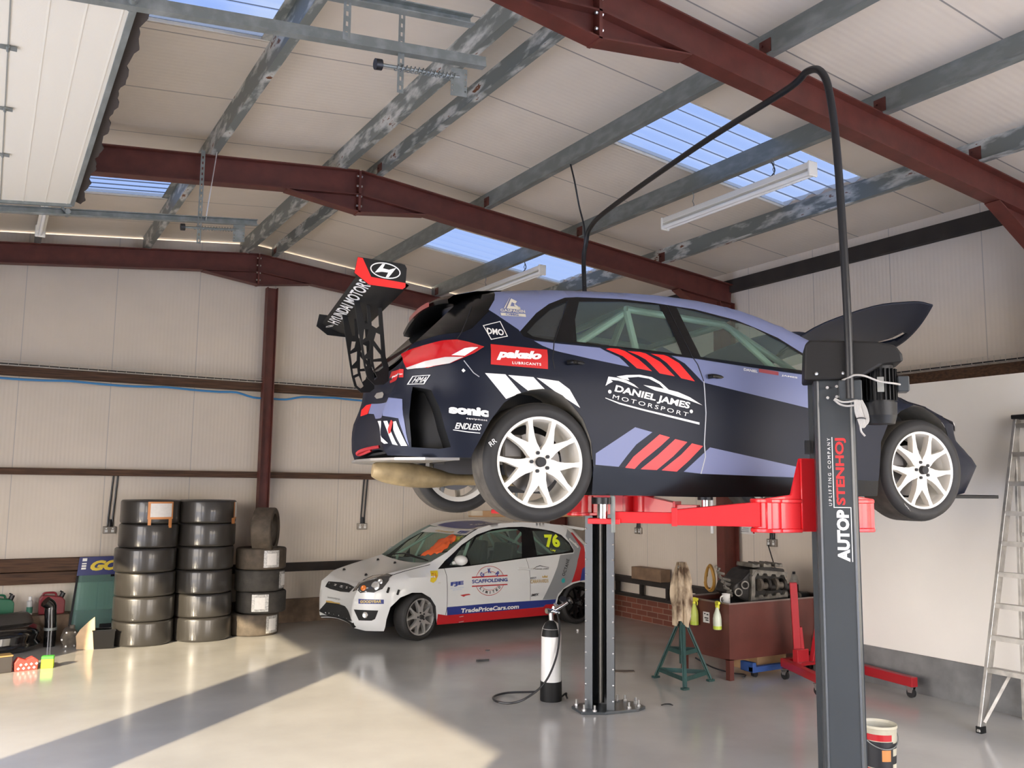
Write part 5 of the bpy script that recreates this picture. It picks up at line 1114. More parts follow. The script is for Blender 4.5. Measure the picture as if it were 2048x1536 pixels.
# orange cloth left on the scuttle
vm = MB(); random.seed(3)
def vest(u, v):
    a = u*1.0; b = v; f = .02*math.sin(9*a+4*b)+.014*math.sin(17*b-6*a)
    x, y = 2.16-.36*b*(.8+.3*math.sin(3*a)), .24+.40*a+.05*math.sin(5*b)
    h = BV2.ray_cast(Vector((x, y, 2)), Vector((0, 0, -1)))[0]; z = h.z if h else .9
    return Vector((x, y, z+.030+.05*math.sin(PI*u)*math.sin(PI*v)+abs(f)))
random.seed(7)
vest_o = Matrix.Translation(B2.location) @ Matrix.Rotation(B2.rotation_euler.z, 4, 'Z')
vp = [[vest_o @ vest(i/16, j/12) for j in range(13)] for i in range(17)]
def vpatch(i0, i1, j0, j1, d=0.):
    b = MB(); b.add([vp[i][j]+Vector((0, -d*.5, d)) for i in range(i0, i1+1) for j in range(j0, j1+1)], [(a*(j1-j0+1)+c, (a+1)*(j1-j0+1)+c, (a+1)*(j1-j0+1)+c+1, a*(j1-j0+1)+c+1) for a in range(i1-i0) for c in range(j1-j0)]); return b
vt = thing('cloth', 'crumpled orange and white cloth lying at the base of the small car windscreen', 'cloth', (0, 0, 0))
m_or = mat('cloth_orange', (.80, .13, .03), .7); vb = vpatch(0, 16, 0, 12).build('fabric', m_or, vt, smooth=60); sd = vb.modifiers.new('t', 'SOLIDIFY'); sd.thickness = .008
vpatch(3, 10, 0, 3, .006).build('white_patch', m_dwhite, vt, smooth=60); vpatch(9, 15, 5, 7, .006).build('reflective_band', m_dwhite, vt, smooth=60); vpatch(10, 13, 0, 3, .006).build('purple_patch', mat('cloth_purple', (.16, .05, .30), .7), vt, smooth=60)
# long carton across the roof
ct = thing('long_carton', 'long narrow cardboard carton lying across the roof of the small white car', 'box', (6.66, 10.70, 1.418), math.radians(-8.5))
m_card = mat('cardboard', (.42, .25, .12), .8, var=.12, vs=6)
MB().box((-.86, -.07, 0), (.86, .07, .085)).build('carton', m_card, ct, smooth=False, bevel=.004); MB().box((-.868, -.072, .02), (-.70, .072, .087)).box((.74, -.072, .02), (.80, .072, .087)).build('packing_tape', mat('brown_tape', (.50, .42, .30), .3), ct, smooth=False)
# ================================================================ two-post lift
m_post = mat('lift_charcoal', (.040, .046, .050), .32, var=.06, vs=2, coat=.2); m_lred2 = mat('lift_red', (.72, .012, .018), .33, coat=.3); m_bolt = mat('bright_bolt', (.75, .74, .72), .3, .8); m_chrome = mat('chrome', (.7, .7, .7), .15, 1.)
LF = thing('two_post_lift', 'charcoal two-post car lift with red arms and an overhead cable loop, carrying the race car', 'car lift', (4.265, 4.66, 0), PSI)
# local x along the car, y away from the camera
def lp(x, y): return Vector((x, y, 0))
H = 2.62
TW = math.radians(-35)                                             # the columns stand turned towards the back of the car
YN, YFa = -1.495, 1.495
def place(o, y, f=1):
    o.location = (0, y, 0); o.rotation_euler = (0, 0, TW); return o
def post(name, y, f, h):
    """folded steel column, open side towards the car"""
    b = MB()
    prof = [(-.086, -.10*f), (-.102, -.082*f), (-.102, .085*f), (-.124, .085*f), (-.124, .10*f), (-.06, .10*f), (-.06, .09*f), (-.095, .09*f), (-.095, -.08*f), (-.08, -.093*f), (.08, -.093*f), (.095, -.08*f), (.095, .09*f), (.06, .09*f), (.06, .10*f), (.124, .10*f), (.124, .085*f), (.102, .085*f), (.102, -.082*f), (.086, -.10*f)]
    n = len(prof); vs = [(x, q, z) for z in (.02, h) for x, q in prof]
    b.add(vs, [(i, (i+1) % n, n+(i+1) % n, n+i) for i in range(n)])
    for x in (-.083, .083): b.cyl((x, -.099*f, .03), (x, -.099*f, h), .007, n=8)
    return place(b.build(name, m_post, LF, smooth=30), y)
cN = post('column', YN, 1, H); cF = post('column', YFa, -1, H)
for c, f in ((cN, 1), (cF, -1)):
    MB().cyl((0, .02*f, .06), (0, .02*f, H-.1), .026, n=14).build('lifting_screw', mat('greased_steel', (.10, .095, .085), .35, .8), c)
    for x in (-.115, .115):
        for k in range(20): MB().ball((x, .101*f, .09+.128*k), .0085, 8).build('screw_head', m_bolt, c)
bp = MB(); bp.prism([(-.24, -.13), (-.06, -.19), (.26, -.17), (.36, -.10), (.36, .05), (.26, .16), (-.18, .15), (-.24, .08)], (0, YFa, 0), (1, 0, 0), (0, 1, 0), .022); pF = bp.build('base_plate', m_post, LF, smooth=False, bevel=.003)
bp = MB(); bp.prism([(-.30, -.20), (.30, -.20), (.30, .20), (-.30, .20)], (0, YN, 0), (1, 0, 0), (0, 1, 0), .022); pN = bp.build('base_plate', m_post, LF, smooth=False, bevel=.003)
for p, pts in ((pF, [(-.205, YFa-.10), (-.19, YFa+.09), (-.13, YFa-.145), (.19, YFa-.13), (.30, YFa-.09), (.325, YFa+.01), (.27, YFa+.11), (.21, YFa+.13)]), (pN, [(-.25, YN-.15), (.25, YN-.15), (-.25, YN+.15), (.25, YN+.15)])):
    for x, y in pts: MB().cyl((x, y, .02), (x, y, .036), .018, n=6).cyl((x, y, .036), (x, y, .072), .009, n=8).build('anchor_bolt', m_bolt, p, smooth=30)
# top cover with drive motor on the near column
cv = MB(); cv.prism([(-.155, 2.435), (.10, 2.435), (.15, 2.455), (.25, 2.515), (.345, 2.525), (.34, 2.565), (.31, 2.61), (.22, 2.635), (-.12, 2.655), (-.145, 2.63), (-.15, 2.55)], (0, -.15, 0), (1, 0, 0), (0, 0, 1), .27, (0, 1, 0)); cvo = place(cv.build('top_cover', mat('cover_black', (.014, .013, .012), .5, spec=.3), LF, smooth=False, bevel=.012, seg=2), YN)
for x in (-.09, .045): MB().ball((x, -.152, 2.468), .010, 8).build('cover_screw', m_bolt, cvo)
mo = MB(); mo.cyl((.235, 0, 2.52), (.235, 0, 2.32), .078, n=28); mo.cyl((.235, 0, 2.32), (.235, 0, 2.25), .092, .090, 28); mo.cyl((.235, 0, 2.25), (.235, 0, 2.205), .090, .078, 28)
for k in range(24):
    a = 2*PI*k/24; mo.bar((.235+.087*math.cos(a), .087*math.sin(a), 2.5), (.235+.087*math.cos(a), .087*math.sin(a), 2.33), .005, .018, (math.cos(a), math.sin(a), 0))
mo = place(mo.build('drive_motor', mat('motor_black', (.010, .010, .010), .45, spec=.3), LF, smooth=30), YN)
MB().box((.218, -.100, 2.37), (.252, -.097, 2.45)).build('rating_plate', mat('plate_silver', (.35, .35, .32), .4, .5), mo, smooth=False)
MB().box((.325, -.05, 2.375), (.385, .05, 2.46)).build('terminal_box', m_post, mo, smooth=False, bevel=.006)
place(MB().box((.02, -.165, 2.315), (.135, -.105, 2.43)).build('junction_box', m_post, LF, smooth=False, bevel=.005), YN)
for x, z in ((.012, 2.40), (.012, 2.345), (-.035, 2.395), (-.035, 2.34)): place(MB().cyl((x, -.105, z), (x, -.130, z), .008, n=8).build('bracket_bolt', m_bolt, LF), YN)
m_grey = mat('grey_flex', (.42, .40, .37), .5); Yc = -.18
cb = MB(); cb.tube(smooth_path([(.04, Yc+.03, 2.43), (.07, Yc, 2.44), (.10, Yc-.01, 2.452), (.15, Yc-.01, 2.445), (.22, Yc+.02, 2.42), (.29, Yc+.04, 2.41), (.335, -.06, 2.412)], 5), .0055, 8); place(cb.build('motor_cable', m_grey, LF), YN)
cb = MB(); cb.tube(smooth_path([(-.005, Yc, 2.33), (.03, Yc, 2.312), (.07, Yc, 2.312), (.105, Yc, 2.318), (.125, Yc, 2.305)], 5), .0055, 8); cb.tube(smooth_path([(-.008, Yc, 2.325), (.02, Yc, 2.30), (.055, Yc, 2.29), (.09, Yc, 2.292), (.115, Yc, 2.285)], 5), .0055, 8)
for k in range(6):
    o = .006*k; cb.tube(smooth_path([(.095+o*.7, Yc, 2.32), (.095+o, Yc-.006, 2.26), (.11+o, Yc, 2.21), (.122+o*.5, Yc, 2.175+.01*(k % 2)), (.13+o, Yc+.004, 2.21), (.122+o, Yc+.006, 2.27), (.10+o, Yc+.004, 2.32)], 4), .0042, 6)
cb.tube(smooth_path([(.118, Yc, 2.19), (.122, Yc, 2.155), (.14, Yc, 2.13)], 4), .0055, 6); cbo = place(cb.build('coiled_cable', m_grey, LF), YN)
MB().lathe([(.024, -.003), (.026, 0), (.024, .003)], (.122, Yc, 2.22), (0, .2, 1), 14).build('cable_tie', m_black, cbo)
# overhead conduit between the columns
def lw(p): 
    q = Vector(p) - Vector((4.265, 4.66, 0)); c, s_ = math.cos(-PSI), math.sin(-PSI); return Vector((q.x*c-q.y*s_, q.x*s_+q.y*c, q.z))
cd = [lw(p) for p in ((3.895, 3.03, 2.33), (3.895, 3.03, 2.8), (3.90, 3.06, 3.6), (3.905, 3.10, 4.02), (3.925, 3.17, 4.21), (3.96, 3.30, 4.28), (4.02, 3.52, 4.265), (4.2, 4.47, 4.28), (4.50, 5.9, 4.265), (4.60, 6.33, 4.22), (4.635, 6.45, 4.10), (4.645, 6.50, 3.9), (4.63, 6.42, 3.2), (4.60, 6.25, 2.55))]
MB().tube(smooth_path(cd, 8), .0215, 12).build('overhead_conduit', m_black, LF)
MB().tube(smooth_path([lw(p) for p in ((4.38, 6.34, 4.78), (4.40, 6.30, 4.6), (4.47, 6.33, 4.40), (4.58, 6.40, 4.22), (4.625, 6.46, 4.05), (4.625, 6.46, 3.7))], 6), .008, 8).build('suspension_cable', m_black, LF)
# carriages and swing arms
AZ = 1.70
def carriage(y, f):
    b = MB(); b.box((-.14, y+.105*f, 1.62), (.14, y+.135*f, 2.02)).box((-.055, y-.06*f, 1.60), (.07, y+.10*f, 2.05))
    for s in (-1, 1): b.prism([(s*.14, 1.62), (s*.36, 1.62), (s*.36, 1.80), (s*.20, 1.82), (s*.14, 2.02)][::s], (0, y+.115*f, 0), (1, 0, 0), (0, 0, 1), .018*f, (0, f, 0))
    for s in (-1, 1):
        for z in (1.625, 1.785): b.cyl((s*.30, y+.19*f, z-.01), (s*.30, y+.19*f, z+.012), .095, n=24)
        for z in (1.625, 1.785): b.box((min(s*.14, s*.34), min(y+.10*f, y+.22*f), z-.01), (max(s*.14, s*.34), max(y+.10*f, y+.22*f), z+.012))
    return b.build('carriage', m_lred2, LF, smooth=30, bevel=.004)
def arm(p0, p1, drop=0.):
    """telescopic arm from pivot p0 to pad p1 (local xy)"""
    p0, p1 = Vector((*p0, 0)), Vector((*p1, 0)); d = (p1-p0).normalized(); L = (p1-p0).length; n = Vector((-d.y, d.x, 0)); z0 = 1.70
    b = MB(); b.cyl(p0+Vector((0, 0, 1.635)), p0+Vector((0, 0, 1.785)), .082, n=28)
    def beam(a0, a1, h0, h1, w0, w1, zb):
        vs = []
        for a, h, w in ((a0, h0, w0), (a1, h1, w1)):
            q = p0+d*a
            for sw, z in ((-1, zb), (1, zb), (1, zb+h), (-1, zb+h)): vs.append(q+n*(sw*w/2)+Vector((0, 0, z)))
        b.add(vs, [(0,1,2,3)[::-1],(4,5,6,7),(0,1,5,4),(1,2,6,5),(2,3,7,6),(3,0,4,7)])
    m_ = L*.56
    beam(.05, m_, .135, .085, .15, .11, 1.645); o = b.build('swing_arm', m_lred2, LF, smooth=30, bevel=.003)
    c = MB(); b = c; beam(m_*.6, L-.06, .062, .062, .075, .075, 1.652); beam(L-.10, L+.08, .03, .03, .13, .11, 1.645); c.build('arm_extension', m_lred2, o, smooth=False, bevel=.003)
    c = MB(); b = c; beam(m_*.97, m_*1.03, .10, .10, .125, .12, 1.640); c.build('arm_collar', m_lred2, o, smooth=False, bevel=.002)
    pz = p1; MB().cyl(pz+Vector((0, 0, 1.66)), pz+Vector((0, 0, 1.755)), .030, n=18).build('pad_spindle', m_chrome, o)
    MB().cyl(pz+Vector((0, 0, 1.755)), pz+Vector((0, 0, 1.792)), .062, n=24).build('rubber_pad', m_black, o)
    MB().tube([p0+d*(L*.93)+n*.07+Vector((0, 0, 1.60)), p0+d*(L*.93)+n*.07+Vector((0, 0, 1.80))], .012, 8).build('pin', m_galv, o)
    return o
for y, f in ((YN, 1), (YFa, -1)):
    carriage(y, f)
    arm((-.30, y+.19*f), (-1.10, y+.62*f)); arm((.30, y+.19*f), (.62, y+.66*f))
# lettering up the near column
fy = -.1012
lt = MB(); text3(lt, 'AUTOP', (.055, fy, 1.475), (0, 0, .27), (-.062, 0, 0), .05, 0, 1.0); lt.prism([(.064, 1.475), (.068, 1.475), (.068, 1.755), (.064, 1.755)], (0, fy, 0), (1, 0, 0), (0, 0, 1), .0006, (0, -1, 0)); lt.prism([(-.020, 1.755), (.068, 1.755), (.068, 1.759), (-.020, 1.759)], (0, fy, 0), (1, 0, 0), (0, 0, 1), .0006, (0, -1, 0)); lt.prism([(-.020, 1.755), (-.016, 1.755), (-.016, 2.13), (-.020, 2.13)], (0, fy, 0), (1, 0, 0), (0, 0, 1), .0006, (0, -1, 0))
text3(lt, 'UPLIFTING COMPANY', (-.027, fy, 1.765), (0, 0, .36), (-.016, 0, 0), .0, 0, 1.6)
lt.build('column_lettering', m_dwhite, cN, smooth=False)
lr = MB(); text3(lr, 'STENHOJ', (.052, fy, 1.770), (0, 0, .355), (-.056, 0, 0), .03, 0, 1.0); lr.build('column_lettering', mat('letter_red', (.75, .03, .03), .4), cN, smooth=False)
MB().box((-.150, .02, 2.045), (-.124, .08, 2.12)).build('limit_switch', m_black, cN, smooth=False)
# ================================================================ tyres
m_wrap = mat('shrink_wrapped_rubber', (.030, .027, .024), .34, coat=.35, bump=.10, bs=5, stretch=(9, 9, .6))
m_worn = mat('worn_slick_brown', (.075, .058, .042), .75, var=.35, vs=10, bump=.2, bs=50)
m_wornb = mat('worn_slick_grey', (.040, .036, .031), .72, var=.35, vs=10, bump=.2, bs=50)
m_paper = mat('paper_white', (.75, .73, .70), .6, var=.04, vs=40); m_ptape = mat('parcel_orange', (.62, .26, .09), .45); m_film = mat('clear_film', (.45, .44, .42), .18, var=.4, vs=60)
def tyre(R, w, rim, m, label, loc, group, rot=None):
    t = thing('racing_tyre', label, 'tyre', loc, group=group)
    MB().lathe(stack_prof(R, w, rim), (0, 0, w/2), n=72, closed=True).build('carcass', m, t, smooth=50)
    if rot: t.rotation_euler = rot
    return t
def patch(t, R, a0, a1, z0, z1, m, name, d=.003):
    """label on the tread between two bearings (degrees)"""
    b = MB(); n = 10
    b.grid(lambda u, v: (((R+d)*math.cos(math.radians(a0+(a1-a0)*u))), ((R+d)*math.sin(math.radians(a0+(a1-a0)*u))), z0+(z1-z0)*v), n, 1); return b.build(name, m, t, smooth=60)
words = ['bottom', 'second', 'third', 'fourth', 'fifth', 'top']
random.seed(11)
for (cx, cy, nm, lab) in ((1.68, 11.13, 'left-hand', 'L'), (2.345, 11.15, 'middle', 'M')):
    for k in range(6):
        R = .335 + random.uniform(-.006, .006); w = .274
        jx, jy = random.uniform(-.018, .018), random.uniform(-.012, .012)
        t = tyre(R, w-.001, .225, m_wrap, 'glossy film-wrapped tyre, %s of six in the %s stack' % (words[k], 'tall stack beside the windscreen' if lab == 'L' else 'tall stack between two other stacks'), (cx+jx, cy+jy, w*k), 'film-wrapped tyres in two tall stacks')
        if k == 5 and lab == 'L':
            patch(t, R, -104, -52, .055, .255, m_ptape, 'parcel_tape'); patch(t, R, -99, -56, .080, .235, m_paper, 'delivery_note', .006); patch(t, R, -103, -97, -.03, .06, m_ptape, 'parcel_tape'); patch(t, R, -62, -54, -.045, .06, m_ptape, 'parcel_tape')
        if k == 5 and lab == 'M': patch(t, R, -38, -8, .05, .25, m_ptape, 'parcel_tape'); patch(t, R, -34, -6, .07, .25, m_paper, 'delivery_note', .006); patch(t, R, -45, -30, -.01, .06, m_ptape, 'parcel_tape')
        if k == 0 and lab == 'L': patch(t, R-.004, -104, -86, .05, .13, mat('worn_grey_patch', (.16, .15, .14), .5), 'scuff')
for k in range(4):
    R = (.295, .302, .300, .305)[k]; ox = (-.045, .03, -.0, .01)[k]
    t = tyre(R, .261, .205, m_worn if k in (0, 3) else m_wornb, ('brown worn slick, bottom of the short stack beside the gable post', 'dark slick with a label at its left, second up in the short stack', 'dark slick with a label at its right edge, third up in the short stack', 'brown slick with a central label, top lying tyre of the short stack')[k], (3.03+ox, 11.20, .264*k), 'worn slicks in the short stack')
    a = (-62, -112, -40, -85)[k]
    patch(t, R, a-14, a+24, .03, .235, m_film, 'tape'); patch(t, R, a-7, a+16, .06, .20, m_paper, 'tyre_label', .006)
t = tyre(.275, .25, .20, m_worn, 'brown slick standing upright on top of the short stack', (3.0, 11.18, 1.30), 'worn slicks in the short stack')
t.rotation_euler = (math.radians(90), 0, math.radians(62)); t.location = (2.93, 11.12, 1.275)

# ================================================================ left corner: leaning windscreen, cans, bumper pile
LW = thing('loose_windscreen', 'loose tinted windscreen with a blue banner leaning behind the tyre stacks', 'windscreen', (1.66, 11.53, .015))
LWm = Matrix.Rotation(math.radians(-9), 4, 'X')
def lw_pt(x, z, d=0.):
    w = .74 - .10*(z/.95); cur = .10*(1-(x*x))-.02
    return LWm @ Vector((x*w, -cur*.6+d, z))
g = MB(); g.grid(lambda u, v: lw_pt(2*u-1, .0+.95*v), 20, 8); go = g.build('glass', glassmat('green_tinted_glass', (.34, .56, .50), .20, .03), LW, smooth=60); s_ = go.modifiers.new('t', 'SOLIDIFY'); s_.thickness = .006
g = MB(); g.grid(lambda u, v: lw_pt(2*u-1, .735+.215*v, -.006), 20, 2); g.build('banner', mat('banner_blue', (.012, .018, .12), .4), LW, smooth=60)
g = MB()
for x0, z0, x1, z1 in ((-1, 0, 1, .03), (-1, .0, -.965, .95), (.965, 0, 1, .95), (-.45, .71, .1, .735)): g.grid(lambda u, v: lw_pt(x0+(x1-x0)*u, z0+(z1-z0)*v, -.004), 16, 4)
g.grid(lambda u, v: lw_pt(-.55+1.1*u, .0+.17*v, -.004), 8, 2); g.build('black_border', m_gloss, LW, smooth=60)
v, f = glyphs('GOODYEAR', .06, .3, .95); g = MB(); g.add([lw_pt(-.80+1.62*p, .785+.12*q, -.012) for p, q in v], f); g.build('banner_lettering', mat('banner_yellow', (.70, .52, .03), .45), LW, smooth=False)
g = MB()
for zz, hh in ((.90, .035), (.865, .016), (.835, .02), (.805, .022)): g.grid(lambda u, v: lw_pt(-.945+.075*u, zz+hh*v, -.012), 2, 1)
g.build('banner_logo', m_dwhite, LW, smooth=False)
def jerry(name, loc, m, label, rz=0.):
    t = thing(name, label, 'fuel can', loc, rz); b = MB()
    b.prism([(-.13, 0), (.13, 0), (.135, .02), (.135, .15), (.10, .19), (-.06, .215), (-.11, .21), (-.135, .17), (-.135, .02)], (0, -.07, 0), (1, 0, 0), (0, 0, 1), .14, (0, 1, 0)); b.build('body', m, t, smooth=False, bevel=.018, seg=2)
    MB().tube(smooth_path([(-.10, 0, .20), (-.085, 0, .235), (-.02, 0, .24), (.03, 0, .232), (.045, 0, .20)], 4), .012, 8).build('handle', m, t); MB().cyl((.095, 0, .18), (.115, 0, .235), .026, n=14).build('cap', m_black, t); MB().tube([(.115, 0, .235), (.08, 0, .255)], .009, 8).build('spout', m_black, t)
MB_lg = MB().box((-.9, 11.58, 0), (.94, 11.81, .31)); struct('trim_2', MB_lg, m_blockwork, smooth=False)
jerry('fuel_can', (.76, 11.72, .312), mat('can_red', (.22, .012, .02), .4), 'dark red plastic fuel can on the low ledge left of the leaning windscreen')
jerry('fuel_can', (.24, 11.70, .312), mat('can_green', (.01, .13, .06), .4), 'green plastic fuel can on the low ledge at the left edge of the view')
t = thing('spray_can', 'slim white aerosol can standing between the green and red fuel cans', 'aerosol', (.535, 11.72, .312))
MB().lathe([(.031, 0), (.032, .01), (.032, .15), (.02, .165), (.014, .17)], n=18).build('can', mat('can_white', (.6, .6, .58), .3), t); MB().cyl((0, 0, .165), (0, 0, .205), .018, n=14).build('cap', m_white, t); MB().lathe([(.0325, .02), (.0325, .09)], n=18).build('label', mat('label_green', (.05, .2, .13), .5), t)
# old black bumpers and parts heaped on the floor
m_gb = mat('bumper_black', (.006, .006, .007), .15, coat=.7)
def curved(name, label, pts, prof, cat, m=m_gb):
    P = smooth_path(pts, 6); b = MB(); n = len(prof)
    for i, p in enumerate(P):
        d = (P[min(i+1, len(P)-1)]-P[max(0, i-1)]).normalized(); nn = Vector((d.y, -d.x, 0)).normalized()
        b.v += [tuple(p + nn*a + Vector((0, 0, c))) for a, c in prof]
    b.f = [(i*n+j, i*n+j+1, (i+1)*n+j+1, (i+1)*n+j) for i in range(len(P)-1) for j in range(n-1)]; b.m = [0]*len(b.f)
    o = b.build(name, m, None, smooth=50); sd = o.modifiers.new('t', 'SOLIDIFY'); sd.thickness = .012
    return tag(o, label, cat)
bumper1 = curved('loose_bumper', 'glossy black bumper lying on the floor at the far left', [(-.7, 11.00, .005), (-.1, 10.97, .005), (.30, 11.02, .005), (.52, 11.16, .01), (.60, 11.40, .02)], [(.02, .0), (.06, .05), (.03, .10), (.05, .16), (.02, .21), (-.03, .235), (-.10, .25)], 'bumper')
bumper2 = curved('loose_bumper', 'black bumper with a pale worn top edge stacked behind the glossy one, far left', [(-.7, 11.24, .22), (-.1, 11.23, .22), (.25, 11.27, .22), (.46, 11.36, .22), (.52, 11.44, .22)], [(.02, .0), (.05, .06), (.02, .12), (-.02, .15), (-.09, .155)], 'bumper', mat('bumper_grey', (.05, .045, .04), .35, var=.5, vs=3))
t = thing('intake_pipe', 'shiny black intake duct standing on end beside the red fuel can', 'duct', (.74, 11.34, 0))
MB().tube(smooth_path([(0, 0, .0), (0, 0, .2), (-.01, 0, .38), (-.015, 0, .45), (-.07, -.02, .50)], 5), [.062]*21, 20).build('duct', m_gb, t); MB().cyl((0, 0, .18), (0, 0, .21), .068, n=20).build('clamp', m_galv, t)
t = thing('gearbox', 'dirty metal gearbox casing on the floor left of the torn cardboard', 'gearbox', (.93, 11.20, 0))
m_cast = mat('dirty_casting', (.16, .135, .105), .6, .4, var=.4, vs=12, bump=.3, bs=30)
MB().lathe([(0, 0), (.09, 0), (.10, .04), (.085, .12), (.07, .20), (.055, .22), (0, .225)], (0, -.09, .10), (0, 1, .25), 14).box((-.07, -.06, 0), (.08, .08, .16)).cyl((.02, .0, .15), (.02, 0, .24), .03, n=10).build('casing', m_cast, t, smooth=40)
for k in range(6): MB().cyl((.085*math.cos(k*PI/3), -.11, .10+.085*math.sin(k*PI/3)), (.085*math.cos(k*PI/3), -.08, .10+.085*math.sin(k*PI/3)), .010, n=6).build('bolt', m_bolt, t)
t = tag(MB().prism([(0, 0), (.19, -.01), (.185, .18), (.175, .345), (.11, .29), (.03, .21), (-.01, .14), (.0, .06)], (.985, 10.98, .005), (.96, -.28, 0), (0, .12, .99), .006).build('cardboard_scrap', mat('cardboard_pale', (.60, .42, .25), .8, var=.12, vs=8, bump=.2, bs=12), smooth=False), 'torn brown cardboard sheet propped up in the sunlight beside the first tyre stack', 'cardboard')
t = thing('parts_tray', 'low black plastic tray on the floor between the cardboard and the first tyre stack', 'tray', (1.265, 10.99, 0), math.radians(-8))
b = MB(); b.box((-.10, -.09, 0), (.10, .11, .01)); b.add([(-.10, -.09, 0), (.10, -.09, 0), (.10, .11, 0), (-.10, .11, 0), (-.12, -.11, .20), (.11, -.11, .20), (.11, .13, .20), (-.12, .13, .20)], [(0,1,5,4),(1,2,6,5),(2,3,7,6),(3,0,4,7)]); b.build('shell', m_gb, t, smooth=False); MB().box((-.125, -.115, .195), (.115, -.10, .21)).build('rim', m_gb, t, smooth=False)
t = thing('glove_box', 'small red and white chequered carton on the floor at the far left', 'carton', (.46, 10.06, 0), .15)
b = MB(); b.prism([(-.10, 0), (.10, 0), (.105, .09), (.06, .125), (.0, .10), (-.07, .13), (-.105, .08)], (0, -.05, 0), (1, 0, 0), (0, 0, 1), .10, (0, 1, 0)); b.build('carton', mat('carton_red', (.62, .07, .05), .6), t, smooth=False, bevel=.006)
b = MB()
for i in range(4):
    for j in range(2):
        x, z = -.07+.046*i+.02*(j % 2), .025+.035*j; b.prism([(x-.014, z), (x, z-.014), (x+.014, z), (x, z+.014)], (0, -.052, 0), (1, 0, 0), (0, 0, 1), .002, (0, 1, 0))
b.build('check_pattern', m_dwhite, t, smooth=False)
t = thing('cleaner_carton', 'small bright yellow and green carton standing in the sunlit patch', 'carton', (.655, 10.07, 0), -.2)
MB().box((-.055, -.035, 0), (.055, .035, .10)).build('carton', mat('carton_lime', (.55, .75, .03), .5), t, smooth=False, bevel=.004); MB().box((-.056, -.036, .085), (.056, .036, .118)).build('lid', mat('carton_green', (.08, .50, .05), .5), t, smooth=False, bevel=.004)
t = thing('metal_tin', 'small dark tin with a gold rim on the floor at the left edge', 'tin', (.245, 10.03, 0), .2)
MB().box((-.09, -.06, 0), (.09, .06, .16)).build('tin', mat('tin_dark', (.04, .03, .02), .3), t, smooth=False, bevel=.006); MB().box((-.094, -.064, .15), (.094, .064, .168)).build('lid', mat('tin_gold', (.45, .28, .10), .3, .7), t, smooth=False, bevel=.004)

# ================================================================ gas cylinder
GC = thing('gas_cylinder', 'white gas cylinder with a black rubber boot and hose beside the far lift column', 'gas cylinder', (4.36, 6.58, 0))
MB().lathe([(0, .01), (.088, .01), (.088, .55), (.080, .61), (.058, .655), (.03, .675), (0, .68)], n=36).build('bottle', mat('cylinder_white', (.74, .73, .70), .3, coat=.3), GC)
MB().lathe([(0, 0), (.094, 0), (.096, .015), (.094, .165), (.086, .165)], n=36).build('rubber_boot', m_satin, GC, smooth=40)
MB().lathe([(.0885, .545), (.081, .605), (.06, .655), (.031, .677)], (0, 0, .002), n=30, a0=4.4, a1=6.5).build('neck_cover', m_satin, GC)
MB().cyl((0, 0, .67), (-.01, -.005, .75), .022, n=14).cyl((-.045, -.005, .755), (.04, -.01, .775), .018, n=12).cyl((.0, 0, .73), (.02, -.01, .80), .016, n=12).build('valve', m_chrome, GC)
rg = MB()
for q0, q1, r in (((.02, -.02, .77), (.075, -.04, .80), .020), ((.06, -.05, .79), (.06, .04, .81), .014), ((.075, -.04, .80), (.13, -.06, .835), .017), ((.0, -.03, .76), (.05, -.05, .745), .014), ((-.06, -.01, .765), (-.035, -.01, .765), .024)): rg.cyl(q0, q1, r, n=12)
rg = rg.build('regulator', m_chrome, GC, smooth=40)
for c, n in (((.145, -.065, .845), (.6, -.6, .5)), ((.10, -.03, .85), (-.3, -.6, .7))): MB().cyl(Vector(c), Vector(c)+Vector(n).normalized()*.02, .032, n=18).build('gauge', m_black, rg)
MB().tube(smooth_path([(.03, -.05, .75), (.02, -.10, .62), (-.03, -.13, .40), (-.13, -.10, .18), (-.27, -.02, .05), (-.40, .02, .016), (-.47, .14, .014), (-.40, .30, .014), (-.22, .36, .014), (-.09, .10, .06)], 7), .0095, 8).build('hose', m_black, GC)
MB().tube(smooth_path([(.09, -.02, .02), (.14, -.03, .05), (.16, .0, .02), (.13, -.06, .015)], 5), .008, 6).build('hose_end', m_black, GC)

# ================================================================ axle stand
AS = thing('axle_stand', 'green tripod axle stand with a dirty rag draped over its post', 'axle stand', (5.86, 6.56, 0))
m_grn = mat('stand_green', (.020, .060, .052), .5, var=.3, vs=8)
feet = [(-.09, .29), (.28, -.08), (-.19, -.24)]
for x, y in feet:
    MB().bar((x*.16, y*.16, .545), (x, y, .02), .042, .010, (x, y, .3)).bar((x*.16, y*.16, .545), (x, y, .02), .010, .034, (x, y, .3)).build('leg', m_grn, AS, smooth=False); MB().box((x-.035, y-.025, 0), (x+.035, y+.025, .02)).build('foot', m_grn, AS, smooth=False, bevel=.003)
for i in range(3):
    a, c = feet[i], feet[(i+1) % 3]
    MB().bar((a[0]*.9, a[1]*.9, .085), (c[0]*.9, c[1]*.9, .085), .008, .04).build('lower_brace', m_grn, AS, smooth=False); MB().bar((a[0]*.55, a[1]*.55, .30), (c[0]*.55, c[1]*.55, .30), .008, .04).build('upper_brace', m_grn, AS, smooth=False)
MB().tube([(0, 0, .18), (0, 0, .58)], .032, 16).build('collar', m_grn, AS); MB().tube([(0, 0, .3), (0, 0, 1.08)], .022, 14).build('post', m_galv, AS); MB().box((-.05, -.025, 1.08), (.05, .025, 1.10)).build('saddle', m_galv, AS, smooth=False)
rag = MB(); random.seed(5)
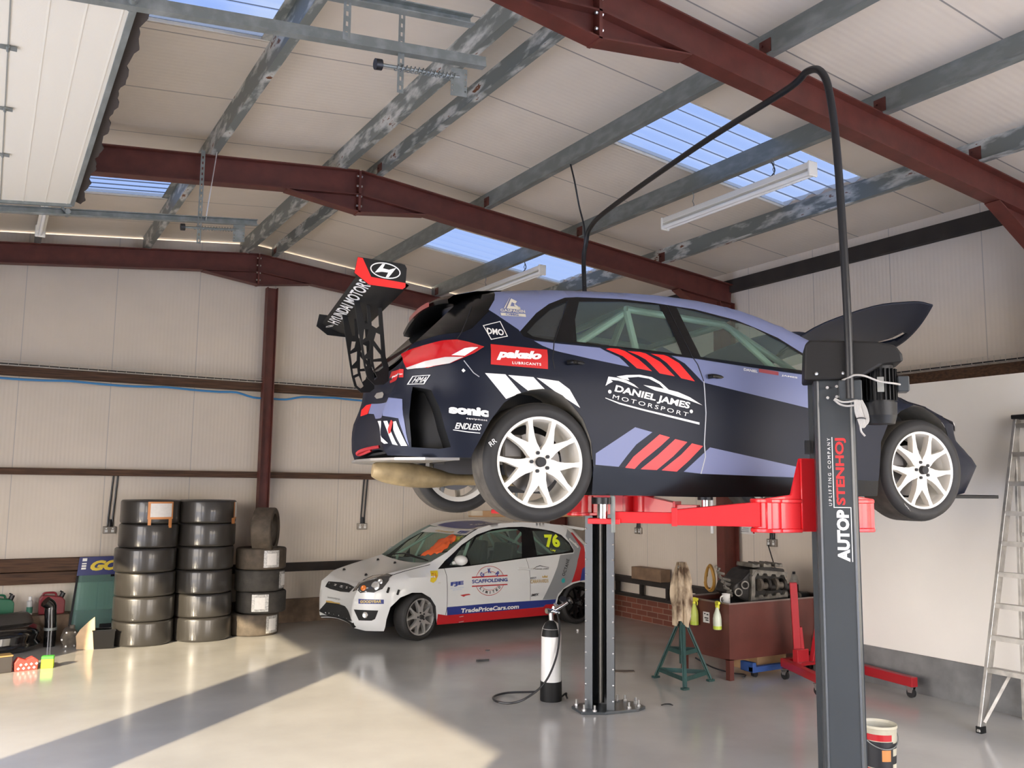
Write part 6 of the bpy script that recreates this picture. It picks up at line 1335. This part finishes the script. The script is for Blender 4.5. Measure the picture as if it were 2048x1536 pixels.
def ragp(u, v):
    a = 2*PI*u; z = 1.135 - .58*v - .03*math.sin(3*a)*v; r = .035 + .045*min(1, v*3) + .022*math.sin(5*a+3*v)*min(1, v*2) + .012*math.sin(11*a-5*v) - .03*max(0, v-.55); sx = 1.15 if v < .7 else 1.0
    return Vector((r*math.cos(a)*sx, r*math.sin(a), z))
rag.grid(ragp, 40, 22, cu=True); rag.add([ragp(i/40, 0) for i in range(40)], [tuple(range(40))])
ro = tag(rag.build('dirty_rag', mat('oily_rag', (.52, .41, .28), .85, vs=9, dirt=((.09, .05, .025), .42, .62), bump=.3, bs=25, stretch=(1, 1, .5)), smooth=60), 'oily brown and cream rag draped over the green axle stand', 'rag'); ro.location = AS.location

# ================================================================ parts-washing tank and what stands on it
BT = thing('steel_tank_bench', 'brown painted steel tank on legs used as a bench by the right wall', 'workbench', (6.31, 6.39, 0))
m_brown = mat('tank_brown', (.10, .028, .020), .42, var=.2, vs=4, bump=.03, bs=30)
BX, BY = 1.50, .70
b = MB(); T = .008
for p0, p1 in (((0, 0, .20), (BX, T, .73)), ((0, BY-T, .20), (BX, BY, .73)), ((0, T, .20), (T, BY-T, .73)), ((BX-T, T, .20), (BX, BY-T, .73)), ((0, 0, .19), (BX, BY, .20))): b.box(p0, p1)
b.build('tank', m_brown, BT, smooth=False); MB().box((T, T, .66), (BX-T, BY-T, .675)).build('work_top', m_dark, BT, smooth=False)
b = MB()
for p0, p1 in (((-.004, -.004, .722), (BX+.004, .02, .735)), ((-.004, BY-.02, .722), (BX+.004, BY+.004, .735)), ((-.004, .02, .722), (.02, BY-.02, .735)), ((BX-.02, .02, .722), (BX+.004, BY-.02, .735))): b.box(p0, p1)
b.build('rim', mat('worn_edge', (.25, .20, .18), .4, .5), BT, smooth=False)
for x, y in ((0, 0), (0, BY-.055), (BX-.055, 0), (BX-.055, BY-.055)): MB().box((x, y, 0), (x+.055, y+.055, .2)).build('leg', m_brown, BT, smooth=False)
MB().box((-.0015, .27, .51), (-.0005, .36, .615)).build('notice_label', m_paper, BT, smooth=False)
for y, z, w in ((.285, .585, .025), (.325, .59, .02), (.285, .55, .055), (.285, .53, .04)): MB().box((-.0025, y, z), (-.0015, y+w, z+.012)).build('notice_print', m_ink, BT, smooth=False)
def spray_bottle(loc, rz, m, label, liquid):
    t = thing('spray_bottle', label, 'spray bottle', loc, rz, 'trigger spray bottles hooked on the tank')
    MB().lathe([(0, 0), (.038, 0), (.042, .01), (.042, .10), (.036, .14), (.018, .19), (.014, .215)], n=20).build('bottle', m, t); MB().lathe([(0, .003), (.0425, .003), (.0425, .035)], n=20).build('liquid', liquid, t)
    MB().cyl((0, 0, .21), (0, 0, .235), .019, n=14).prism([(-.03, .235), (.025, .235), (.03, .26), (.0, .275), (-.055, .27), (-.055, .25)], (0, -.012, 0), (1, 0, 0), (0, 0, 1), .024, (0, 1, 0)).build('trigger_head', mat('trigger_yellow', (.75, .72, .05), .45), t, smooth=False, bevel=.003); MB().tube(smooth_path([(-.035, 0, .25), (-.05, 0, .225), (-.045, 0, .20)], 4), .005, 6).build('trigger', MATS['trigger_yellow'], t)
    MB().lathe([(.0425, .05), (.0425, .11)], n=20, a0=0, a1=PI).build('label', m_paper, t)
spray_bottle((6.265, 6.83, .475), 1.5, mat('bottle_lime', (.50, .56, .10), .35), 'green-yellow trigger spray bottle hooked on the tank nearest the axle stand', mat('liquid_lime', (.45, .55, .05), .3))
spray_bottle((6.265, 6.505, .475), 1.2, mat('bottle_clear', (.60, .64, .50), .3), 'pale trigger spray bottle hooked at the front corner of the tank', MATS['liquid_lime'])
# mug
t = thing('mug', 'white mug with black pattern standing on the tank corner', 'mug', (6.50, 6.62, .675))
m_mug = mat('mug_white', (.70, .68, .64), .25); MB().lathe([(0, 0), (.038, 0), (.041, .005), (.041, .12), (.037, .12), (.036, .01), (0, .01)], n=24).build('body', m_mug, t, smooth=50); MB().tube(smooth_path([(-.04, .0, .10), (-.07, .0, .09), (-.075, 0, .055), (-.06, 0, .03), (-.04, 0, .025)], 5), .006, 8).build('handle', m_mug, t)
b = MB(); random.seed(4)
for k in range(22):
    a, z = random.uniform(0, 2*PI), random.uniform(.015, .105); w, hh = random.uniform(.08, .2), random.uniform(.008, .018)
    b.add([(.0415*math.cos(a+d), .0415*math.sin(a+d), z+e*hh) for d, e in ((0, 0), (w, .3), (w, 1), (0, .8))], [(0, 1, 2, 3)])
b.build('pattern', m_ink, t, smooth=False)
# engine block lying on its side: V banks, crank throws, gear case
EN = thing('engine_block', 'bare dirty V engine block lying on its side on the brown tank', 'engine block', (7.02, 6.72, .675), math.radians(-12))
m_eng = mat('engine_casting', (.17, .155, .13), .55, .5, var=.45, vs=14, bump=.25, bs=35); m_engd = mat('engine_dark', (.028, .025, .022), .5, .4, var=.4, vs=15)
b = MB(); b.prism([(-.20, .02), (.32, .0), (.36, .08), (.33, .13), (.30, .34), (.02, .37), (-.12, .33), (-.22, .24), (-.30, .20), (-.34, .10)], (0, -.10, 0), (1, 0, 0), (0, 0, 1), .36, (0, 1, 0)); b.build('crankcase', m_engd, EN, smooth=False, bevel=.02, seg=2)
for z0, ang in ((.06, -4), (.31, 5)):
    r = MB(); rot = Matrix.Rotation(math.radians(ang), 4, 'Y')
    lo = [(-.13, -.025), (.30, -.025), (.30, .03)] + [p for k in range(4) for p in ((.27-.105*k, .03), (.255-.105*k, .005), (.215-.105*k, .005), (.20-.105*k, .03))] + [(-.13, .03)]
    if z0 > .2: lo = [(x, -z) for x, z in lo]
    r.prism([tuple((rot @ Vector((x, 0, z))).xz) for x, z in lo], (0, -.145, z0), (1, 0, 0), (0, 0, 1), .05, (0, 1, 0)); r.build('sump_flange', m_eng, EN, smooth=False, bevel=.004)
r = MB(); r.prism([[(-.16, .02), (-.12, .03), (-.10, .10), (-.10, .26), (-.05, .33), (-.09, .34), (-.14, .27), (-.145, .10)]][0], (0, -.15, 0), (1, 0, 0), (0, 0, 1), .05, (0, 1, 0)); r.build('front_flange', m_eng, EN, smooth=False, bevel=.004)
for k in range(4): MB().cyl((-.06+.095*k, -.14, .19), (-.06+.095*k+.03, -.14, .19), .062, n=20).cyl((-.03+.095*k, -.15, .18-.02*(k % 2)), (.035+.095*k, -.15, .18-.02*(k % 2)), .034, n=16).build('crank_throw', m_engd if k % 2 else m_cast, EN, smooth=40)
for x, z in ((-.21, .19), (-.29, .12)): MB().lathe([(.030, 0), (.042, 0), (.042, .02), (.030, .02)], (x, -.12, z), (-.25, -1, 0), 20, True).build('port_ring', m_eng, EN, smooth=40)
for k in range(3): MB().prism([(-.10+.14*k, .36), (.0+.14*k, .36), (-.01+.14*k, .40), (-.05+.14*k, .385), (-.09+.14*k, .405)], (0, -.1, 0), (1, 0, 0), (0, 0, 1), .30, (0, 1, 0)).build('bank_rib', m_eng, EN, smooth=False, bevel=.006)
b = MB()
for k in range(14): b.cyl((-.33+random.uniform(-.05, .05), -.1+.02*k, .08+.02*k), (-.37+random.uniform(-.03, .03), -.1+.02*k, .1+.02*k), .016, n=8)
b.build('front_studs', m_eng, EN, smooth=30)
t = thing('oil_bottle', 'white plastic oil bottle standing at the far end of the tank', 'bottle', (7.70, 6.80, .675)); MB().box((-.045, -.03, 0), (.045, .03, .19)).prism([(-.045, .19), (.045, .19), (.03, .23), (.01, .25), (-.01, .25), (-.03, .23)], (0, -.02, 0), (1, 0, 0), (0, 0, 1), .04, (0, 1, 0)).build('bottle', mat('bottle_offwhite', (.55, .53, .47), .4), t, smooth=False, bevel=.012, seg=2); MB().cyl((0, 0, .25), (0, 0, .275), .016, n=12).build('cap', m_black, t); MB().box((-.046, -.032, .05), (.03, -.03, .14)).build('label', m_satin, t, smooth=False)
t = thing('oil_filter', 'black oil filter canister lying beside the oil bottle', 'oil filter', (7.60, 6.60, .72)); MB().cyl((-.05, 0, 0), (.05, -.02, 0), .042, n=20).build('canister', m_black, t, smooth=40); MB().cyl((-.075, .005, 0), (-.05, 0, 0), .036, n=20).build('base', m_cast, t, smooth=40)
b = MB(); b.grid(lambda u, v: Vector((.48*u-.24, .22*v-.11, .05+.10*math.sin(PI*u)**.7*math.sin(PI*v)**.5+.012*math.sin(9*u+5*v))), 20, 10); o = tag(b.build('leather_glove', mat('black_leather', (.016, .012, .012), .4), smooth=60), 'crumpled black leather glove lying behind the oil bottle on the tank', 'glove'); o.location = (7.42, 6.90, .64)
sk = [tag(MB().lathe([(.012, 0), (.020, 0), (.020, .05), (.012, .05)], n=14, closed=True).build('socket_bit', m_chrome, None, smooth=40), l, 'socket') for l in ('small chrome socket standing in front of the engine block', 'second chrome socket nearer the red hoist')]
for o, p in zip(sk, ((7.27, 6.43, .675), (7.36, 6.42, .675))): o.location = p
o = tag(MB().bar((0, 0, .006), (.16, -.03, .006), .018, .006).cyl((.16, -.03, 0), (.16, -.03, .014), .018, n=12).build('spanner', m_chrome, None, smooth=False), 'chrome spanner lying in front of the mug', 'spanner'); o.location = (6.60, 6.47, .675)
# under the tank
t = thing('storage_box', 'brown cardboard box pushed under the tank', 'box', (6.85, 6.55, 0)); MB().box((0, 0, 0), (.42, .34, .17)).build('carton', m_card, t, smooth=False, bevel=.004)
t = thing('trolley', 'low blue trolley frame on the floor under the tank', 'trolley', (6.62, 6.36, 0)); MB().box((0, .03, .05), (.95, .09, .10)).box((0, .03, .05), (.05, .20, .14)).build('frame', mat('trolley_blue', (.03, .08, .26), .5), t, smooth=False, bevel=.004)
for x in (.05, .85): MB().cyl((x, .04, .03), (x, .08, .03), .03, n=14).build('castor', m_black, t, smooth=40)
o = tag(MB().tube(smooth_path([(6.38, 6.95, .12), (6.45, 6.78, .05), (6.56, 6.62, .012), (6.62, 6.50, .012), (6.50, 6.40, .012)], 6), .008, 6).build('cable', m_black), 'black cable trailing under the left end of the tank', 'cable')
tag(MB().tube([(8.0, 7.44, 1.19), (7.78, 7.12, .90), (7.45, 6.95, .72)], .007, 6).build('power_lead', m_black), 'black lead running from the wall socket down behind the engine block', 'cable')
# wooden box on the wall rail, hose coil, notices
t = thing('wooden_box', 'flat brown box standing on the black rail on the right wall', 'box', (7.98, 9.47, .592)); MB().box((-.17, -.31, 0), (0, .31, .165)).build('box', mat('worn_plywood', (.20, .125, .075), .75, var=.25, vs=6), t, smooth=False, bevel=.005)
cl = MB(); q = []
for k in range(90): a = 2*PI*k/18; q.append((.012*math.sin(k*.7)-.002*k/5, (.12+.012*math.sin(k*.45))*math.cos(a)*.62, .155*math.sin(a)+.01*math.cos(k*.3)))
cl.tube(q, .011, 7); o = tag(cl.build('hose_coil', mat('hose_amber', (.50, .27, .05), .4), smooth=60), 'coil of amber air hose hung beside the brown column on the right wall', 'hose'); o.location = (7.90, 8.30, .735)
o = copy_tree(o); o.location = (7.93, 7.62, .80); o.rotation_euler = (0, .2, 1.2); o['label'] = 'second coil of amber air hose behind the engine block'
t = thing('wall_notice', 'white paper safety notice with a red stripe above the wall socket', 'notice', (8.037, 7.80, 1.30)); MB().box((-.002, -.13, 0), (0, .13, .12)).build('sheet', m_paper, t, smooth=False)
b = MB()
for k in range(3): b.box((-.003, -.02-.0*k, .025+.02*k), (-.002, .11-.02*k, .033+.02*k))
b.build('print', m_greyp, t, smooth=False); MB().prism([(-.12, .01), (-.09, .01), (-.07, .11), (-.10, .11)], (-.003, 0, 0), (0, 1, 0), (0, 0, 1), .001, (1, 0, 0)).build('red_stripe', m_redv, t, smooth=False)
t = thing('wall_hooks', 'pair of thin wire hooks on the wall right of the notice', 'hooks', (8.03, 7.30, 1.36)); MB().tube([(0, .09, .06), (-.02, .09, 0), (-.04, .05, .0)], .004, 6).build('hook', m_galv, t); MB().tube([(0, -.03, .06), (-.02, -.03, .02), (-.04, -.07, .03)], .004, 6).build('hook', m_galv, t)
# conduit stub on the column
tag(MB().tube([(7.70, 8.06, 1.30), (7.70, 8.06, 2.2)], .022, 10).build('cable_trunking', m_white), 'short pale trunking fixed to the brown column on the right wall', 'trunking')

# ================================================================ engine hoist
HS = thing('engine_hoist', 'red engine hoist with splayed legs on castors beside the tank', 'engine hoist', (6.98, 6.16, 0))
m_hr = mat('hoist_red', (.36, .010, .016), .35, coat=.3)
def hl_(p0, p1, w, h, name, par=HS): return MB().bar(p0, p1, w, h, (0, 0, 1)).build(name, m_hr, par, smooth=False, bevel=.004)
hl_((-.12, .06, .15), (.46, .02, .15), .08, .08, 'cross_beam')
hl_((-.10, .06, .15), (-.40, -.62, .15), .07, .075, 'leg'); hl_((.42, .02, .15), (.30, -1.08, .14), .075, .085, 'leg')
m1 = hl_((.0, -.02, .15), (-.02, .0, .93), .085, .07, 'mast'); hl_((.05, -.04, .16), (.03, -.02, .50), .10, .05, 'mast_brace'); hl_((.10, -.1, .17), (.36, .0, .62), .045, .035, 'strut')
MB().box((-.11, -.115, .18), (.05, -.05, .30)).build('mast_foot', m_hr, HS, smooth=False, bevel=.004)
for x, y in ((-.13, .03), (-.38, -.58), (.30, -1.04), (.44, .05)):
    w = MB().cyl((x-.014, y, .042), (x+.014, y, .042), .042, n=18).build('castor_wheel', m_black, HS, smooth=40); MB().prism([(-.02, 0), (.02, 0), (.035, .055), (-.035, .055)], (x-.022, y, .045), (0, 1, 0), (0, 0, 1), .004, (1, 0, 0)).prism([(-.02, 0), (.02, 0), (.035, .055), (-.035, .055)], (x+.018, y, .045), (0, 1, 0), (0, 0, 1), .004, (1, 0, 0)).box((x-.03, y-.035, .097), (x+.03, y+.035, .104)).build('castor_fork', m_chrome, w, smooth=False)
for k in range(5): MB().cyl((-.14-.05*k, -.02-.13*k-.03, .16), (-.175-.05*k, -.02-.13*k-.01, .16), .009, n=6).build('bolt', m_bolt, HS, smooth=False)

# ================================================================ stepladder
LD = thing('stepladder', 'worn aluminium stepladder standing by the white board at the right edge', 'ladder', (6.72, 4.14, 0))
m_lad = mat('worn_aluminium', (.42, .40, .36), .45, .75, var=.3, vs=9)
LW2 = .52; TOPZ = 2.46; sl = .30
for y in (0, -LW2):
    MB().bar((0, y, .0), (sl*TOPZ, y, TOPZ), .028, .075, (1, 0, -.3)).build('front_rail', m_lad, LD, smooth=False, bevel=.003); MB().box((-.03, y-.022, 0), (.035, y+.022, .05)).build('rubber_foot', m_satin, LD, smooth=False)
    MB().bar((.70, y*.9+.05, 0), (sl*2.3+.02, y, 2.3), .024, .05, (1, 0, .1)).build('rear_leg', m_lad, LD, smooth=False, bevel=.002)
for k in range(9):
    z = .465+.2425*k; s = MB(); s.box((sl*z-.035, -LW2+.014, z-.012), (sl*z+.06, -.014, z+.012)).box((sl*z-.038, -LW2+.014, z-.022), (sl*z-.032, -.014, z+.016)); s.build('tread', m_lad, LD, smooth=False)
for y in (-.02, -LW2+.02): MB().bar((.02, y, .08), (sl*.465+.05, y-(.12 if y > -.1 else -.12), .44), .006, .024).build('brace', m_lad, LD, smooth=False)
MB().box((sl*TOPZ-.06, -LW2-.02, TOPZ), (sl*TOPZ+.12, .02, TOPZ+.035)).build('top_cap', m_satin, LD, smooth=False, bevel=.005)
MB().bar((.69, -.42, .25), (.69, .04, .25), .02, .03).bar((.71, -.45, 1.5), (.71, -.0, 1.5), .02, .03).build('rear_brace', m_lad, LD, smooth=False)

# ================================================================ paint bucket
PB = thing('paint_bucket', 'used paint bucket with a red and black label behind the near lift column', 'bucket', (5.13, 3.86, 0))
m_bkt = mat('bucket_cream', (.52, .48, .36), .45, var=.15, vs=8)
MB().lathe([(0, .004), (.095, .004), (.098, 0), (.112, .33), (.116, .335), (.116, .318), (.1125, .315), (.109, .318), (.094, .012), (0, .012)], n=40).build('pail', m_bkt, PB, smooth=40)
rr = lambda z: .0985 + .0135*z/.33 + .0008
def band(z0, z1, a0, a1, m, name): return MB().lathe([(rr(z0), z0), (rr(z1), z1)], n=24, a0=math.radians(a0+90), a1=math.radians(a1+90)).build(name, m, PB, smooth=60)
# camera sees the side near bearing 217-300 degrees
band(.245, .285, 150, 262, m_redv, 'label_red'); band(.075, .24, 150, 268, m_ink, 'label_black'); band(.195, .23, 268, 340, m_ink, 'label_black'); band(.10, .15, 268, 340, m_ink, 'label_black'); band(.035, .07, 130, 345, m_redv, 'label_red'); band(.12, .19, 226, 258, mat('label_orange', (.55, .22, .06), .5), 'label_picture')
MB().tube(smooth_path([(.118*math.cos(math.radians(a)), .118*math.sin(math.radians(a))-0, .285-.085*math.sin(math.radians((a-150)*180/180))) for a in range(150, 331, 20)], 3), .0035, 6).build('wire_handle', m_galv, PB)
for x, y, z in ((0, 0, .3),): MB().lathe([(.0, .02), (.108, .02)], n=24).build('paint_residue', mat('dried_paint', (.30, .27, .20), .7), PB, smooth=60)

# ================================================================ scraps on the floor
def scrap(name, label, loc, mb, m, cat='scrap'):
    o = tag(mb.build(name, m, None, smooth=False), label, cat); o.location = loc; return o
scrap('rubber_scrap', 'black rubber scrap on the floor in front of the small white car', (4.66, 8.34, 0), MB().prism([(-.07, 0), (-.03, .02), (.02, .01), (.07, .025), (.06, -.01), (.0, -.02), (-.05, -.02)], (0, 0, 0), (1, -.3, 0), (.3, 1, 0), .02, (0, 0, 1)), m_black)
scrap('wire_offcut', 'curved wire offcut on the floor right of the far lift column', (5.14, 5.95, .005), MB().tube(smooth_path([(-.05, .02, 0), (0, .035, 0), (.04, .01, 0), (.03, -.03, 0)], 4), .005, 6), m_black, 'wire')
scrap('rag_scrap', 'brown cloth scrap on the floor left of the axle stand', (5.66, 7.22, 0), MB().prism([(-.22, .05), (-.05, .07), (.12, .02), (.10, -.05), (-.02, -.05), (-.10, -.01)], (0, 0, 0), (1, -.25, 0), (.25, 1, 0), .008, (0, 0, 1)), mat('brown_cloth', (.13, .10, .075), .85), 'rag')
scrap('nut', 'small bright nut on the floor by the rear wheel of the white car', (6.70, 9.50, 0), MB().cyl((0, 0, 0), (0, 0, .02), .018, n=6), m_bolt, 'nut')
scrap('plastic_cap', 'small white cap on the floor beside the far lift column and white car', (6.98, 9.52, 0), MB().cyl((0, 0, 0), (0, 0, .035), .026, n=14), m_white, 'cap')
scrap('wood_chip', 'dark chip on the sunlit floor near the shadow edge', (5.0, 8.85, 0), MB().prism([(-.03, 0), (.0, .012), (.03, .0), (.01, -.012)], (0, 0, 0), (1, 0, 0), (0, 1, 0), .01, (0, 0, 1)), m_black)
